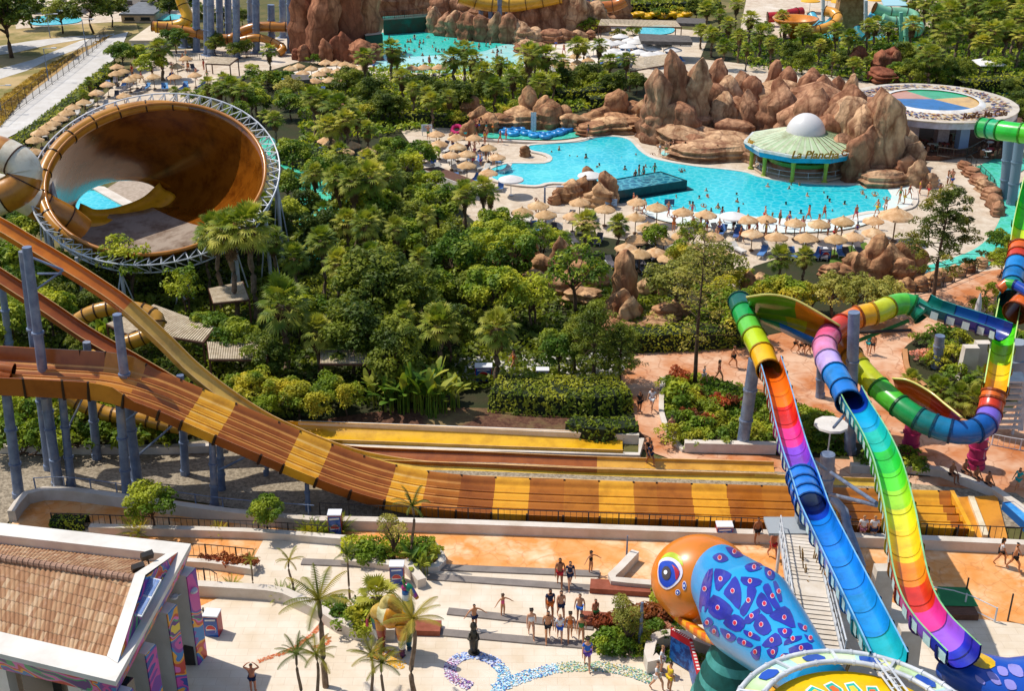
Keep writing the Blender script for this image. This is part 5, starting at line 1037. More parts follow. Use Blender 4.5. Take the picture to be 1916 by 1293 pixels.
# ---- white service stair
def stair():
    root = empty('white_stair', g(1480, 1090)); tag(root, 'white metal staircase climbing beside the long blue channel', 'staircase'); A = g(1490, 998, 3.0); B = g(1535, 1232, 8.0); tb = MB(); sb = MB(); hr = MB(); n = 30
    t = (B - A); d = Vector((t.x, t.y, 0)).normalized(); sd_ = Vector((d.y, -d.x, 0)); z = [0] * (n + 1); k = 0
    for i in range(n + 1):
        p = A.lerp(B, i / n); w_ = 1.7; tb.box((p.x, p.y, p.z), (w_, .26 if i not in (0, 15, 16, 30) else .62, .06), atan2(d.y, d.x) - pi / 2)
    ub = MB(); ub.bar(A - Vector((0, 0, .32)), B - Vector((0, 0, .32)), 1.7, .03); child_of(root, ub.build('tread_underlay', mat('dark_underlay', '#6a6258')))  # dark panel added under the stair so the tread gaps read dark
    for s_ in (-.9, .9):
        sb.bar(A + sd_ * s_, B + sd_ * s_, .08, .32); pts = [A + sd_ * s_ + Vector((0, 0, 1)), B + sd_ * s_ + Vector((0, 0, 1))]; hr.tube(pts, .04, 6); hr.tube([p - Vector((0, 0, .45)) for p in pts], .025, 5)
        for i in range(0, n + 1, 3): p = A.lerp(B, i / n) + sd_ * s_; hr.tube([p, p + Vector((0, 0, 1))], .03, 5)
    lg = MB()
    for i in (0, 15, 30):
        for s_ in (-.8, .8): p = A.lerp(B, i / n) + sd_ * s_; lg.tube([Vector((p.x, p.y, 0)), p], .09, 6)
    for o in (tb.build('treads', CURB), sb.build('stringers', STEELW), hr.build('handrails', STEELW), lg.build('posts', STEELW)): child_of(root, o)
    pb = MB(); p = g(1472, 985, 3.2); pb.box((p.x, p.y, 3.2), (2.2, 1.6, .15)); pb.box((p.x + .9, p.y, 4.0), (.9, .7, .9)); child_of(root, pb.build('platform', mat('grey_box', '#9aa0a4')))
    s2 = empty('white_stair', g(1890, 800)); tag(s2, 'short white staircase beside the steep green channel', 'staircase'); tb = MB()
    for i in range(9): p = g(1888 - i * .6, 712 + i * 11, 4.2 - i * .45); tb.box((p.x, p.y, p.z), (1.7, .38, .1))
    child_of(s2, tb.build('treads', CURB)); hb = MB()
    for s_ in (-.95, .95):
        a, b = g(1888, 706, 4.3), g(1883, 806, .4); a.x += s_; b.x += s_; hb.bar(a, b, .1, .35); hb.tube([a + Vector((0, 0, 1)), b + Vector((0, 0, 1))], .04, 6)
        for k in range(5): p = a.lerp(b, k / 4); hb.tube([p, p + Vector((0, 0, 1))], .03, 5)
        hb.tube([a, Vector((a.x, a.y, 0))], .1, 6)
    hb.box((g(1890, 705, 4.4).x, g(1890, 705, 4.4).y, 4.35), (2, 1.4, .12)); child_of(s2, hb.build('frame', STEELW))
    # lattice of rods under the blue channel
    lt = MB(); rd = random.Random(4)
    for i in range(26):
        f = i / 26; a = g(1510 + 55 * f, 1010 + 220 * f, 5 * (1 - f) + 6 * f); lt.tube([Vector((a.x - .3, a.y, 0)), a + Vector((.5, rd.uniform(-1, 1), 0))], .035, 4); lt.tube([Vector((a.x + .5, a.y + 1, 0)), a + Vector((-.4, rd.uniform(-1, 1), 0))], .035, 4)
    tag(lt.build('lattice_rods', mat('bamboo_tan', '#a08050')), 'tan lattice of rods between the white stair and blue channel', 'lattice')
stair()
# ================================================================ sculpted rocks
ROCK = mat('sculpted_rock', (1, 1, 1), '#948070', .7, .92, .3, 1.8, attr=True, contrast=(.35, .7), c3='#86563c', c3s=.5, c3c=(.52, .75), stretch=(1, 1, .5), cells=(.5, .09, '#6a3c28', .6))
RED_, TAN_, BRW_ = ('#c49470', '#d4ac84', '#b48260'), ('#d8ae80', '#cfa072', '#c4946a'), ('#a8684a', '#c08460', '#985a40')
def blob(c, rx, ry, h, seed, pal, seg=20, lv=10, lean=None):
    rd = random.Random(seed); mb = MB(); rings = []; ln = lean or (rd.uniform(-.12, .12), rd.uniform(-.08, .08)); base = lin(pal[seed % 3]); ph = rd.uniform(0, 9); pw = rd.uniform(5, 12); cols = []
    cut = rd.uniform(-.35, .35), rd.uniform(-.25, .25)
    for i in range(lv + 1):
        t = i / lv; k = (1 - t ** pw * .5) * (1.12 - (.24 if h > 1.5 * rx else .13) * t ** 1.4); ring_ = []
        if i == lv: k *= .8
        for j in range(seg):
            a = 2 * pi * j / seg; fl = mnoise.noise(Vector((cos(a) * 1.5 + ph, sin(a) * 1.5, t * h * .16 + seed))) ; f2 = mnoise.noise(Vector((cos(a) * 4 + ph, sin(a) * 4, t * .8 * h / max(rx, 1) + seed)))
            k2 = k * (1 + .09 * ((i * 7 + seed) % 3 - 1)); r = k2 * (1 + .42 * fl + .2 * f2 + .1 * mnoise.noise(Vector((t * 5, ph, seed)))); z = h * t ** .95 * (1 + (cut[0] * cos(a) + cut[1] * sin(a)) * .5 * t * min(1, 2.2 * rx / h))
            ring_.append((c.x + cos(a) * rx * r + ln[0] * h * t, c.y + sin(a) * ry * r + ln[1] * h * t, z - .1))
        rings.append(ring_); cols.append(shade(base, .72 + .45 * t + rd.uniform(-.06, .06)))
    mb.loft(rings, True, True, cols); return mb
def rocks(name, lst, label, pal=RED_, part='rock_spire', depth=.8, k=1.0, cat='rocks'):
    c0 = g(lst[0][0], lst[0][1]); root = empty(name, c0); tag(root, label, cat)
    for i, (px, gy, top, wd) in enumerate(lst):
        c = g(px, gy); r = mpp(px, gy) * wd / 2 * k; c.y += r * depth * .6; h = hgt(px, gy, top); h *= .93
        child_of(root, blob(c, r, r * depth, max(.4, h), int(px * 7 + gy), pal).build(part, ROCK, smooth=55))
    return root
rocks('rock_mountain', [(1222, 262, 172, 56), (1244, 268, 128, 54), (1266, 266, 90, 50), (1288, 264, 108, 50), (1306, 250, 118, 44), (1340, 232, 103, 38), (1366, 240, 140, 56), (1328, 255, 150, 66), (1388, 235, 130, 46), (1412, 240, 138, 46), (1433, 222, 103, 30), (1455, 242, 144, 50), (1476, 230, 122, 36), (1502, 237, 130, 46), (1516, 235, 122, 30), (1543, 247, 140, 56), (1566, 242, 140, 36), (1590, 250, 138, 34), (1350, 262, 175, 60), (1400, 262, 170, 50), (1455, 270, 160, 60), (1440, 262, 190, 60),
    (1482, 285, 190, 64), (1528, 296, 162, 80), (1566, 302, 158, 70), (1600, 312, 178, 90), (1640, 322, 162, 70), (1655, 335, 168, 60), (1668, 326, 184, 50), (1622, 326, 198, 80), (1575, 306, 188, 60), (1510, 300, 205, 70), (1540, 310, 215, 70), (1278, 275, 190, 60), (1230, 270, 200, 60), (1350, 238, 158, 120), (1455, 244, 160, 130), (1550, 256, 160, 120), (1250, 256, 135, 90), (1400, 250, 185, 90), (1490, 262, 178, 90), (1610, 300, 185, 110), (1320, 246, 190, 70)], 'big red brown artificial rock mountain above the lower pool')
rocks('rock_mountain', [(1610, 120, 84, 32), (1600, 122, 95, 26), (1662, 134, 84, 26), (1648, 140, 94, 40), (1655, 156, 128, 56), (1672, 138, 90, 22)], 'small rock outcrop among the palms behind the cafe', BRW_)
rocks('rock_terrace', [(1310, 262, 205, 90), (1375, 272, 222, 80), (1300, 282, 238, 110), (1365, 292, 252, 110), (1340, 302, 268, 130), (1420, 306, 262, 50), (1290, 290, 255, 60)], 'stepped rock cascade ledges left of the domed bar', RED_, 'rock_ledge', .6)
rocks('rock_terrace', [(1572, 330, 250, 60), (1604, 342, 246, 50), (1618, 338, 232, 30), (1650, 336, 298, 95), (1655, 350, 318, 100), (1640, 322, 284, 60), (1692, 325, 246, 46), (1706, 335, 262, 44), (1690, 312, 238, 40), (1718, 350, 300, 40), (1740, 352, 322, 30), (1700, 345, 290, 40)], 'stepped rock ledges right of the domed bar', RED_, 'rock_ledge', .6)
rocks('rock_wall', [(878, 222, 180, 36), (893, 242, 200, 40), (908, 248, 215, 50), (942, 242, 213, 60), (976, 242, 203, 70), (992, 236, 162, 36), (1012, 240, 178, 38), (1028, 243, 188, 46), (1055, 240, 196, 30), (1080, 246, 213, 60), (1105, 240, 208, 42), (1130, 236, 198, 50), (1158, 233, 167, 46), (1176, 233, 190, 38), (1197, 237, 190, 50), (1130, 250, 222, 90), (1166, 246, 217, 70), (1215, 240, 190, 40), (1108, 256, 230, 50), (875, 255, 225, 26), (905, 232, 205, 30)], 'long tan rock wall with a small waterfall above the tube river', TAN_)
rocks('rock_fins', [(1000, 502, 452, 26), (1045, 512, 442, 36), (1018, 522, 478, 44), (1062, 508, 460, 42), (1120, 545, 505, 40), (1085, 540, 490, 50), (1052, 562, 515, 70), (1000, 545, 505, 50), (950, 505, 470, 60), (870, 485, 445, 30), (892, 505, 460, 44), (1090, 575, 540, 60)], 'tan rock fins among the feathery trees', TAN_)
rocks('rock_spire', [(1165, 592, 466, 46), (1160, 608, 545, 54), (1190, 605, 562, 26), (1205, 562, 520, 32), (1230, 560, 525, 32), (1172, 616, 560, 46), (1250, 606, 570, 54), (1222, 620, 598, 90), (1160, 624, 600, 70), (1270, 600, 560, 40)], 'tallest tan rock spire beside the shaded terrace', TAN_)
rocks('rock_pile', [(1104, 356, 311, 28), (1090, 366, 330, 40), (1070, 376, 336, 42), (1052, 380, 350, 36), (1138, 382, 323, 38), (1112, 388, 352, 44), (1128, 390, 345, 40), (1150, 380, 357, 16), (1040, 384, 362, 24)], 'tan rock pile at the end of the raised dark pool', TAN_)
rocks('rock_fins', [(1640, 524, 436, 46), (1628, 520, 465, 40), (1612, 528, 474, 56), (1662, 528, 458, 44), (1560, 524, 492, 50), (1588, 528, 496, 50), (1690, 522, 452, 50), (1712, 516, 458, 40), (1682, 534, 484, 60), (1648, 532, 470, 50)], 'tan rock ridge with a sharp peak beside the lawn', TAN_)
rocks('rock_fins', [(1400, 566, 506, 28), (1420, 560, 510, 34), (1437, 562, 518, 24), (1410, 572, 530, 40)], 'narrow brown rocks beside the fan palms', TAN_)
rocks('rock_wall', [(1680, 556, 528, 26), (1700, 548, 522, 30), (1722, 545, 518, 30), (1745, 536, 508, 34), (1768, 528, 504, 30), (1790, 520, 498, 28), (1812, 512, 490, 28), (1835, 502, 482, 26), (1858, 492, 474, 26), (1880, 484, 468, 24)], 'low rock wall along the outer bank of the right river', TAN_, depth=1)
rocks('rock_wall', [(1808, 318, 302, 26), (1818, 332, 312, 28), (1832, 346, 325, 28), (1846, 360, 335, 30), (1856, 376, 348, 30), (1864, 392, 362, 28), (1868, 406, 378, 24)], 'rock wall curving beside the jade pool and cafe stairs', RED_, depth=1.2)
rocks('rock_cliff', [(575, 104, -40, 52), (602, 110, -30, 60), (640, 104, -50, 76), (672, 100, -60, 60), (625, 118, 64, 26), (611, 122, 70, 22), (568, 114, 80, 22), (650, 118, 60, 34), (676, 120, 74, 44), (700, 114, 78, 30), (556, 112, 88, 20)], 'tall dark brown rock cliff left of the wave pool', BRW_)
rocks('rock_cliff', [(720, 36, -40, 50), (755, 34, -45, 60), (795, 34, -35, 50), (828, 50, -10, 50), (865, 50, -12, 56), (905, 52, -16, 60), (945, 56, -6, 50), (812, 62, 12, 30), (832, 68, 22, 30), (852, 70, 20, 34), (874, 76, 20, 36), (902, 78, 26, 38), (926, 80, 24, 36), (952, 82, 24, 36), (976, 84, 42, 40), (990, 62, 0, 50), (1020, 60, -24, 50), (1050, 60, -32, 60), (1078, 60, -12, 50), (1002, 82, 50, 32), (1030, 82, 54, 40), (1060, 80, 54, 40), (1086, 76, 56, 30), (1102, 74, 56, 22), (1120, 60, 0, 40), (1160, 40, -10, 40)], 'long orange rock cliff behind the wave pool', RED_)
rocks('rock_island', [(975, 98, 82, 30), (990, 100, 74, 34), (1006, 98, 78, 30)], 'small rock islet with a fountain at the wave pool edge', RED_, depth=1.2)
for i, (px, gy, top, wd) in enumerate([(983, 293, 270, 18), (845, 255, 246, 10)]):
    c = g(px, gy); r = mpp(px, gy) * wd / 2; tag(blob(c, r, r * .8, hgt(px, gy, top), 90 + i, TAN_).build('rock_statue', ROCK, smooth=55), ['small upright rock statue on the pool promontory', 'little rock post beside the tube river'][i], 'rocks')
# waterfalls
FOAM = mat('falling_water', '#dfe8e8', '#a9c8cc', 3, .3)
for i, (px, gy, top, wd, lab) in enumerate([(998, 246, 208, 10, 'thin white waterfall on the tan rock wall'), (1318, 250, 236, 26, 'upper left white cascade on the rock terraces'), (1340, 236, 224, 40, 'wide white cascade between the rock terraces'), (1425, 230, 200, 12, 'narrow cascade beside the mountain peak'), (1305, 240, 226, 8, 'small cascade at the left of the terraces'), (1625, 322, 262, 12, 'blue chute of water right of the domed bar')]):
    c = g(px, gy); c.y -= .35; h = hgt(px, gy, top); w_ = mpp(px, gy) * wd / 2; mb = MB(); mb.loft([[(c.x + w_ * (j / 4 - 1) , c.y - .5 * (1 - t) + .1 * sin(j * 2), h * t) for j in range(9)] for t in (0, .3, .6, .85, 1)], False); tag(mb.build('waterfall', FOAM, smooth='all'), lab, 'waterfall')
# rock faced river wall on the left
curb('retaining_wall', [(556, 292), (585, 304), (622, 322)], .6, 1.4, mat('pink_stone', '#b98468', '#9a6a52', 2.5, .9, .05, 5), 1, False, 0, 'pinkish stone wall along the left river', 'wall')
curb('retaining_wall', [(590, 218), (620, 205), (650, 208)], .6, .9, mat('pink_stone', ''), 1, False, 0, 'low pinkish stone wall among the upper palms', 'wall')
# ================================================================ buildings and structures
def text(s, p, size, m, rz=0, rx=R(90), parent=None, name='lettering', ext=.04, shear=.3, wd=1.0):
    cu = bpy.data.curves.new(name, 'FONT'); cu.body = s; cu.size = size; cu.extrude = ext; cu.shear = shear; cu.align_x = 'CENTER'; cu.offset = .028 * size; o = bpy.data.objects.new(name + '_tmp', cu); col.objects.link(o)
    bpy.context.view_layer.update(); me = bpy.data.meshes.new_from_object(o); bpy.data.objects.remove(o); bpy.data.curves.remove(cu); me.materials.clear(); me.materials.append(m)
    q = bpy.data.objects.new(name, me); col.objects.link(q); q.location = p; q.rotation_euler = (rx, 0, rz); q.scale = (wd, 1, 1)
    if parent is not None: q.parent = parent; q.matrix_parent_inverse = Matrix.Translation(parent.location).inverted()
    return q
GOLDL = mat('gold_lettering', '#c48a1c', '#a87414', 1, .4); PAINTG = mat('lime_paint', '#a8b84a', '#8ea038', 1.5, .6); GLASSD = mat('dark_window', '#1c2226', '#2a3236', .5, .15, spec=.6); PINKW = mat('cream_wall', '#d8c2a8', '#c0a488', .8, .85); WHITEP = mat('white_paint', '#e2ddd4', '#cfc8bc', .5, .6); WOODB = mat('brown_boards', '#6e4a38', '#523526', 1.5, .7, stretch=(1, 6, 1)); THATCH = mat('thatch', '#b89468', '#94744c', 1.6, .95, .04, 8, c3='#cbb088', c3s=.6); ROOFW = mat('pale_flat_roof', '#d8c8b0', '#c8b498', .4, .85)
# ---- domed pool bar
def bar():
    c = g(1500, 318); root = empty('pool_bar', c); tag(root, 'eight sided pool bar with pale green roof and white dome', 'pavilion'); n = 10; R1 = 6.3; a0 = R(-90 - 22)
    ring_ = lambda r, z, k=n: [Vector((c.x + r * cos(a0 + 2 * pi * j / k), c.y + r * .92 * sin(a0 + 2 * pi * j / k), z)) for j in range(k)]
    mb = MB(); A, B = ring_(R1, 3.3), ring_(2.2, 4.4)
    for j in range(n):
        m_ = 12
        for q in range(m_):
            f0, f1 = q / m_, (q + 1) / m_; p0, p1 = A[j].lerp(A[(j + 1) % n], f0), A[j].lerp(A[(j + 1) % n], f1); r0, r1 = B[j].lerp(B[(j + 1) % n], f0), B[j].lerp(B[(j + 1) % n], f1)
            k = .07 if q % 3 == 0 else 0; mb.poly([p0 + Vector((0, 0, k)), p1 + Vector((0, 0, k * .2)), r1 + Vector((0, 0, k * .2)), r0 + Vector((0, 0, k))], lin('#b4c89a') if q % 3 else lin('#d4dcb8'))
    child_of(root, mb.build('roof', GEL)); fb = MB()
    fb.color('#d8dcd4').loft([ring_(R1 + .02, 3.3), ring_(R1 + .3, 3.28), ring_(R1 + .34, 3.0)], True); fb.color('#1a9cc4').loft([ring_(R1 + .3, 3.0), ring_(R1 + .12, 2.45)], True); fb.color('#6a7a70').loft([ring_(R1 + .12, 2.45), ring_(R1 - 1, 2.5), ring_(1, 2.6)], True)
    child_of(root, fb.build('fascia', GEL)); db = MB(); db.lathe((c.x, c.y, 4.1), [(2.15 * cos(R(t)), 2.3 * sin(R(t))) for t in range(0, 91, 9)], 36); child_of(root, db.build('dome', mat('white_dome', '#d8d4d0', None, rough=.35, spec=.4), smooth='all'))
    for j in range(n):
        p = ring_(R1 - .7, 0)[j]
        if j in (3, 4, 5, 6, 7) and p.y > c.y + 2: continue
        pb = MB(); pb.lathe((p.x, p.y, 0), [(.34, 0), (.34, .25), (.2, .3), (.22, 1.6), (.3, 2.5)], 10); child_of(root, pb.build('column', PAINTG, smooth=40))
    bb = MB(); bb.color('#9a6a48').lathe((c.x, c.y + .6, 0), [(3.4, 0), (3.2, .8), (3.6, 1.0)], 24); bb.color('#4cae3c').lathe((c.x, c.y + .6, 0), [(3.6, 1.0), (3.75, 1.05), (3.75, 1.45), (3.2, 1.5), (.1, 1.5)], 24); child_of(root, bb.build('counter', GEL, smooth=40))
    for j in range(7):
        a = R(-160 + j * 23); pb = MB(); pb.color('#b8c020').lathe((c.x + 2.6 * cos(a), c.y + .6 + 2.6 * sin(a), 1.5), [(.06, 0), (.12, .3), (.38, 1.1)], 8); child_of(root, pb.build('trumpet_post', GEL, smooth=40))
    fl = MB(); fl.prism(ring_(5.4, 0), .12, .3); child_of(root, fl.build('floor', PINKW)); rb = MB(); q = ring_(5.1, .3, 40)
    for z in (.6, 1.1): rb.tube([p + Vector((0, 0, z - .3)) for p in q], .03, 4, loop=True)
    for p in q[::2]: rb.tube([p, p + Vector((0, 0, .8))], .03, 4)
    child_of(root, rb.build('railing', STEELW))
    text("La Plancha", g(1524, 296, 3.45) , 1.12, GOLDL, 0, R(75), root, wd=1.05); text("bar", g(1404, 268, 3.5), .75, GOLDL, R(-60), R(75), root)
    e = g(1580, 291, 3.55); m2 = MB(); m2.tube([e + Vector((.3 * cos(t), 0, .3 * sin(t) + .3)) for t in (0.3, 1.2, 2.2, 3.2, 4.2, 5.2, 6)], .1, 6); child_of(root, m2.build('emblem', mat('red_gold', '#a8581c')))
bar()
# ---- round cafe roof
def cafe():
    c = g(1745, 192, 4.3); R1 = 9.7; root = empty('cafe_pavilion', Vector((c.x, c.y, 0))); tag(root, 'ring roofed cafe with mosaic roof and coloured centre', 'pavilion'); n = 72
    rr = lambda r, z: [Vector((c.x + r * cos(2 * pi * j / n), c.y + r * sin(2 * pi * j / n), z)) for j in range(n)]
    mb = MB(); mb.loft([rr(R1, 4.3), rr(R1, 4.42), rr(R1 - .8, 4.45)], True, cols=[lin('#dccab0')] * 3).loft([rr(R1 - .1, 4.3), rr(R1 - .1, 3.6), rr(R1 - .5, 3.55), rr(6, 3.6)], True, cols=[lin('#c4c0cc')] * 3 + [lin('#8a848c')]); mb.loft([rr(6.0, 4.5), rr(5.6, 4.75), rr(5.2, 4.7)], True, cols=[lin('#ece6dc')] * 3); child_of(root, mb.build('roof_rim', GEL, smooth=40))
    ms = MB(); ms.color('#d8c4a0').loft([rr(R1 - .8, 4.45), rr(6.0, 4.5)], True); rd = random.Random(2); pal = ['#d8a030', '#3a3a7a', '#c87828', '#6a5a8a', '#e8b850', '#8a4a3a', '#2a4a9a']
    for i in range(900):
        a = rd.uniform(0, 2 * pi); r = rd.uniform(6.2, R1 - 1.0); w_, h_ = rd.uniform(.12, .3), rd.uniform(.07, .13); u = Vector((cos(a + .5), sin(a + .5), 0)); v = Vector((-u.y, u.x, 0)); p = Vector((c.x + r * cos(a), c.y + r * sin(a), 4.52))
        ms.poly([p - u * w_ - v * h_, p + u * w_ - v * h_, p + u * w_ + v * h_, p - u * w_ + v * h_], lin(rd.choice(pal)))
    child_of(root, ms.build('roof_mosaic', GEL)); fb = MB(); ctr = Vector((c.x, c.y, 4.35)); q = rr(5.2, 4.6); ctr.z = 4.75
    seq = [(4, 22, '#20a868'), (22, 34, '#c88a68'), (34, 62, '#1c68a8'), (62, 76, '#e0b058')]
    for a, b, cc in seq:
        for j in range(a, b): fb.poly([ctr, q[j % n], q[(j + 1) % n]], lin(cc))
    child_of(root, fb.build('centre_roof', GEL))
    for j, px in enumerate((1640, 1700, 1757, 1796, 1885, 1850)):
        gy = (290, 288, 284, 286, 250, 240)[j]; p = g(px, gy); pb = MB(); pb.box((p.x, p.y, 1.8), (1.3 if j == 3 else 1.5, .9, 3.6), .1 * j, .92); child_of(root, pb.build('column', mat('mosaic_column', '#a89898', '#8a7880', 4, .7) if j != 3 else mat('pale_blue_paint', '#8fa6c8')))
    text("Reef's  Ma Cafe", g(1843, 219, 4.75), .92, mat('brown_lettering', '#7a4a24'), R(16), R(70), root)
    fl = MB(); fl.prism([g(1680, 300), g(1760, 302), g(1800, 296), g(1890, 300), g(1990, 290), g(1960, 220), g(1700, 230)], .1, .6); child_of(root, fl.build('terrace_floor', WOODB))
cafe()
rd = random.Random(12); k = 0; L_ = [(rd.uniform(1690, 1800), rd.uniform(262, 292)) for _ in range(12)] + [(rd.uniform(1840, 1916), rd.uniform(262, 296)) for _ in range(8)]; oo = ords(L_)
for (x, y), o_ in zip(L_, oo):
    p = g(x, y, .6); root = empty('cafe_table', p); tag(root, 'small dining table with chairs in the shade of the cafe, ' + o_, 'table', 'dining tables under the cafe roof'); mb = MB(); mb.lathe(p, [(.3, 0), (.05, .05), (.05, .7), (.55, .72), (.55, .76), (.01, .77)], 12); child_of(root, mb.build('tabletop', [WHITEP, mat('red_cloth', '#8a2a2a'), mat('green_cloth', '#a8b8a0')][k % 3])); k += 1
    for a in (0.3, 2.1, 3.9, 5.4):
        cb_ = MB(); q = p + Vector((cos(a) * .85, sin(a) * .85, 0)); cb_.box((q.x, q.y, .42 + p.z), (.45, .45, .06), a).box((q.x + cos(a) * .2, q.y + sin(a) * .2, .7 + p.z), (.06, .45, .5), a)
        for dx, dy in ((-.18, -.18), (.18, .18), (-.18, .18), (.18, -.18)): cb_.box((q.x + dx, q.y + dy, .2 + p.z), (.04, .04, .4))
        child_of(root, cb_.build('chair', WOODB))
# ---- raised dark pool
def quad_box(name, pts, z0, z1, m, label, cat, top=None, tm=None):
    q = [g(x, y, z1) for x, y in pts]; root = empty(name, Vector((q[0].x, q[0].y, 0))); tag(root, label, cat); mb = MB(); mb.prism(q, z0, z1, top is None); child_of(root, mb.build('walls', m))
    if top is not None:
        cc = sum(q, Vector()) / len(q); mb = MB(); mb.poly([cc.lerp(p, .96) + Vector((0, 0, top)) for p in q]); child_of(root, mb.build('surface', tm)); mb = MB(); mb.loft([[p + Vector((0, 0, 0)) for p in q], [cc.lerp(p, .955) + Vector((0, 0, .02)) for p in q], [cc.lerp(p, .955) + Vector((0, 0, -.2)) for p in q]], True); child_of(root, mb.build('rim', m))
    return root
TEALD = mat('dark_teal_tiles', '#10484e', '#0c343a', 2, .3)
quad_box('raised_pool', [(1141, 336), (1236, 320), (1286, 337), (1152, 358)], 0, 1.2, TEALD, 'raised dark tiled overflow pool inside the turquoise pool', 'pool', -.06, water('deep_pool_water', '#0c5a70', '#127086', .6))
quad_box('pool_ledge', [(1150, 366), (1282, 346), (1298, 354), (1160, 377)], 0, .25, TEALD, 'low dark ledge at the foot of the raised pool', 'pool ledge')
quad_box('boardwalk_roof', [(786, 315), (820, 311), (906, 344), (884, 352)], 0, 1.3, WHITEP, 'sloping brown boardwalk deck with railing left of the pool', 'deck', 0.03, WOODB)
# ---- railings
def railing(pts, h, label, z=0, m=None, bal=.35, smooth=1.5, group=None, post=2.0, r=.03, level=None):
    P = [g(*p) if len(p) == 2 else g(*p) for p in pts]; s = spline(P, .35); root = empty('railing', s[0]); tag(root, label, 'railing', group); mb = MB(); up = Vector((0, 0, 1))
    for f in (1, .12): mb.tube([p + up * (z + h * f) for p in s[::3] + [s[-1]]], r, 5)
    child_of(root, mb.build('rails', m or RAILM)); mb = MB(); k = max(1, int(post / .35))
    for i, p in enumerate(s):
        if i % k == 0: mb.bar(p + up * z, p + up * (z + h + .03), .07, .07)
        elif bal: mb.bar(p + up * (z + h * .12), p + up * (z + h), .022, .022)
    child_of(root, mb.build('posts', m or RAILM)); return root
curb('retaining_wall', [(25, 978), (45, 950), (70, 937), (130, 936), (240, 950), (420, 975), (590, 992)], .45, .8, CURB, 1, False, 0, 'curved cream wall with a rail along the upper orange terrace', 'wall')
curb('retaining_wall', [(170, 1000), (270, 1002), (400, 1006), (500, 1010), (650, 1022)], .4, .6, CURB, 1, False, 0, 'long cream wall under the middle terrace railing', 'wall')
curb('retaining_wall', [(330, 1062), (400, 1066), (478, 1078)], .35, .55, CURB, 1, False, 0, 'short cream wall below the dark red shrubs', 'wall')
curb('retaining_wall', [(330, 1112), (430, 1118), (520, 1125), (560, 1140), (600, 1160), (660, 1195), (740, 1197)], .5, .8, CURB, 1, False, 0, 'curving cream planter wall round the plaza palms', 'wall')
curb('retaining_wall', [(590, 990), (700, 992), (900, 998), (1230, 1010), (1480, 1018), (1700, 1026), (2000, 1040)], .5, .75, CURB, 1, False, 0, 'long straight cream wall below the racing slide', 'wall')
curb('planter_curb', [(640, 1058), (700, 1064), (780, 1072), (815, 1072), (828, 1060), (818, 1040), (800, 1020)], .45, .5, CURB, .6, False, 0, 'rounded cream curb round the square planter', 'planter')
curb('planter_curb', [(758, 1067), (775, 1085), (790, 1104)], .5, .7, CURB, 1, False, 0, 'slanting cream wall stub beside the plaza steps', 'planter')
curb('planter_curb', [(1188, 1050), (1160, 1080), (1140, 1100), (1150, 1104), (1240, 1112)], .45, .7, CURB, .7, False, 0, 'bent cream wall at the right end of the steps', 'planter')
curb('planter_curb', [(1232, 1255), (1215, 1262), (1214, 1240), (1225, 1216), (1262, 1210), (1300, 1220), (1360, 1245)], .5, .9, CURB, .6, False, 0, 'curled cream wall beside the blue ride sign', 'planter')
curb('planter_curb', [(1240, 712), (1238, 780), (1262, 830), (1280, 848)], .35, .3, CURB, 1, False, 0, 'thin pale kerb left of the pillar garden', 'kerb')
curb('planter_curb', [(1692, 660), (1700, 700), (1745, 740), (1800, 775), (1850, 790)], .35, .35, mat('tan_kerb', '#c08a5c', '#b07a4c', 1), 1, False, 0, 'tan kerb round the round garden bed', 'kerb')
brk = mat('brick_bench', '#9a5640', '#84452f', 2, .8)
for a, b, lab in (((735, 1182), (825, 1185), 'long brown bench block near the camel statue'), ((1104, 1105), (1225, 1113), 'long brown bench block beside the bent wall'), ((1085, 1166), (1140, 1170), 'short brown bench block behind the group of bathers')):
    curb('bench_block', [a, b], .9, .45, brk, 0, False, 0, lab, 'bench')
railing([(70, 932), (130, 930), (240, 944), (420, 970), (590, 984)], 1.1, 'thin railing along the curved terrace wall', .3, STEEL, bal=None)
railing([(100, 988), (170, 990), (400, 1000), (500, 1004), (640, 1014)], 1.0, 'dark balustrade on the middle terrace wall')
railing([(330, 1050), (400, 1054), (478, 1062)], .9, 'dark railing in front of the red shrubs', .3)
railing([(330, 1098), (395, 1103), (410, 1112)], 1.0, 'short dark railing beside the terrace ramp', .3)
railing([(330, 1160), (378, 1163), (390, 1190)], 1.0, 'short dark railing behind the lamp post')
railing([(600, 975), (700, 980), (900, 986), (1230, 998), (1480, 1007), (1640, 1012), (1900, 1022), (2000, 1027)], 1.05, 'long black fence in front of the racing slide', .2)
railing([(0, 236), (40, 203), (90, 165), (150, 118), (200, 75)], 2.2, 'tall black fence along the service road verge', bal=.5, post=3)
railing([(1680, 560), (1740, 548), (1800, 524), (1840, 508)], 1.0, 'thin dark fence beside the right river', bal=None)
railing([(1808, 300), (1830, 322), (1858, 352), (1862, 380)], 1.0, 'dark fence on the curved rock wall')
railing([(1752, 302), (1800, 306), (1850, 284), (1900, 292), (1960, 296)], 1.1, 'dark timber bridge railing below the cafe', .6, bal=.5, r=.06)
railing([(700, 36, 2.6), (730, 34, 2.6), (760, 32, 2.6), (805, 27, 2.6)], 1.2, 'dark railing on the cave bridge behind the wave pool', 0, bal=.6)
railing([(1700, 960), (1760, 965), (1790, 1060)][:0] or [(1742, 1128), (1800, 1140), (1860, 1168)], .9, 'low rope fence of thin posts right of the green mat', .1, STEELW, bal=None)
railing([(1855, 835), (1890, 842), (1940, 850)], .9, 'white picket fence below the short white staircase', 0, STEELW)
railing([(330, 115), (420, 110), (520, 104)], 1.0, 'dark railing round the straw parasol terrace', bal=.6)
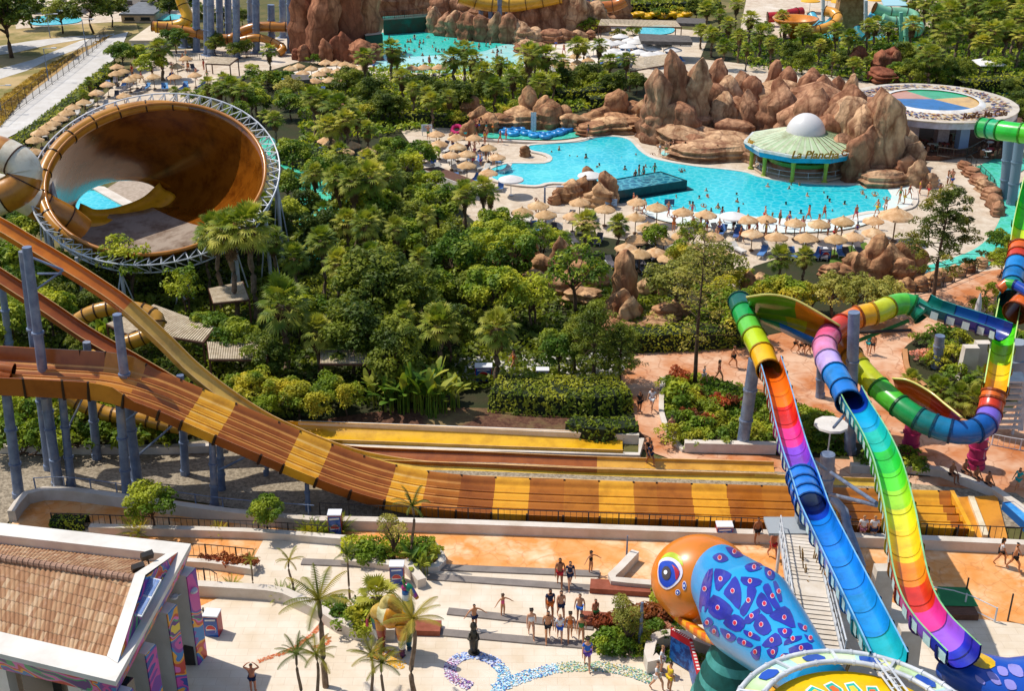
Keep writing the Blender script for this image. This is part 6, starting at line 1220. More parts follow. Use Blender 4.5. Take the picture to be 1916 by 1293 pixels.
# ---- wave pool end wall
quad_box('wave_wall', [(717, 37), (760, 34), (807, 30), (808, 24), (716, 30)], 0, 2.6, mat('mossy_wall', '#1c4a3c', '#3a3a2c', .8, .6, c3='#0e6a5a', c3s=.3), 'dark green stained end wall of the wave pool', 'wall')
quad_box('kiosk', [(678, 60), (710, 58), (716, 64), (684, 68)], 0, 3.2, mat('dark_green_paint', '#1e4a3a'), 'small dark green kiosk at the wave pool corner', 'kiosk', .1, PINKW)
# ---- distant flat buildings
def building(name, px0, px1, gy, top, dep, label, m=PINKW, rm=ROOFW, rows=1, over=.5):
    a, b = g(px0, gy), g(px1, gy); h = hgt(px0, gy, top) ; root = empty(name, (a + b) / 2); tag(root, label, 'building'); mb = MB(); q = [a, b, b + Vector((0, dep, 0)), a + Vector((0, dep, 0))]; mb.prism(q, 0, h); child_of(root, mb.build('wall', m))
    mb = MB(); c = sum(q, Vector()) / 4; mb.box((c.x, c.y, h + .15), ((b - a).length + over, dep + over, .3)); child_of(root, mb.build('roof', rm)); n = max(2, int((b - a).length / 3))
    for r_ in range(rows):
        for i in range(n): p = a.lerp(b, (i + .5) / n); mb = MB(); z = h * (r_ + .55) / rows; mb.box((p.x, p.y - .03, z), (1.6, .1, h / rows * .4)).box((p.x, p.y - .06, z - h / rows * .22), (1.9, .16, .1)); child_of(root, mb.build('window', GLASSD))
    return root
b_ = building('flat_roof_building', 247, 304, 93, 78, 13, 'low white building with a beige flat roof by the hedge', WHITEP)
building('pool_house', 228, 288, 42, 28, 12, 'grey roofed single storey house beyond the track', PINKW, mat('grey_roof', '#77797c', '#66686c', 1)); building('resort_block', 55, 150, 26, 14, 12, 'left long white roofed block at the top edge', WHITEP); building('resort_block', 225, 320, 14, -4, 10, 'right long white roofed block at the top edge', WHITEP, rows=1); building('resort_block', 150, 215, 20, 6, 10, 'middle small white block behind the dark trees', PINKW)
building('resort_block', 1640, 1780, -2, -20, 14, 'pale block behind the children\'s slides', PINKW); building('resort_block', 1150, 1290, -4, -20, 14, 'pale block behind the yellow tube store', PINKW)
# ---- painted shop in the lower left corner
TILE = None
def tiles():
    m = mat('roof_tiles', '#b08c6c', '#8a6a4e', 4, .85, contrast=(.3, .7), c3='#cfae94', c3s=2, c3c=(.55, .62)); n = m.node_tree; N = n.nodes; L = n.links; geo = N.new('ShaderNodeNewGeometry'); b = N['Principled BSDF']; src = b.inputs['Base Color'].links[0].from_socket
    ux = ROOF_U; dots = []
    for vec, period, pw in ((ux, .20, 'x'), (ROOF_V, .42, 'y')):
        d = N.new('ShaderNodeVectorMath'); d.operation = 'DOT_PRODUCT'; d.inputs[1].default_value = tuple(vec / period); L.new(geo.outputs['Position'], d.inputs[0]); f = N.new('ShaderNodeMath'); f.operation = 'FRACT'; L.new(d.outputs['Value'], f.inputs[0]); dots.append(f.outputs[0])
    wn = N.new('ShaderNodeTexWhiteNoise'); cmb = N.new('ShaderNodeCombineXYZ')
    for i, (vec, period) in enumerate(((ux, .20), (ROOF_V, .42))):
        d = N.new('ShaderNodeVectorMath'); d.operation = 'DOT_PRODUCT'; d.inputs[1].default_value = tuple(vec / period); L.new(geo.outputs['Position'], d.inputs[0]); f = N.new('ShaderNodeMath'); f.operation = 'FLOOR'; L.new(d.outputs['Value'], f.inputs[0]); L.new(f.outputs[0], cmb.inputs[i])
    L.new(cmb.outputs[0], wn.inputs['Vector']); r = N.new('ShaderNodeValToRGB'); e = r.color_ramp.elements; e[0].color = (*lin('#a0704c'), 1); e[1].color = (*lin('#d4b48e'), 1); e.new(.4).color = (*lin('#b0805a'), 1); e.new(.75).color = (*lin('#c09870'), 1); L.new(wn.outputs['Value'], r.inputs[0])
    mx = N.new('ShaderNodeMix'); mx.data_type = 'RGBA'; mx.inputs[0].default_value = .72; L.new(src, mx.inputs[6]); L.new(r.outputs[0], mx.inputs[7]); cur = mx.outputs[2]
    for sk, lo, hi in ((dots[1], .0, .13),):
        mr = N.new('ShaderNodeMapRange'); mr.inputs[1].default_value = lo; mr.inputs[2].default_value = hi; mr.inputs[3].default_value = .35; L.new(sk, mr.inputs[0]); m2 = N.new('ShaderNodeMix'); m2.data_type = 'RGBA'; m2.blend_type = 'MULTIPLY'; m2.inputs[0].default_value = 1; L.new(cur, m2.inputs[6]); L.new(mr.outputs[0], m2.inputs[7]); cur = m2.outputs[2]
    L.new(cur, b.inputs['Base Color']); return m
def mural():
    m = bpy.data.materials.new('mural_paint'); m.use_nodes = True; N = m.node_tree.nodes; L = m.node_tree.links; b = N['Principled BSDF']; geo = N.new('ShaderNodeNewGeometry'); nz = N.new('ShaderNodeTexNoise'); nz.inputs['Scale'].default_value = .42; nz.inputs['Detail'].default_value = 1.5; nz.inputs['Distortion'].default_value = 1.4; L.new(geo.outputs['Position'], nz.inputs['Vector'])
    r = N.new('ShaderNodeValToRGB'); r.color_ramp.interpolation = 'CONSTANT'; e = r.color_ramp.elements; e[0].color = (*lin('#2a4a9a'), 1); e[1].position = .34; e[1].color = (*lin('#c8489a'), 1)
    for p, c in ((.4, '#7a3a9a'), (.45, '#1c7ab8'), (.49, '#e8a028'), (.52, '#c8402a'), (.555, '#d86ab0'), (.59, '#3aa06a'), (.62, '#5a2a7a'), (.68, '#e8c83a')): e.new(p).color = (*lin(c), 1)
    L.new(nz.outputs[0], r.inputs[0]); L.new(r.outputs[0], b.inputs['Base Color']); b.inputs['Roughness'].default_value = .5; return m
def shop():
    Zp = 6.6; A = g(-150, 962, Zp); B = g(357, 1018, Zp); C = g(216, 1276, Zp); D = g(-150, 1188, Zp); root = empty('painted_shop', Vector((C.x, C.y, 0))); tag(root, 'tile roofed shop with a white parapet and colourful murals', 'building')
    global ROOF_U, ROOF_V; ROOF_U = (C - D).normalized(); ROOF_V = Vector((-ROOF_U.y, ROOF_U.x, 0)); T = tiles(); MU = mural(); up = Vector((0, 0, 1))
    u, v = ROOF_U, (B - C).normalized(); mb = MB(); ia, ib, ic, id_ = A - v * 1.0, g(311, 1037, Zp), g(200, 1229, Zp), D + v * 1.25
    outer, inner = [A, B, C, D], [ia, ib, ic, id_]; mb.loft([[p - up * .25 for p in outer], outer, inner, [p - up * .9 for p in inner]], True); child_of(root, mb.build('parapet', WHITEP))
    fb = MB(); o2 = [A + (C - A) * .0, B - u * .35 - v * .3, C + v * .3 - u * .35, D + v * .3]; fb.loft([[p - up * .25 for p in outer], [p - up * 1.15 for p in o2], [p - up * 1.2 for p in inner]], True); child_of(root, fb.build('fascia', MU))
    rm = (ib + ic) / 2; rl = (ia + id_) / 2; rr_, rz = rm + up * 1.2, rl + up * 1.2; rb = MB(); n = 90
    for (p0, p1) in ((ia, ib), (id_, ic)):                      # barrel tiles: one ridged strip per row
        k = int((p1 - p0).length / .2); W = 5; prev = None; rows_ = []
        L0 = (p1 - p0)
        for i in range(k * W + 1):
            f = i / (k * W); z = .055 * abs(sin(pi * i / W)); a = p0.lerp(p1, f) + up * (z - .55); b = rz.lerp(rr_, f) + up * z; rows_.append([a, b])
        rb.loft(rows_, False)
    child_of(root, rb.build('tiled_roof', T)); rc = MB(); k = 40
    rc.tube([rz + up * .08, rr_ + up * .08], .16, 10)
    for i in range(k): p = rz.lerp(rr_, i / k); rc.tube([p + up * .08, p + up * .08 + u * .08], .19, 10)
    child_of(root, rc.build('ridge', mat('ridge_tile', '#b08a72', '#94705a', 2)))
    gs = MB(); gw = MB(); e0, e1 = g(333, 1034, Zp) + up * .02, g(220, 1242, Zp) + up * .02; pk = (e0 + e1) / 2 + up * 1.55; i0, i1 = ib + up * .02, ic + up * .02; pi_ = rr_ + up * .35 + u * .05
    for a, b, c, d in ((e0, pk, pi_, i0), (pk, e1, i1, pi_)): gs.poly([a, b, c, d])
    gs.poly([i0, pi_, i1, rr_ - up * 1.3]); gw.poly([e0, e1, pk - up * .12]); child_of(root, gs.build('gable_coping', WHITEP)); child_of(root, gw.build('gable_mural', MU))
    w2 = [A - v * 2.2 - u, B - v * 2.2 - u * 2.6, C + v * 2.2 - u * 2.6, D + v * 2.2]
    wl = MB(); wl.prism([(p.x, p.y) for p in w2], 0, Zp - 1.2); child_of(root, wl.build('wall', PINKW))
    for i in range(4):
        p = B.lerp(C, .06 + .29 * i) - u * .9; q = Vector((p.x, p.y, 0)); cbx = MB(); cbx.box((q.x, q.y, (Zp - 1.2) / 2), (1.9, .75, Zp - 1.2), atan2(u.y, u.x)); child_of(root, cbx.build('column', WHITEP)); mp_ = MB(); e = q + u * .96; mp_.box((e.x, e.y, (Zp - 1.2) / 2), (.06, .8, Zp - 1.3), atan2(u.y, u.x)); child_of(root, mp_.build('column_mural', MU))
    for i in range(4):
        p = D.lerp(C, .3 + .2 * i) + v * 1.6; mp_ = MB(); mp_.box((p.x, p.y, 2.6), (1.6 if i % 2 else .7, .5, 5.2), atan2(u.y, u.x)); child_of(root, mp_.build('shop_window' if i % 2 else 'column', GLASSD if i % 2 else WHITEP))
    # solar panel and floodlights
    P = g(247, 1112, Zp + .9); sp = empty('solar_panel', P); tag(sp, 'twin cell solar panel propped on the white parapet', 'solar panel'); e1, e2 = (g(269, 1078, Zp + 1.1) - g(231, 1147, Zp + .7)), u * .9
    o_ = g(231, 1147, Zp + .7); pb = MB(); pb.poly([o_, o_ + e2, o_ + e2 + e1, o_ + e1]); q = pb.build('frame', STEELW); sm = q.modifiers.new('t', 'SOLIDIFY'); sm.thickness = .08; child_of(sp, q); cm = MB()
    for i in range(2):
        for j in range(10):
            for k in range(5): a = .04 + i * .49 + j * .044; b = .06 + k * .18; cm.poly([o_ + e1 * (a + x) + e2 * (b + y) + up * .03 for x, y in ((0, 0), (0, .16), (.038, .16), (.038, 0))])
    child_of(sp, cm.build('cells', mat('solar_cell', '#5a7ab4', '#7f9ac8', 3, .25, spec=.6))); lb = MB(); lb.tube([Vector((P.x, P.y, Zp - .2)), P], .06, 6); child_of(sp, lb.build('post', STEEL))
    for i, (x, y) in enumerate(((275, 1040), (258, 1062))):
        p = g(x, y, Zp + .9); f = empty('floodlight', p); tag(f, ['farther', 'nearer'][i] + ' black floodlight on the shop roof edge', 'floodlight'); hb = MB(); hb.box(p, (.55, .25, .4), .6, 1, .5); child_of(f, hb.build('lamp_housing', RAILM)); ab = MB(); ab.tube([p - up * 1.1 + u * .1, p], .04, 6); child_of(f, ab.build('arm', RAILM))
shop()
# ---- pergola roofs of reed slats
def pergola(pts, z, label, n=34, posts=True):
    q = [g(x, y, z) for x, y in pts]; root = empty('pergola', Vector((q[0].x, q[0].y, 0))); tag(root, label, 'pergola'); mb = MB()
    for i in range(n): f = (i + .3) / n; mb.bar(q[0].lerp(q[1], f), q[3].lerp(q[2], f), (q[0] - q[1]).length / n * .62, .06)
    child_of(root, mb.build('slatted_roof', mat('bleached_reed', '#d0bfa4', '#b09c80', 2, .9))); fb = MB()
    for i in range(4): fb.bar(q[i] - Vector((0, 0, .1)), q[(i + 1) % 4] - Vector((0, 0, .1)), .12, .14)
    for p in q: fb.bar(Vector((p.x, p.y, 0)), p, .14, .14)
    child_of(root, fb.build('frame', WOODB)); return root
for i, (p, lab) in enumerate([(((288, 570), (402, 612), (380, 640), (215, 612)), 'slatted reed pergola crossing behind the pale gold slide'), (((391, 540), (454, 527), (466, 560), (400, 567)), 'slatted reed pergola between the dark palms'), (((388, 640), (500, 640), (500, 672), (392, 672)), 'long slatted pergola above the racing slide'), (((600, 655), (690, 655), (690, 680), (600, 680)), 'slatted pergola in the shade of the central palms'), (((200, 606), (250, 585), (290, 600), (240, 625)), 'slatted pergola inside the golden tube loop'), (((395, 105), (445, 108), (430, 120), (385, 118)), 'slatted shade roof on the upper parasol terrace')]): pergola(p, 2.6, lab)
pergola([(1125, 35), (1265, 38), (1275, 50), (1120, 47)], 3, 'long straw canopy behind the wave pool beach', 60); pergola([(1190, 108), (1250, 100), (1262, 118), (1180, 132)], 3, 'dark straw hut roof left of the rock mountain', 60)
for nm, pts, z, lab in (('thatched_roof', [(1195, 62), (1290, 66), (1296, 78), (1200, 76)], 3.2, 'dark grey thatched beach bar roof near the beach'), ('thatched_roof', [(545, 138), (575, 140), (580, 148), (548, 150)], 2.8, 'small dark thatched bar among the parasols'), ('thatched_roof', [(1268, 32), (1320, 34), (1320, 44), (1262, 42)], 3, 'thatched roof at the far tube store')):
    quad_box(nm, pts, z - .5, z, mat('grey_thatch', '#6a6460', '#544e48', 2, .95), lab, 'roof')
# ---- far slide tower, top left
SY = ('#d8981c'); 
atube('open_flume', [(334, -20, 90), (341, 6, 90), (350, 28, 92), (345, 42, 93), (320, 50, 94), (290, 50, 95)], .9, 'yellow flume dropping beside the far steel tower', 2.5, '#e8ac1c'); atube('open_flume', [(285, 48, 95), (330, 54, 95), (370, 62, 96), (400, 70, 96), (432, 72, 96), (455, 58, 96), (485, 50, 96), (545, 50, 96)], .8, 'long brown orange flume winding between far columns', 2.5, '#b87420'); atube('open_flume', [(440, 78, 100), (480, 70, 100), (510, 78, 100), (530, 90, 104), (520, 100, 106)], .6, 'coiling orange tube at the foot of the far tower', 2, '#c8842c')
L_ = [(345, 88, 30), (368, 96, -40), (388, 102, -40), (395, 104, -40), (412, 80, -10), (428, 78, -30), (443, 108, -40), (480, 98, -40), (509, 94, 8), (544, 98, -40), (470, 70, -30), (530, 70, -20)]
for (x, y, t), o_ in zip(L_, ords(L_)): p = g(x, y); pipe('support_column', p, at(x - 2, t, y), .55, 'blue steel column of the far slide tower, ' + o_, group='columns of the far slide tower')
L_ = [(900, 60, -30), (918, 62, -20), (935, 64, -20), (1090, 50, -30), (1100, 48, -20), (1112, 46, -20), (950, 60, -20)]
for (x, y, t), o_ in zip(L_, ords(L_)): pipe('support_column', g(x, y), at(x, t, y), .4, 'thin blue column above the orange cliff, ' + o_, group='columns above the orange cliff')
atube('open_flume', [(860, -8, 62), (905, 6, 62), (960, 8, 62), (1010, 0, 62), (1050, -8, 62)], 1.2, 'yellow slide trough above the orange cliff', 3, '#d8a42c'); atube('open_flume', [(1085, 10, 50), (1110, 14, 50), (1150, 10, 50), (1170, 0, 50)], 1, 'orange slide above the right end of the cliff', 3, '#c87428')
# ---- children's slides, top right
def kid(nodes, r, label, c): return atube('kids_slide', nodes, r, label, 3, c)
kid([(1436, 32, 50), (1460, 30, 50), (1480, 25, 48), (1500, 22, 46)], .9, 'red slide shaped like a wing, farther arm', '#b82428'); kid([(1462, 34, 50), (1476, 40, 52), (1486, 46, 54)], .7, 'short red slide arm near the orange bowl', '#c02a38')
kid([(1500, 60, 78), (1530, 56, 78), (1555, 48, 76), (1568, 36, 72), (1560, 24, 68), (1545, 20, 66)], .85, 'orange and cream slide curving round the blue slides', '#e8a43c'); kid([(1518, 28, 56), (1526, 42, 60), (1534, 50, 62)], .8, 'left pale blue slide of the splash tower', '#58b4cc'); kid([(1560, 36, 60), (1550, 46, 62), (1538, 54, 64)], .8, 'right teal slide of the splash tower', '#2aa0b4'); kid([(1640, 22, 56), (1630, 36, 58), (1618, 44, 60)], .9, 'bright blue twin slide near the tan tower', '#2ab4d8'); kid([(1636, 14, 70), (1660, 22, 70), (1696, 24, 70), (1712, 32, 72), (1700, 40, 74), (1665, 40, 74), (1650, 34, 74)], .9, 'pale green spiral slide at the far right', '#8cc8a4'); kid([(1690, 52, 80), (1720, 46, 78), (1716, 60, 82), (1690, 60, 82)], .7, 'lower pale green slide loop', '#7abf98'); kid([(1646, 26, 62), (1660, 36, 66), (1655, 46, 68)], .8, 'small orange slide beside the green spiral', '#d8782c'); kid([(1604, 50, 84), (1606, 62, 86), (1616, 70, 88)], .6, 'dark teal slide chute above the rocks', '#2a8a94')
bc = g(1485, 72, 0); mb = MB(); mb.color('#d8841c').lathe(bc, [(.6, 0), (1.2, 1.0), (3.2, 2.6), (3.8, 3.4), (3.5, 3.4), (2.8, 2.6), (.5, 1.3)], 24); tag(mb.build('slide_bowl', GEL, smooth='all'), 'round orange slide bowl behind the palms', 'water slide')
tw = empty('splash_tower', g(1586, 60)); tag(tw, 'tan children\'s splash tower with a carved front', 'play tower'); p = g(1586, 60); mb = MB(); mb.box((p.x, p.y, 3), (5, 3, 6), 0, .85); child_of(tw, mb.build('tower_body', mat('tan_tower', '#b08a5a', '#8a6438', 1.5))); mb = MB(); mb.lathe((p.x, p.y, 6), [(2.8, 0), (1.2, .8), (.1, 1.2)], 10); child_of(tw, mb.build('roof', mat('orange_roof', '#d8943a'))); mb = MB(); mb.box((p.x + 7, p.y, 5.5), (4, 4, .15), 0, 1, .4); child_of(tw, mb.build('awning', mat('pale_blue_cloth', '#a8d0d8')))
for (x, y, t, c, l) in ((1540, 60, -8, '#d8dcd4', 'tall pale mast between the blue slides'), (1686, 92, 22, '#7ac0a4', 'pale green mast beside the spiral slide'), (1620, 70, 0, '#c8ccc8', 'grey mast right of the tan tower'), (1696, 95, 50, '#7ac0a4', 'short pale green post beside the taller one')): pipe('mast', g(x, y), at(x, t, y), .32, l, 'mast', mat('paint' + c.strip('#'), c), base=False)
# ---- street lamps and posts
def lamp(px, gy, top, label, z=0, head='arm', r=.07, base=0):
    p = g(px, gy); q = at(px, top, gy); h = q.z; root = empty('street_lamp', p); tag(root, label, 'street lamp'); mb = MB(); mb.tube([p, Vector((p.x, p.y, h))], [r * 1.3, r * .8], 8)
    if base: mb.box((p.x, p.y, .6), (.5, .5, 1.2))
    child_of(root, mb.build('pole', RAILM if base else STEEL)); mb = MB()
    if head == 'arm': mb.bar((p.x - .1, p.y, h), (p.x + 1.6, p.y, h + .1), .08, .06); mb.box((p.x + 1.5, p.y, h + .08), (.7, .3, .12))
    elif head == 'globe':
        for a in (0, 2.1, 4.2): mb.bar((p.x, p.y, h - .5), (p.x + .55 * cos(a), p.y + .55 * sin(a), h - .4), .05, .05); mb.lathe((p.x + .55 * cos(a), p.y + .55 * sin(a), h - .4), [(.02, -.1), (.2, 0), (.22, .12), (.02, .2)], 10)
    if mb.f: child_of(root, mb.build('lamp_head', STEELW))
    return root
lamp(91, 152, 90, 'pale street lamp at the verge, nearest of three'); lamp(163, 104, 36, 'tall pale street lamp beside the dirt track'); lamp(3, 212, 160, 'street lamp at the left edge by the fence'); lamp(94, 70, 26, 'far thin street lamp before the dark trees')
lamp(359, 1243, 1095, 'black plaza lamp post with three white lamps by the shop', head='globe', base=1); lamp(1172, 1050, 1003, 'thin black post on the orange promenade', head='none', r=.05); lamp(1197, 1214, 1128, 'plaza lamp post rising from the flower bed', head='none', r=.09); lamp(1019, 395, 350, 'dark lamp post beside the pool promontory', r=.1)
for i, (x, y, t) in enumerate(((1728, 1118, 1078), (1806, 1117, 1082), (1885, 1165, 1112))): p = g(x, y); mb = MB(); mb.tube([p, p + Vector((0, 0, hgt(x, y, t)))], .05, 6); tag(mb.build('post', RAILM), 'thin black post right of the rainbow channel, ' + ords([(0, 0), (1, 0), (2, 0)])[i], 'post', 'thin black posts')
# ---- mosaic bands on the plaza
def mosaic(name, pts, wd, pal, n, label, seed, z=.135, closed=False, base=None):
    s = spline([g(*p) for p in pts], .25, closed); fr = frames(s); rd = random.Random(seed); mb = MB()
    for i in range(n):
        k = rd.randrange(len(s)); f = k / len(s); p = s[k] + fr[k][1] * rd.uniform(-wd, wd) / 2 + fr[k][0] * rd.uniform(-.15, .15); a = rd.uniform(0, 3.14); q = rd.uniform(.03, .062); c = lin(pal[min(len(pal) - 1, int(f * len(pal) + rd.uniform(-.8, .8))) if rd.random() < .8 else rd.randrange(len(pal))] if not isinstance(pal[0], tuple) else rd.choice(pal[min(len(pal) - 1, int(f * len(pal)))]))
        mb.poly([(p.x + q * cos(a + t) * (1 if e else .8), p.y + q * sin(a + t) * (1 if e else .7), z + i * .00002) for e, t in enumerate((0, 1.3, 2.9, 4.4, 5.4))], c)
    o = mb.build(name, mat('mosaic_chips', (1, 1, 1), attr=True, rough=.4)); tag(o, kind='structure'); return o
blu, mid_, grn, pnk = ('#3a4a9a', '#7a9ad8', '#d8dce8', '#b0c8e8', '#d8d8e8'), ('#5aa8cc', '#a8d8e4', '#4a6ab0', '#d8e4e8', '#dce8e8'), ('#78a880', '#ccb868', '#b0ccb0', '#5a8a98', '#dcd8b8', '#e0dccc'), ('#9a6aa8', '#3a3a7a', '#dcc8dc', '#e0d8e0', '#b06a8a', '#dcd8e4')
mosaic('mosaic_ring', [(876, 1288), (850, 1275), (842, 1255), (858, 1236), (888, 1230), (922, 1242), (942, 1262), (940, 1282), (930, 1300)], .62, [pnk, pnk, blu, blu, mid_, mid_], 1500, '', 3)
mosaic('mosaic_band', [(930, 1292), (990, 1268), (1050, 1254), (1120, 1252), (1180, 1262), (1215, 1275)], .75, [mid_, mid_, grn, grn, grn], 1700, '', 4)
mosaic('mosaic_band', [(490, 1240), (545, 1220), (580, 1195), (600, 1175)], .25, [('#c86a3a', '#d8946a', '#b85a2a')], 420, '', 5); mosaic('mosaic_ring', [(590, 1215), (610, 1210), (616, 1200), (605, 1196)], .2, [('#c86a3a', '#d8946a', '#b85a2a')], 130, '', 6); mosaic('mosaic_patch', [(700, 1225), (725, 1232), (745, 1240), (740, 1250)], .9, [('#e0a02a', '#d8b050', '#c85a3a'), ('#e0a02a', '#e8c060')], 500, '', 7)
sheet('green_mat', [(1752, 1112), (1808, 1114), (1828, 1150), (1745, 1148)], .5, mat('green_mat', '#2a8048', '#1f7040', .8)); quad_box('mat_plinth', [(1748, 1112), (1812, 1113), (1832, 1152), (1742, 1150)], 0, .46, WOODB, 'low brown plinth under the green mat', 'plinth')
quad_box('tube_pool', [(1876, 940), (1896, 938), (1940, 970), (1925, 985)], 0, .6, mat('blue_edge', '#1c5a9a'), 'shallow blue splash tray at the right edge', 'pool', -.05, mat('bright_blue_water', '#1c7ac8', '#58a8dc', 1.5, .15))
# ================================================================ parasols, loungers, signs
STRAW = mat('straw_thatch', '#d6b083', '#b88e60', 1.8, .95, .04, 7, rnd=.08, c3='#e4c8a0', c3s=.8)
CLOTH = mat('white_cloth', '#e0dcd6', '#cfcac4', 1, .8, rnd=.05); YCL = mat('yellow_cloth', '#e8b038', '#d49a28', 1, .8); WOODP = mat('pole_wood', '#8a6a4c', '#6a5038', 2, .8)
def parasol_proto(m, R_=1.0, h=2.1, rise=.5, straw=True, seed=0, n=20):
    rd = random.Random(seed); root = empty('parasol', (0, 0, -50)); root['_proto'] = 1; mb = MB(); rings = []
    for k, f in enumerate((0.02, .35, .7, 1, 1.04, .95)):
        rings.append([(R_ * f * (1 + (rd.uniform(-.05, .05) if straw and k > 2 else 0)) * cos(2 * pi * j / n), R_ * f * sin(2 * pi * j / n) * (1 + (rd.uniform(-.05, .05) if straw and k > 2 else 0)), h - rise * min(1, f) ** 1.15 - (rd.uniform(.02, .2) if straw and k > 3 else (.12 if k > 3 else 0)) + (.03 if (j % 2 and straw) else 0)) for j in range(n)])
    mb.loft(rings, True); mb.build('canopy', m, root, smooth=35)
    p = MB(); p.lathe((0, 0, 0), [(.25, 0), (.25, .06), (.045, .08), (.045, h - .1)], 8); p.build('pole', WOODP if straw else STEELW, root)
    if straw: c = MB(); c.lathe((0, 0, h - .08), [(.22, -.1), (.1, .1), (.02, .22)], 8); c.build('cap', m, root)
    return root
PAR = {'s': [parasol_proto(STRAW, seed=i) for i in (1, 2)], 'w': [parasol_proto(CLOTH, 1.3, 2.2, .45, False)], 'y': [parasol_proto(YCL, 1.8, 2.8, .5, False)]}
def lounger_proto(mm, nm):
    root = empty('sun_lounger', (0, 0, -50)); root['_proto'] = 1; f = MB(); f.box((0, 0, .28), (.62, 1.9, .05)); f.build('frame', STEELW, root); m_ = MB(); m_.box((0, -.3, .35), (.58, 1.25, .08)); m_.box((0, .62, .52), (.58, .75, .08), 0, 1, .55); m_.build('mattress', mm, root)
    for x in (-.26, .26):
        for y in (-.8, .75): l = MB(); l.box((x, y, .14), (.05, .05, .28)); l.build('leg', STEELW, root)
    return root
LNG = {'blue': lounger_proto(mat('blue_towel', '#3a6aa8', '#6a94c4', 2, .9, rnd=.3), ''), 'white': lounger_proto(mat('white_mattress', '#d8d4cc', '#b8b4ac', 2, .9, rnd=.15), ''), 'dark': lounger_proto(mat('grey_mesh', '#4a4a50', '#6a6468', 2, .9, rnd=.3), '')}
def parasols(kind, pts, label, group, beds=1.0, sd=0, s=1.0, drop=22):
    oo = ords(pts); rd = random.Random(len(pts) + sd); beds_at = []
    for i, (x, y) in enumerate(pts):
        lo, hi = y, y + 60
        for _ in range(14):
            m_ = (lo + hi) / 2
            if hgt(x, m_, y) < 1.8 * s: lo = m_
            else: hi = m_
        p = g(x, lo); pr = PAR[kind][i % len(PAR[kind])]
        place(pr, (p.x, p.y, .12), rd.uniform(0, 6), s * rd.uniform(.95, 1.06), label.replace('{o}', oo[i]), 'parasol', group)
        for sx in (-1, 1):
            if rd.random() < beds: beds_at.append((x, p, sx))
    lab = [label.replace('{o}', oo[i]) for i in range(len(pts))]
    for c in ('blue', 'white', 'dark'):
        q = [b for b in beds_at if ('blue', 'white', 'dark')[int(b[1].x * 37 + b[2] * 3 + 900) % 3] == c]
        for b, o_ in zip(q, ords([(t[0] + t[2], 0) for t in q])):
            place(LNG[c], (b[1].x + b[2] * rd.uniform(.9, 1.4), b[1].y - .4, .12), rd.uniform(-.5, .5), 1, c + ' sun lounger among the ' + group + ', ' + o_, 'sun lounger', 'loungers among the ' + group)
parasols('s', [(1276, 396), (1318, 402), (1396, 410), (1431, 408), (1485, 416), (1529, 419), (1573, 415), (1630, 411), (1228, 389), (1191, 376)], 'straw parasol standing along the pool beach, {o}', 'parasols along the pool beach', .3)
parasols('s', [(1670, 402)], 'extra wide straw parasol on a round base at the beach end', None or 'beach end parasols', 0, s=1.5)
parasols('w', [(1369, 404), (956, 336), (1103, 328)], 'white parasol at the edge of the main pool, {o}', 'white parasols at the main pool', .6, 1)
parasols('s', [(1131, 391), (1084, 378), (1021, 402), (1007, 385), (977, 398), (1071, 402), (1188, 405), (1100, 420), (1210, 425)], 'straw parasol on the paving below the pool, {o}', 'parasols below the pool', .9, 2)
parasols('s', [(1450, 443), (1405, 436), (1560, 447), (1592, 442), (1630, 436), (1275, 440), (1330, 444), (1505, 446), (1240, 448)], 'straw parasol in the second row behind the beach, {o}', 'parasols behind the beach', .9, 3)
parasols('s', [(914, 323), (874, 309), (874, 287), (817, 250), (822, 270), (854, 257), (887, 257), (857, 274), (914, 275), (794, 277), (845, 290), (930, 292)], 'straw parasol left of the main pool, {o}', 'parasols left of the main pool', 1, 4)
parasols('s', [(1195, 475), (1170, 462), (1225, 470), (1250, 482), (1300, 470), (1345, 475), (1190, 448), (1280, 462)], 'straw parasol behind the tallest rock spire, {o}', 'parasols behind the rock spire', .8, 5)
parasols('s', [(222, 124), (257, 142), (290, 143), (329, 143), (367, 140), (220, 138), (204, 157), (184, 174), (245, 149), (334, 124), (233, 132), (140, 200), (129, 212), (115, 222), (102, 230), (92, 240), (79, 249), (70, 262), (68, 285), (213, 197), (235, 178), (160, 190), (350, 108)], 'straw parasol beside the hedge and giant bowl, {o}', 'parasols by the hedge', .9, 6)
parasols('s', [(584, 127), (611, 117), (611, 131), (598, 138), (568, 135), (631, 118), (618, 150), (634, 133), (647, 120), (660, 124), (677, 126), (772, 127), (794, 126), (822, 126), (560, 122), (545, 128), (640, 146), (590, 152), (655, 138)], 'straw parasol near the left wave pool shore, {o}', 'parasols at the left wave pool shore', .5, 7)
parasols('w', [(1128, 77), (1141, 83), (1155, 80), (1174, 88), (1188, 80), (1208, 85), (1221, 91), (1241, 85), (1258, 94), (1178, 75), (1148, 95), (1168, 100), (1194, 98), (1214, 103), (1141, 101), (1110, 84), (1230, 100), (1160, 68), (1200, 72)], 'pale parasol on the far beach, {o}', 'pale parasols on the far beach', .8, 8)
parasols('s', [(1054, 115), (1048, 122), (1068, 126), (1030, 118), (1080, 118), (1075, 105), (1100, 112)], 'straw parasol between beach palms, {o}', 'parasols between beach palms', .6, 9)
parasols('y', [(1514, 6), (1546, 2), (1572, 10), (1636, 4), (1590, 12)], 'yellow parasol by the splash tower, {o}', 'yellow parasols', 0, 10)
parasols('s', [(612, 262), (622, 268), (660, 270), (690, 282), (648, 285)], 'straw parasol half hidden by the upper palms, {o}', 'parasols among the upper palms', .5, 11)
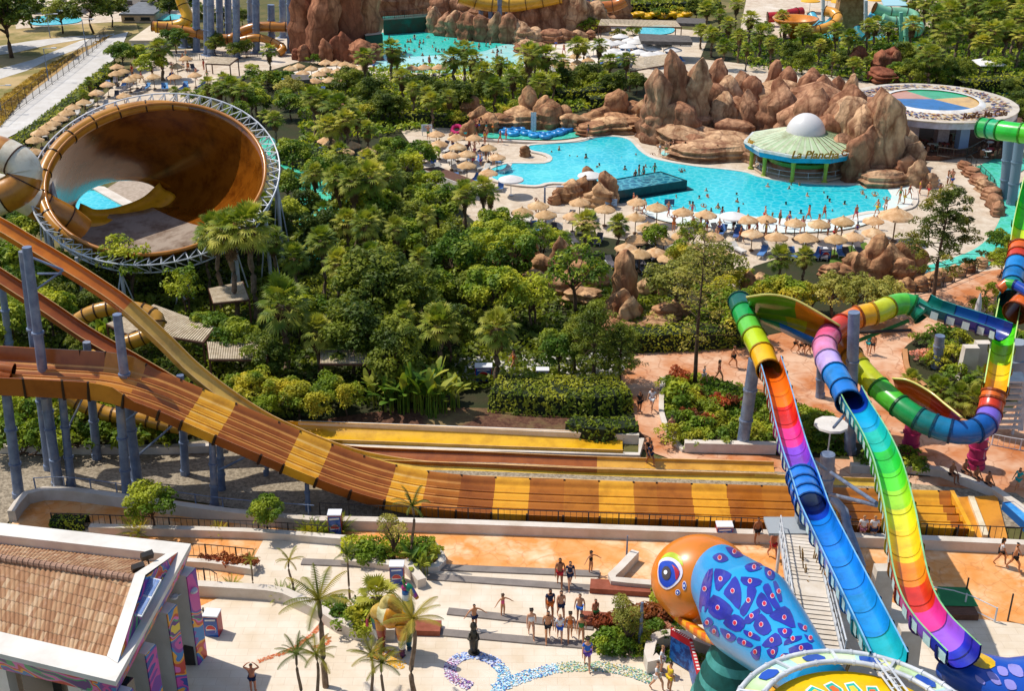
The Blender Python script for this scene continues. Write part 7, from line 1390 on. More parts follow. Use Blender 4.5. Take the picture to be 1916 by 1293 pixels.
PQ = parasol_proto(CLOTH, 2.6, 3.0, .7, False, n=4); p = g(1846, 148); place(PQ, (p.x, p.y, .12), R(45), 1, 'large square white parasol by the small blue pool', 'parasol')
PC = parasol_proto(CLOTH, .95, 3.0, .12, False, n=10); p = g(1545, 878); place(PC, (p.x, p.y, .1), 0, 1.1, 'white scalloped parasol beside the thick steel pillar', 'parasol')
p = g(1826, 600); mb = MB(); mb.lathe((p.x, p.y, 0), [(.05, 0), (.05, .5), (.28, .7), (.22, 1.6), (.05, 2.4)], 10); tag(mb.build('closed_parasol', CLOTH), 'furled white parasol in the seating behind the slides', 'parasol')
# rings stacked and floating
def torus(mb, c, r, t, n=14, tilt=0):
    mb.tube([Vector(c) + Vector((r * cos(2 * pi * i / n), r * sin(2 * pi * i / n) * cos(tilt), r * sin(2 * pi * i / n) * sin(tilt))) for i in range(n)], t, 6, loop=True); return mb
TB = mat('blue_vinyl', '#1c78b8', '#3a9ad8', 1, .3, spec=.5, rnd=.15); TY = mat('yellow_vinyl', '#e8b80e', '#d8a00c', 1, .4, rnd=.1)
tp = torus(MB(), (0, 0, .2), .5, .22).build('swim_ring', TB, smooth='all'); tp['_proto'] = 1; tp.location = (0, 0, -50)
L_ = [(936, 243), (952, 246), (972, 248), (985, 254), (1000, 258), (1012, 257), (1020, 260), (1032, 256), (1043, 254), (1050, 251), (1070, 240), (1078, 238), (945, 252), (960, 255), (1062, 247), (1082, 243)]
for (x, y), o_ in zip(L_, ords(L_)): p = g(x, y); place(tp, (p.x, p.y, .15), x, 1.15, 'blue swim ring floating in the tube river, ' + o_, 'swim ring', 'blue rings in the tube river')
typ = torus(MB(), (0, 0, .2), .5, .24).build('swim_ring', TY, smooth='all'); typ['_proto'] = 1; typ.location = (0, 0, -50)
L_ = [(1188 + 7.5 * i, 32 + (i % 2) * 3) for i in range(14)]
for (x, y), o_ in zip(L_, ords(L_)):
    p = g(x, y); place(typ, (p.x, p.y, .12 + (.5 if x % 2 > 1 else 0)), x, 1.5, 'yellow ring in the row behind the straw canopy, ' + o_, 'swim ring', 'yellow rings in a row')
p = g(855, 248); mb = torus(MB(), (p.x, p.y, .4), .6, .25, tilt=.6); tag(mb.build('swim_ring', mat('pink_vinyl', '#c82a6a'), smooth='all'), 'pink swim ring on the deck beside the tube river', 'swim ring')
# signs, bins, coolers
LOGO = [('#c8202a', .5), ('#e8e8ec', .04), ('#1c3a9a', -.5)]
def cooler(px, gy, top, label, w_=.8, d=.7, rz=0):
    p = g(px, gy); h = hgt(px, gy, top); root = empty('drinks_stand', p); tag(root, label, 'drinks stand'); mb = MB(); mb.box((p.x, p.y, h / 2 + .05), (w_, d, h), rz); child_of(root, mb.build('cabinet', mat('cabinet_red', '#b02838', '#8a1c2c', 2, .4))); fb = MB()
    for s_, yy in ((-1, d / 2 + .012), ):
        n = 12; m = Matrix.Rotation(rz, 3, 'Z')
        def P(a, z, o=0): q = m @ Vector((a * w_ / 2 * .92, -(d / 2 + .012 + o), z * h)); return (p.x + q.x, p.y + q.y, q.z + .05)
        fb.poly([P(-1, .04), P(1, .04), P(1, .96), P(-1, .96)], lin('#1c58b0')); r = min(w_, h) * .36; cz = .42
        circ_ = [(cos(2 * pi * i / 20), sin(2 * pi * i / 20)) for i in range(20)]; K = lambda a, b, o: P(a * r / (w_ / 2 * .92), cz + b * r / h, o)
        fb.poly([K(a, b, .01) for a, b in circ_], lin('#e8ecf0')); fb.poly([K(a * .92, b * .92, .02) for a, b in circ_ if b >= -.0] + [K(-.3, .18, .02), K(.3, .02, .02)][:0], lin('#c8202a')); fb.poly([K(a * .92, b * .92 - .08, .02) for a, b in circ_ if b <= 0.0], lin('#1c3a9a')); fb.poly([P(-.8, .8, .01), P(.8, .84, .01), P(.8, .92, .01), P(-.8, .88, .01)], lin('#e8ecf0'))
    child_of(root, fb.build('printed_front', GEL)); tb = MB(); tb.box((p.x, p.y, h + .09), (w_ * 1.05, d * 1.05, .08), rz); child_of(root, tb.build('lid', mat('cabinet_white', '#dcdce0'))); return root
cooler(401, 1188, 1150, 'red white and blue drinks stand casting a shadow by the shop', .75, .65, -.1); cooler(744, 1092, 1058, 'red and blue drinks stand beside the planter wall stub', .75, .6); cooler(629, 1002, 962, 'tall red and blue drinks stand on the terrace corner', .75, .6)
cooler(1353, 1012, 984, 'small drinks stand behind the cobra head', .9, .6); cooler(1015, 708, 693, 'small blue stand on the pale concrete path', .9, .6); cooler(905, 712, 686, 'dark blue stand under the large fan palm', 1.2, .7); cooler(1543, 484, 466, 'pale blue board beside the fan palm and lawn', 1.0, .5)
def board(px, gy, top, w_, label, c='#b8c8d4'):
    p = g(px, gy); h = hgt(px, gy, top); root = empty('info_sign', p); tag(root, label, 'sign'); mb = MB(); mb.box((p.x, p.y, h * .66), (w_, .08, h * .62)); child_of(root, mb.build('panel', mat('panel' + c[1:], c, None))); mb = MB()
    for k in range(6): mb.box((p.x - w_ * .08 * (k % 3), p.y - .05, h * (.88 - k * .085)), (w_ * (.7 - .1 * (k % 3)), .02, h * .03))
    child_of(root, mb.build('printed_lines', mat('print_grey', '#5a6a78'))); mb = MB()
    for s_ in (-1, 1): mb.bar((p.x + s_ * w_ * .42, p.y, 0), (p.x + s_ * w_ * .42, p.y, h * .98), .06, .06)
    child_of(root, mb.build('posts', STEEL)); return root
board(799, 254, 232, 1.3, 'white information board near the tube river', '#c8d4dc'); board(1724, 345, 314, 1.6, 'pale notice board beside the right rock ledges', '#a8b4c4'); board(1252, 388, 372, 1.0, 'small chalk board beside the rock pile', '#4a5a7a'); board(1143, 392, 372, 1.2, 'blue and white notice by the rock pile', '#8aa8c8')
b_ = [(1288, 1222), (1308, 1262), (1324, 1300)]; root = empty('ride_sign', g(1305, 1262)); tag(root, 'angled blue ride sign with a red and white header', 'sign'); mb = MB(); hb = MB()
P_ = [g(1252, 1240), g(1288, 1262), g(1304, 1325)]
for a, b in zip(P_, P_[1:]): mb.poly([a + Vector((0, 0, .2)), b + Vector((0, 0, .2)), b + Vector((0, 0, 1.75)), a + Vector((0, 0, 1.75))]); hb.bar(a + Vector((0, 0, 1.9)), b + Vector((0, 0, 1.9)), .14, .42)
child_of(root, mb.build('panel', mat('blue_print', '#1c3a7a', '#2a6ab4', 3, .4, contrast=(.45, .55)))); child_of(root, hb.build('header', mat('sign_red', '#c01c28'))); tb = MB(); rd = random.Random(8)
for a, b in zip(P_, P_[1:]):
    n_ = Vector((-(b - a).y, (b - a).x, 0)).normalized() * -.08
    for k in range(9): f = .08 + k * .1; q = a.lerp(b, f); q2 = a.lerp(b, f + .05); tb.poly([q + n_ + Vector((0, 0, 2.115)) + n_ * .2, q2 + n_ * 1.2 + Vector((0, 0, 2.115)), q2 - n_ * .6 + Vector((0, 0, 2.115)), q - n_ * .6 + Vector((0, 0, 2.115))], (.8, .8, .8))
child_of(root, tb.build('header_lettering', GEL))
mag = g(1822, 874); mb = MB(); 
for i in range(2): torus(mb, (mag.x + .25 - i * .3, mag.y - .55, 1.9 + i * .35), .28, .03, tilt=1.5)
mb.tube([(mag.x - .2, mag.y - .58, 1.5), (mag.x + .3, mag.y - .58, .9), (mag.x + .1, mag.y - .58, 2.6)], .03, 5); tag(mb.build('pillar_drawing', mat('white_line', '#e0d0d8')), 'white line drawing on the magenta pillar', 'drawing')
# ---- colourful camel statue
def camel():
    c = g(738, 1222); root = empty('camel_statue', c); tag(root, 'patchwork painted long necked camel statue on the plaza', 'statue'); O = Vector((c.x, c.y, .12)); gl = mat('painted_statue', (1, 1, 1), '#b0b0a0', 2, .35, attr=True, coat=.3)
    def part(n, pts, rs_, cs, seg=12):
        s = spline([O + Vector(p) for p in pts], n=16); rr = spline([Vector((r, 0, 0)) for r in rs_], n=16); mb = MB(); sweep_r = []; fr = frames(s)
        mb.tube(s, [x.x for x in rr], seg, cols=[lin(cs[min(len(cs) - 1, int(i * len(cs) / 17))]) for i in range(17)]); child_of(root, mb.build(n, gl, smooth='all'))
    part('body', [(-.95, .35, 2.0), (-.6, .2, 2.25), (0, 0, 2.2), (.5, -.15, 2.15), (.8, -.25, 2.0)], [.3, .62, .72, .62, .35], ['#d8b050', '#e0d8a8', '#d89018', '#d89018', '#c87c14']); part('hump', [(-.35, .15, 2.5), (-.2, .1, 2.95), (.0, 0, 3.05), (.15, 0, 2.6)], [.4, .36, .3, .34], ['#e0c878', '#d8a030'])
    part('neck', [(.65, -.2, 2.3), (.85, -.25, 2.75), (.75, -.25, 3.4), (.72, -.25, 3.9)], [.34, .24, .2, .17], ['#d89018', '#2a7a9a', '#3a9a5a', '#e0e8e8', '#2a6ab0']); part('head', [(.62, -.2, 3.95), (.85, -.28, 4.1), (1.1, -.35, 3.8), (1.3, -.4, 3.5)], [.16, .2, .16, .1], ['#b02a7a', '#1c8a6a', '#2a5aa8', '#a03a9a', '#d88a2a'])
    for s_ in (-1, 1): part('ear', [(.72, -.24 + s_ * .1, 4.15), (.6, -.22 + s_ * .16, 4.55)], [.07, .03], ['#2a9a4a', '#9ab83a'], 8)
    for i, (x, y, cs) in enumerate(((-.85, .5, ['#2a9a5a', '#1c5aa8', '#d8e4ec', '#e8ecf0', '#c8485a']), (-.6, .05, ['#d89018', '#a83a2a', '#8a2a1c', '#7a2418']), (.45, -.45, ['#d89018', '#c87018', '#e8e8e8', '#6a2a5a', '#3a1c4a']), (.75, .1, ['#d8c050', '#8a9a5a', '#6a7a4a', '#1c7a9a', '#2a5a8a']))): part('leg', [(x, y, 2.05), (x * 1.02, y, 1.1), (x * .98, y * 1.05, .5), (x, y, 0), (x + .08, y - .05, 0)], [.34, .2, .13, .14, .16], cs, 10)
    part('tail', [(-1.05, .4, 2.2), (-1.3, .45, 1.7), (-1.35, .45, 1.2)], [.06, .05, .09], ['#d8b050', '#c83a5a'], 6)
camel()
def meer():
    c = g(887, 1226); root = empty('dark_statue', c); tag(root, 'slim dark bronze standing statue by the mosaic ring', 'statue'); m = mat('bronze', '#4a4438', '#2e2c28', 2, .4, metal=.4); mb = MB(); mb.tube([Vector((c.x, c.y, z)) for z in (0.1, .4, .9, 1.3, 1.6)], [.17, .2, .24, .2, .13], 12); mb.lathe((c.x, c.y, 1.6), [(.13, 0), (.18, .15), (.15, .32), (.05, .4)], 12); child_of(root, mb.build('figure', m, smooth='all')); ab = MB()
    for s_ in (-1, 1): ab.tube([(c.x + s_ * .2, c.y - .1, 1.4), (c.x + s_ * .27, c.y - .2, 1.1), (c.x + s_ * .12, c.y - .36, 1.15)], .05, 8)
    child_of(root, ab.build('arms', m, smooth='all')); bb = MB(); bb.lathe((c.x, c.y, .12), [(.3, 0), (.3, .08), (.01, .1)], 14); child_of(root, bb.build('base', m))
meer()
# ================================================================ people
SKIN = [mat('skin_%s' % n, c, c2, 6, .5, spec=.35) for n, c, c2 in (('tan', '#c88a60', '#b87c54'), ('fair', '#d09a78', '#c08a68'), ('brown', '#a06a48', '#905c3e'), ('red', '#c07a5a', '#b06a4c'))]
HAIR = [mat('hair_dark', '#221a16', '#2e231c', 8, .6), mat('hair_brown', '#4a3322', '#3c281a', 8, .6), mat('hair_blond', '#a88458', '#967248', 8, .6)]
WEAR = {n: mat('wear_' + n, c, None, rough=.8) for n, c in (('navy', '#1c2a4a'), ('black', '#18181c'), ('red', '#b8242c'), ('white', '#d8d8d8'), ('pink', '#d85a7a'), ('teal', '#1c9a9a'), ('blue', '#2a62b8'), ('orange', '#d8702a'), ('green', '#3a7a3a'), ('purple', '#6a4a9a'), ('yellow', '#d8b82a'), ('floral', '#9a5a6a'))}
def skin_mesh(name, V, E, Rr, sub=1, root=0):
    me = bpy.data.meshes.new('tmp'); me.from_pydata(V, E, []); o = bpy.data.objects.new('tmp', me); col.objects.link(o)
    md = o.modifiers.new('s', 'SKIN'); md.use_smooth_shade = True; md.branch_smoothing = .4
    if not me.skin_vertices: pass
    for i, r in enumerate(Rr):
        me.skin_vertices[0].data[i].radius = tuple(q * 1.1 for q in r) if isinstance(r, tuple) else (r * 1.1, r * 1.1)
    me.skin_vertices[0].data[root].use_root = True
    sb = o.modifiers.new('u', 'SUBSURF'); sb.levels = sub; dg = bpy.context.evaluated_depsgraph_get(); dg.update(); r = bpy.data.meshes.new_from_object(o.evaluated_get(dg)); r.name = name
    bpy.data.objects.remove(o); bpy.data.meshes.remove(me); r.polygons.foreach_set('use_smooth', [True] * len(r.polygons)); return r
def pose(kind, seed=0):
    rd = random.Random(seed); J = dict(pel=(0, 0, .96), sp=(0, .01, 1.14), ch=(0, .01, 1.32), nk=(0, 0, 1.47), hd=(0, -.01, 1.57), hc=(0, -.015, 1.64), ht=(0, 0, 1.71))
    for s_, n in ((-1, 'L'), (1, 'R')):
        J['sh' + n] = (s_ * .17, .01, 1.41); J['hp' + n] = (s_ * .09, 0, .90); J['el' + n] = (s_ * .24, .03, 1.14); J['wr' + n] = (s_ * .27, -.06, .9); J['ha' + n] = (s_ * .275, -.08, .82); J['kn' + n] = (s_ * .1, -.01, .5); J['an' + n] = (s_ * .1, .02, .09); J['to' + n] = (s_ * .12, -.15, .04)
    if kind.startswith('walk'):
        k = 1 if kind == 'walk' else -1
        for s_, n in ((-1, 'L'), (1, 'R')):
            q = s_ * k; J['kn' + n] = (s_ * .09, -.2 * q - .06, .52); J['an' + n] = (s_ * .09, (-.3 if q > 0 else .34), .09 + (.0 if q > 0 else .1)); J['to' + n] = (s_ * .1, (-.3 if q > 0 else .34) - .16, .05 + (0 if q > 0 else 0)); J['el' + n] = (s_ * .23, .12 * q, 1.15); J['wr' + n] = (s_ * .24, -.05 + .2 * q, .95); J['ha' + n] = (s_ * .24, -.08 + .22 * q, .87)
    if kind == 'sit':
        d = -.46
        for k_ in list(J): J[k_] = (J[k_][0], J[k_][1], J[k_][2] + d)
        for s_, n in ((-1, 'L'), (1, 'R')): J['kn' + n] = (s_ * .13, -.42, .5); J['an' + n] = (s_ * .13, -.46, .09); J['to' + n] = (s_ * .14, -.6, .04); J['wr' + n] = (s_ * .16, -.3, .6); J['ha' + n] = (s_ * .14, -.38, .58); J['el' + n] = (s_ * .24, -.05, .7)
    if kind == 'arms':
        for s_, n in ((-1, 'L'), (1, 'R')): J['el' + n] = (s_ * .38, -.02, 1.5); J['wr' + n] = (s_ * .2, -.05, 1.68); J['ha' + n] = (s_ * .12, -.06, 1.72)
    if kind == 'reach':
        for s_, n in ((-1, 'L'), (1, 'R')): J['el' + n] = (s_ * .42, -.08, 1.28); J['wr' + n] = (s_ * .6, -.16, 1.12); J['ha' + n] = (s_ * .67, -.18, 1.08)
    return J
def person_proto(kind, fem=False, seed=0):
    J = pose(kind, seed); V, E, Rr, ix = [], [], [], {}
    def add(n, p, r, par=None):
        ix[n] = len(V); V.append(p); Rr.append(r)
        if par: E.append((ix[par], ix[n]))
    hw = .135 if fem else .12; add('pel', J['pel'], (hw + .02, hw - .02)); add('sp', J['sp'], (.105 if fem else .125, .09), 'pel'); add('ch', J['ch'], (.135 if fem else .155, .105), 'sp'); add('nk', J['nk'], .052, 'ch'); add('hd', J['hd'], (.068, .078), 'nk'); add('hc', J['hc'], (.078, .092), 'hd'); add('ht', J['ht'], (.055, .062), 'hc')
    x, y, z = J['hc']; add('nose', (x, y - .105, z - .02), .014, 'hc')
    for s_ in (-1, 1): add('ear%d' % s_, (x + s_ * .09, y + .01, z - .01), .016, 'hc')
    for n in 'LR':
        s_ = -1 if n == 'L' else 1
        add('sh' + n, J['sh' + n], .056 if not fem else .048, 'ch'); add('el' + n, J['el' + n], .038, 'sh' + n); add('wr' + n, J['wr' + n], .026, 'el' + n); add('ha' + n, J['ha' + n], (.032, .02), 'wr' + n); a, b = Vector(J['wr' + n]), Vector(J['ha' + n]); d = (b - a).normalized(); sd_ = d.cross(Vector((1, 0, 0)));
        if sd_.length < .2: sd_ = Vector((0, 1, 0))
        sd_.normalize(); curl = Vector((-s_ * .3, -.2, 0)).normalized()
        for f in range(4): m1 = b + sd_ * (f - 1.5) * .019 + d * .045; add('f%d%s' % (f, n), tuple(m1), .0095, 'ha' + n); add('g%d%s' % (f, n), tuple(m1 + d * (.034 - .006 * abs(f - 1.2)) + curl * .016), .008, 'f%d%s' % (f, n))
        add('t' + n, tuple(a.lerp(b, .6) - sd_ * .045 + d * .02), .011, 'ha' + n)
        add('hp' + n, J['hp' + n], .088, 'pel'); add('kn' + n, J['kn' + n], .056, 'hp' + n); k, an = Vector(J['kn' + n]), Vector(J['an' + n]); add('cf' + n, tuple(k.lerp(an, .35) + Vector((0, .02, 0))), .054, 'kn' + n); add('an' + n, J['an' + n], .035, 'cf' + n); add('to' + n, J['to' + n], (.036, .024), 'an' + n)
    body = skin_mesh('body', V, E, Rr)
    def sub(names, edges, grow, cut={}):
        VV = [tuple(cut.get(n, V[ix[n]])) for n in names]; return skin_mesh('cloth', VV, [(names.index(a), names.index(b)) for a, b in edges], [tuple(q + grow for q in (Rr[ix[n]] if isinstance(Rr[ix[n]], tuple) else (Rr[ix[n]],) * 2)) for n in names])
    mid = {n: Vector(V[ix['hp' + n[-1]]]).lerp(Vector(V[ix['kn' + n[-1]]]), .55 if not fem else .12) for n in ('knL', 'knR')}
    shorts = sub(['pel', 'hpL', 'knL', 'hpR', 'knR'], [('pel', 'hpL'), ('hpL', 'knL'), ('pel', 'hpR'), ('hpR', 'knR')], .014, mid)
    el = {n: Vector(V[ix['sh' + n[-1]]]).lerp(Vector(V[ix['el' + n[-1]]]), .6) for n in ('elL', 'elR')}
    shirt = sub(['pel', 'sp', 'ch', 'shL', 'elL', 'shR', 'elR'], [('pel', 'sp'), ('sp', 'ch'), ('ch', 'shL'), ('shL', 'elL'), ('ch', 'shR'), ('shR', 'elR')], .016, el)
    c1 = Vector(V[ix['ch']]); top = skin_mesh('cloth', [tuple(c1 + Vector((-.08, 0, -.01))), tuple(c1), tuple(c1 + Vector((.08, 0, -.01)))], [(0, 1), (1, 2)], [(.1, .1), (.125, .115), (.1, .1)], 1, 1)
    suit = skin_mesh('cloth', [V[ix['pel']], V[ix['sp']], tuple(c1 + Vector((0, 0, .03)))], [(0, 1), (1, 2)], [(.15, .125), (.12, .105), (.145, .12)])
    h = Vector(V[ix['hc']]); hs = [tuple(h + Vector((0, .02, .0))), tuple(h + Vector((0, .012, .075)))]; hr = [(.092, .088), (.078, .085)]; hE = [(0, 1)]
    if fem: hs += [tuple(h + Vector((0, .08, -.1))), tuple(h + Vector((0, .1, -.24)))]; hr += [(.075, .05), (.04, .03)]; hE += [(0, 2), (2, 3)]
    hair = skin_mesh('hair', hs, hE, hr); em = MB(); 
    for s_ in (-1, 1): em.box((x + s_ * .032, y - .09, z + .015), (.022, .012, .01))
    em.box((x, y - .094, z - .055), (.045, .01, .008)); eo = em.build('face_features', HAIR[0]); fm = eo.data; bpy.data.objects.remove(eo)
    return dict(body=body, shorts=shorts, shirt=shirt, top=top, suit=suit, hair=hair, face=fm)
PP = {}
for k in ('stand', 'walk', 'walk2', 'sit', 'arms', 'reach'):
    for f in (0, 1): PP[k, f] = person_proto(k, bool(f))
def person(px, gy, kind, fem, skin, hair, wear, rz, label, group=None, s=1.0, z=.1, p=None, top=None, face=True, cat='person'):
    P = PP[kind, fem]; p = p or g(px, gy, 0); root = empty('person', (p.x, p.y, z), rz); root.scale = (s, s, s); tag(root, label, cat, group)
    def ch(n, me, m):
        o = bpy.data.objects.new(n, me); col.objects.link(o); o.parent = root
        if not me.materials: me.materials.append(m)
        o.material_slots[0].link = 'OBJECT'; o.material_slots[0].material = m
    ch('body', P['body'], SKIN[skin]); ch('hair', P['hair'], HAIR[hair])
    if wear in ('bikini',) or fem and top is None and wear != 'none': ch('swimsuit', P['suit'], WEAR[wear])
    elif wear != 'none': ch('shorts', P['shorts'], WEAR[wear])
    if fem and top is not None and top == wear: pass
    if top: ch('shirt', P['shirt'], WEAR[top])
    if face: ch('face_features', P['face'], HAIR[0])
    return root
# ---- on the plaza (rotation: 0 faces the viewer)
PL = [(1047, 1102, 'walk', 0, 2, 0, 'red', 0, 1.08, None, 'broad man walking in red swim shorts beside a woman in navy'), (1066, 1104, 'walk2', 0, 1, 0, 'navy', .1, 1.0, 'navy', 'woman in a navy shirt walking beside the man in red shorts'), (1105, 1076, 'reach', 1, 0, 0, 'black', .6, .82, None, 'girl in dark swimwear striding on the orange paving'), (941, 1157, 'reach', 1, 0, 1, 'pink', .5, .8, None, 'child in a pink swimsuit running with one arm out'), (1049, 1163, 'walk', 0, 1, 0, 'navy', .2, 1.05, None, 'man in dark shorts at the back of the bather group'), (1029, 1160, 'walk', 0, 2, 0, 'orange', .1, 1.05, 'navy', 'man in a navy top and orange shorts in the bather group'), (1084, 1166, 'stand', 0, 1, 1, 'blue', -.2, 1.0, None, 'man in blue shorts standing right of the bather group'), (1113, 1171, 'walk', 0, 3, 1, 'green', .3, .9, None, 'boy in green shorts by the short brown bench'), (994, 1197, 'walk', 1, 1, 0, 'white', .1, 1.02, None, 'woman in a white swimsuit left of the bather group'), (1025, 1202, 'walk2', 0, 0, 0, 'black', 0, 1.05, None, 'bare chested man in black shorts, front of the group'),
      (1047, 1203, 'walk', 0, 1, 2, 'blue', 0, .95, 'white', 'person in a loose white shirt walking in the group'), (1066, 1202, 'walk2', 1, 0, 0, 'orange', 0, 1.0, None, 'woman in an orange swimsuit walking in the group'), (1087, 1208, 'walk', 1, 0, 0, 'green', 0, 1.0, None, 'woman in a dark green swimsuit at the right front'), (888, 1181, 'reach', 0, 0, 0, 'navy', .4, .9, None, 'boy in navy shorts behind the dark bronze statue'), (1098, 1254, 'walk', 1, 1, 0, 'purple', 0, 1.05, 'blue', 'woman in a blue and violet top on the mosaic band'), (1237, 1265, 'stand', 0, 1, 2, 'white', 1.2, 1.0, 'white', 'person in white standing behind the blue ride sign'), (1228, 1296, 'walk', 0, 1, 1, 'white', 1, 1.0, 'white', 'person in white walking at the bottom beside the sign'), (1252, 1298, 'stand', 0, 0, 0, 'yellow', 2, 1.0, 'yellow', 'person in a mustard top facing the ride sign'), (475, 1300, 'arms', 0, 3, 0, 'navy', 3.1, 1.0, None, 'bare backed man with raised arms at the bottom edge'),
      (1444, 1048, 'walk', 0, 3, 0, 'red', .3, 1.05, None, 'man in red carrying a yellow bag left of the stairs'), (1415, 1020, 'stand', 0, 2, 0, 'black', .3, 1.0, None, 'small dark figure behind the cobra head'), (1582, 1000, 'stand', 0, 1, 0, 'blue', 3, .8, 'blue', 'child in blue leaning on the fence, left one'), (1611, 1018, 'stand', 0, 1, 2, 'floral', 3, 1.05, 'white', 'person in pale clothes leaning on the fence, middle one'), (1631, 1020, 'stand', 0, 1, 2, 'navy', 3.1, 1.08, 'white', 'man in a white shirt and cap leaning on the fence'), (1869, 1061, 'walk', 1, 0, 0, 'black', 1.2, 1.0, 'white', 'woman in a white top walking on the right paving'), (1894, 1072, 'walk2', 0, 0, 0, 'black', 1.2, 1.08, None, 'bare chested man walking behind the woman in white'), (1901, 922, 'walk', 0, 0, 0, 'teal', -1, .95, 'teal', 'boy in a teal shirt near the right edge'),
      (1371, 690, 'walk2', 0, 0, 0, 'black', 1.2, 1.05, None, 'bare chested man with a backpack on the orange paving'), (1344, 718, 'walk', 1, 0, 0, 'red', .9, 1.0, None, 'woman in a red swimsuit on the orange paving'), (1316, 721, 'walk', 0, 1, 2, 'white', 1, .85, 'white', 'child in white beside the tall sparse pine'), (1622, 664, 'walk', 0, 1, 0, 'teal', -.5, 1.0, 'teal', 'person in teal walking right of the steel mast'), (1631, 666, 'walk2', 0, 0, 0, 'black', -.5, 1.0, None, 'dark figure walking beside the person in teal'), (1219, 772, 'walk', 0, 1, 0, 'white', -.4, 1.05, 'white', 'man in a white shirt on the path beside the hedge'), (1196, 776, 'stand', 0, 2, 0, 'black', .5, 1.0, 'black', 'person in black in the hedge shade'), (1255, 822, 'stand', 1, 1, 0, 'pink', .2, .95, None, 'woman in pink at the garden kerb'), (1213, 868, 'stand', 0, 2, 0, 'black', .6, 1.05, 'black', 'person in black at the end of the yellow channel'), (1216, 874, 'walk', 0, 2, 0, 'navy', .6, .95, 'navy', 'person in navy just before the one in black'), (961, 698, 'walk', 1, 0, 0, 'orange', -1, 1.0, None, 'woman walking on the pale concrete path'), (1520, 1110, 'stand', 0, 2, 0, 'black', 0, 1.0, 'black', 'person in black in the shade below the stair')]
for (x, y, k, f, sk, hr, wr, rz, s, top, lab) in PL: person(x, y, k, f, sk, hr, wr, rz, lab, None, s, .12, top=top)
L_ = [(1778, 902), (1802, 897), (1823, 910), (1845, 920)]
for (x, y), o_ in zip(L_, ords(L_)): person(x, y, 'sit', 0, 2, 0, 'black', .4, 'bather in dark swimwear sitting on the white seat wall, ' + o_, 'bathers on the seat wall', 1.05, .12)
L_ = [(1487, 662), (1498, 666), (1508, 664), (1516, 667)]
for (x, y), o_ in zip(L_, ords(L_)): person(x, y, 'walk', 0, 0, 0, 'black', 1, 'bather below the rainbow bowl, ' + o_, 'bathers below the rainbow bowl', .95, .1)
rd = random.Random(77); cl = list(WEAR)
def crowd(pts, label, group, z=.1, kinds=('stand', 'walk', 'walk2', 'arms'), s=1.0, mode='deck'):
    for (x, y), o_ in zip(pts, ords(pts)):
        f = rd.random() < .45; w_ = rd.choice(cl); k = rd.choice(kinds); zz = z if mode == 'deck' else rd.uniform(-1.38, -1.0); person(x, y, k, int(f), rd.randrange(4), rd.choice((0, 0, 1, 2)), w_, rd.uniform(0, 6.28), label.replace('{o}', o_).replace('{c}', w_), group, s * rd.uniform(.85, 1.05), zz, face=False)
crowd([(1032, 287), (1046, 283), (1066, 294), (1080, 295), (1096, 298), (1163, 296), (1190, 293), (1121, 312), (1117, 315), (1169, 320), (1208, 315), (1217, 315), (1275, 325), (1221, 290), (1281, 323), (1321, 360), (1323, 371), (1308, 374), (1316, 390), (1330, 398), (1343, 393), (1378, 367), (1379, 381), (1436, 352), (1457, 360), (1476, 356), (1480, 349), (1495, 349), (1541, 364), (1548, 374)], 'bather standing in the turquoise main pool, {o}', 'bathers in the main pool', 0, s=1.0, mode='w')
crowd([(1552, 380), (1557, 398), (1613, 366), (1620, 373), (1636, 370), (1498, 402), (1512, 405), (1445, 407), (1390, 385), (1470, 385), (1510, 370), (1580, 385), (1265, 372), (1290, 385), (1255, 352)], 'bather in the right half of the main pool, {o}', 'bathers in the right half of the pool', 0, mode='w')
crowd([(1682, 383), (1691, 384), (1700, 374), (1541, 412), (1512, 416), (1458, 424), (1430, 420), (1350, 418), (1294, 412), (1640, 405), (1655, 402), (1600, 416), (1380, 420), (1475, 430), (1250, 408)], 'bather standing on the shallow white beach, {o}', 'bathers on the shallow beach', .16)
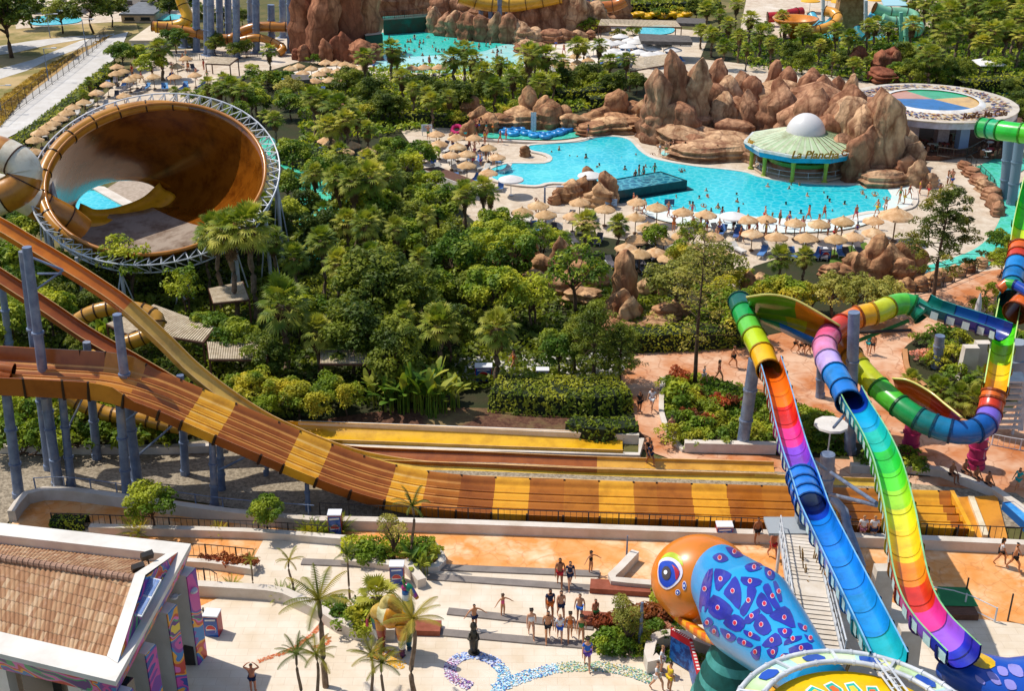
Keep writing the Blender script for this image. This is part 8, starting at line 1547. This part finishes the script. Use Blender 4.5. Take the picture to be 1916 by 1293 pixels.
crowd([(1234, 292), (1246, 292), (1254, 290), (1259, 288), (1281, 294), (1341, 300), (947, 266), (936, 270), (1100, 262), (1650, 348), (1720, 365), (1736, 370), (1756, 378), (1772, 347), (1779, 346), (1780, 352), (1003, 400), (1190, 398), (1205, 402), (1185, 392)], 'bather on the paving round the pool, {o}', 'bathers on the pool paving', .12)
crowd([(905, 243), (912, 246), (918, 242), (925, 245), (900, 248), (931, 243), (897, 252), (923, 251), (910, 252), (890, 250)], 'person queuing in the red crowd before the tube river, {o}', 'queue at the tube river', .12)
crowd([(1296, 436), (1310, 442), (1322, 438), (1345, 440), (1372, 436), (1400, 446), (1415, 442), (1432, 447), (1470, 438), (1500, 440), (1530, 436), (1548, 444), (1570, 440), (1602, 445), (1560, 452), (1340, 458), (1260, 435), (1385, 455), (1450, 455), (1640, 430)], 'person among the loungers behind the beach, {o}', 'people behind the beach', .12)
crowd([(1195, 338), (1203, 343), (1224, 334), (1188, 347)], 'bather in the raised dark pool, {o}', 'bathers in the raised pool', .2, s=.95)
W_ = [(rd.uniform(725, 950), rd.uniform(68, 118)) for _ in range(90)]; W_ = [q for q in W_ if q[1] > 62 + (q[0] - 725) * .09 + 2]
crowd(W_[:38], 'tiny bather in the deeper half of the wave pool, {o}', 'bathers in the wave pool', 0, mode='w', s=1.1); crowd(W_[38:70], 'small bather nearer the wave pool shore, {o}', 'bathers near the wave pool shore', 0, mode='w', s=1.1)
crowd([(804, 128), (740, 130), (700, 134), (870, 130), (930, 124), (975, 108), (1040, 92), (1090, 100), (1055, 104), (985, 92), (660, 140), (640, 136), (1120, 105), (1150, 110), (1180, 112), (835, 134), (900, 132)], 'person on the wave pool beach, {o}', 'people on the wave pool beach', .16, s=1.1)
crowd([(rd.uniform(240, 400), rd.uniform(112, 168)) for _ in range(14)], 'person on the left parasol terrace, {o}', 'people on the left terrace', .12, s=1.1)
crowd([(rd.uniform(800, 930), rd.uniform(262, 315)) for _ in range(14)], 'person resting left of the main pool, {o}', 'people left of the pool', .12)
drop_protos()
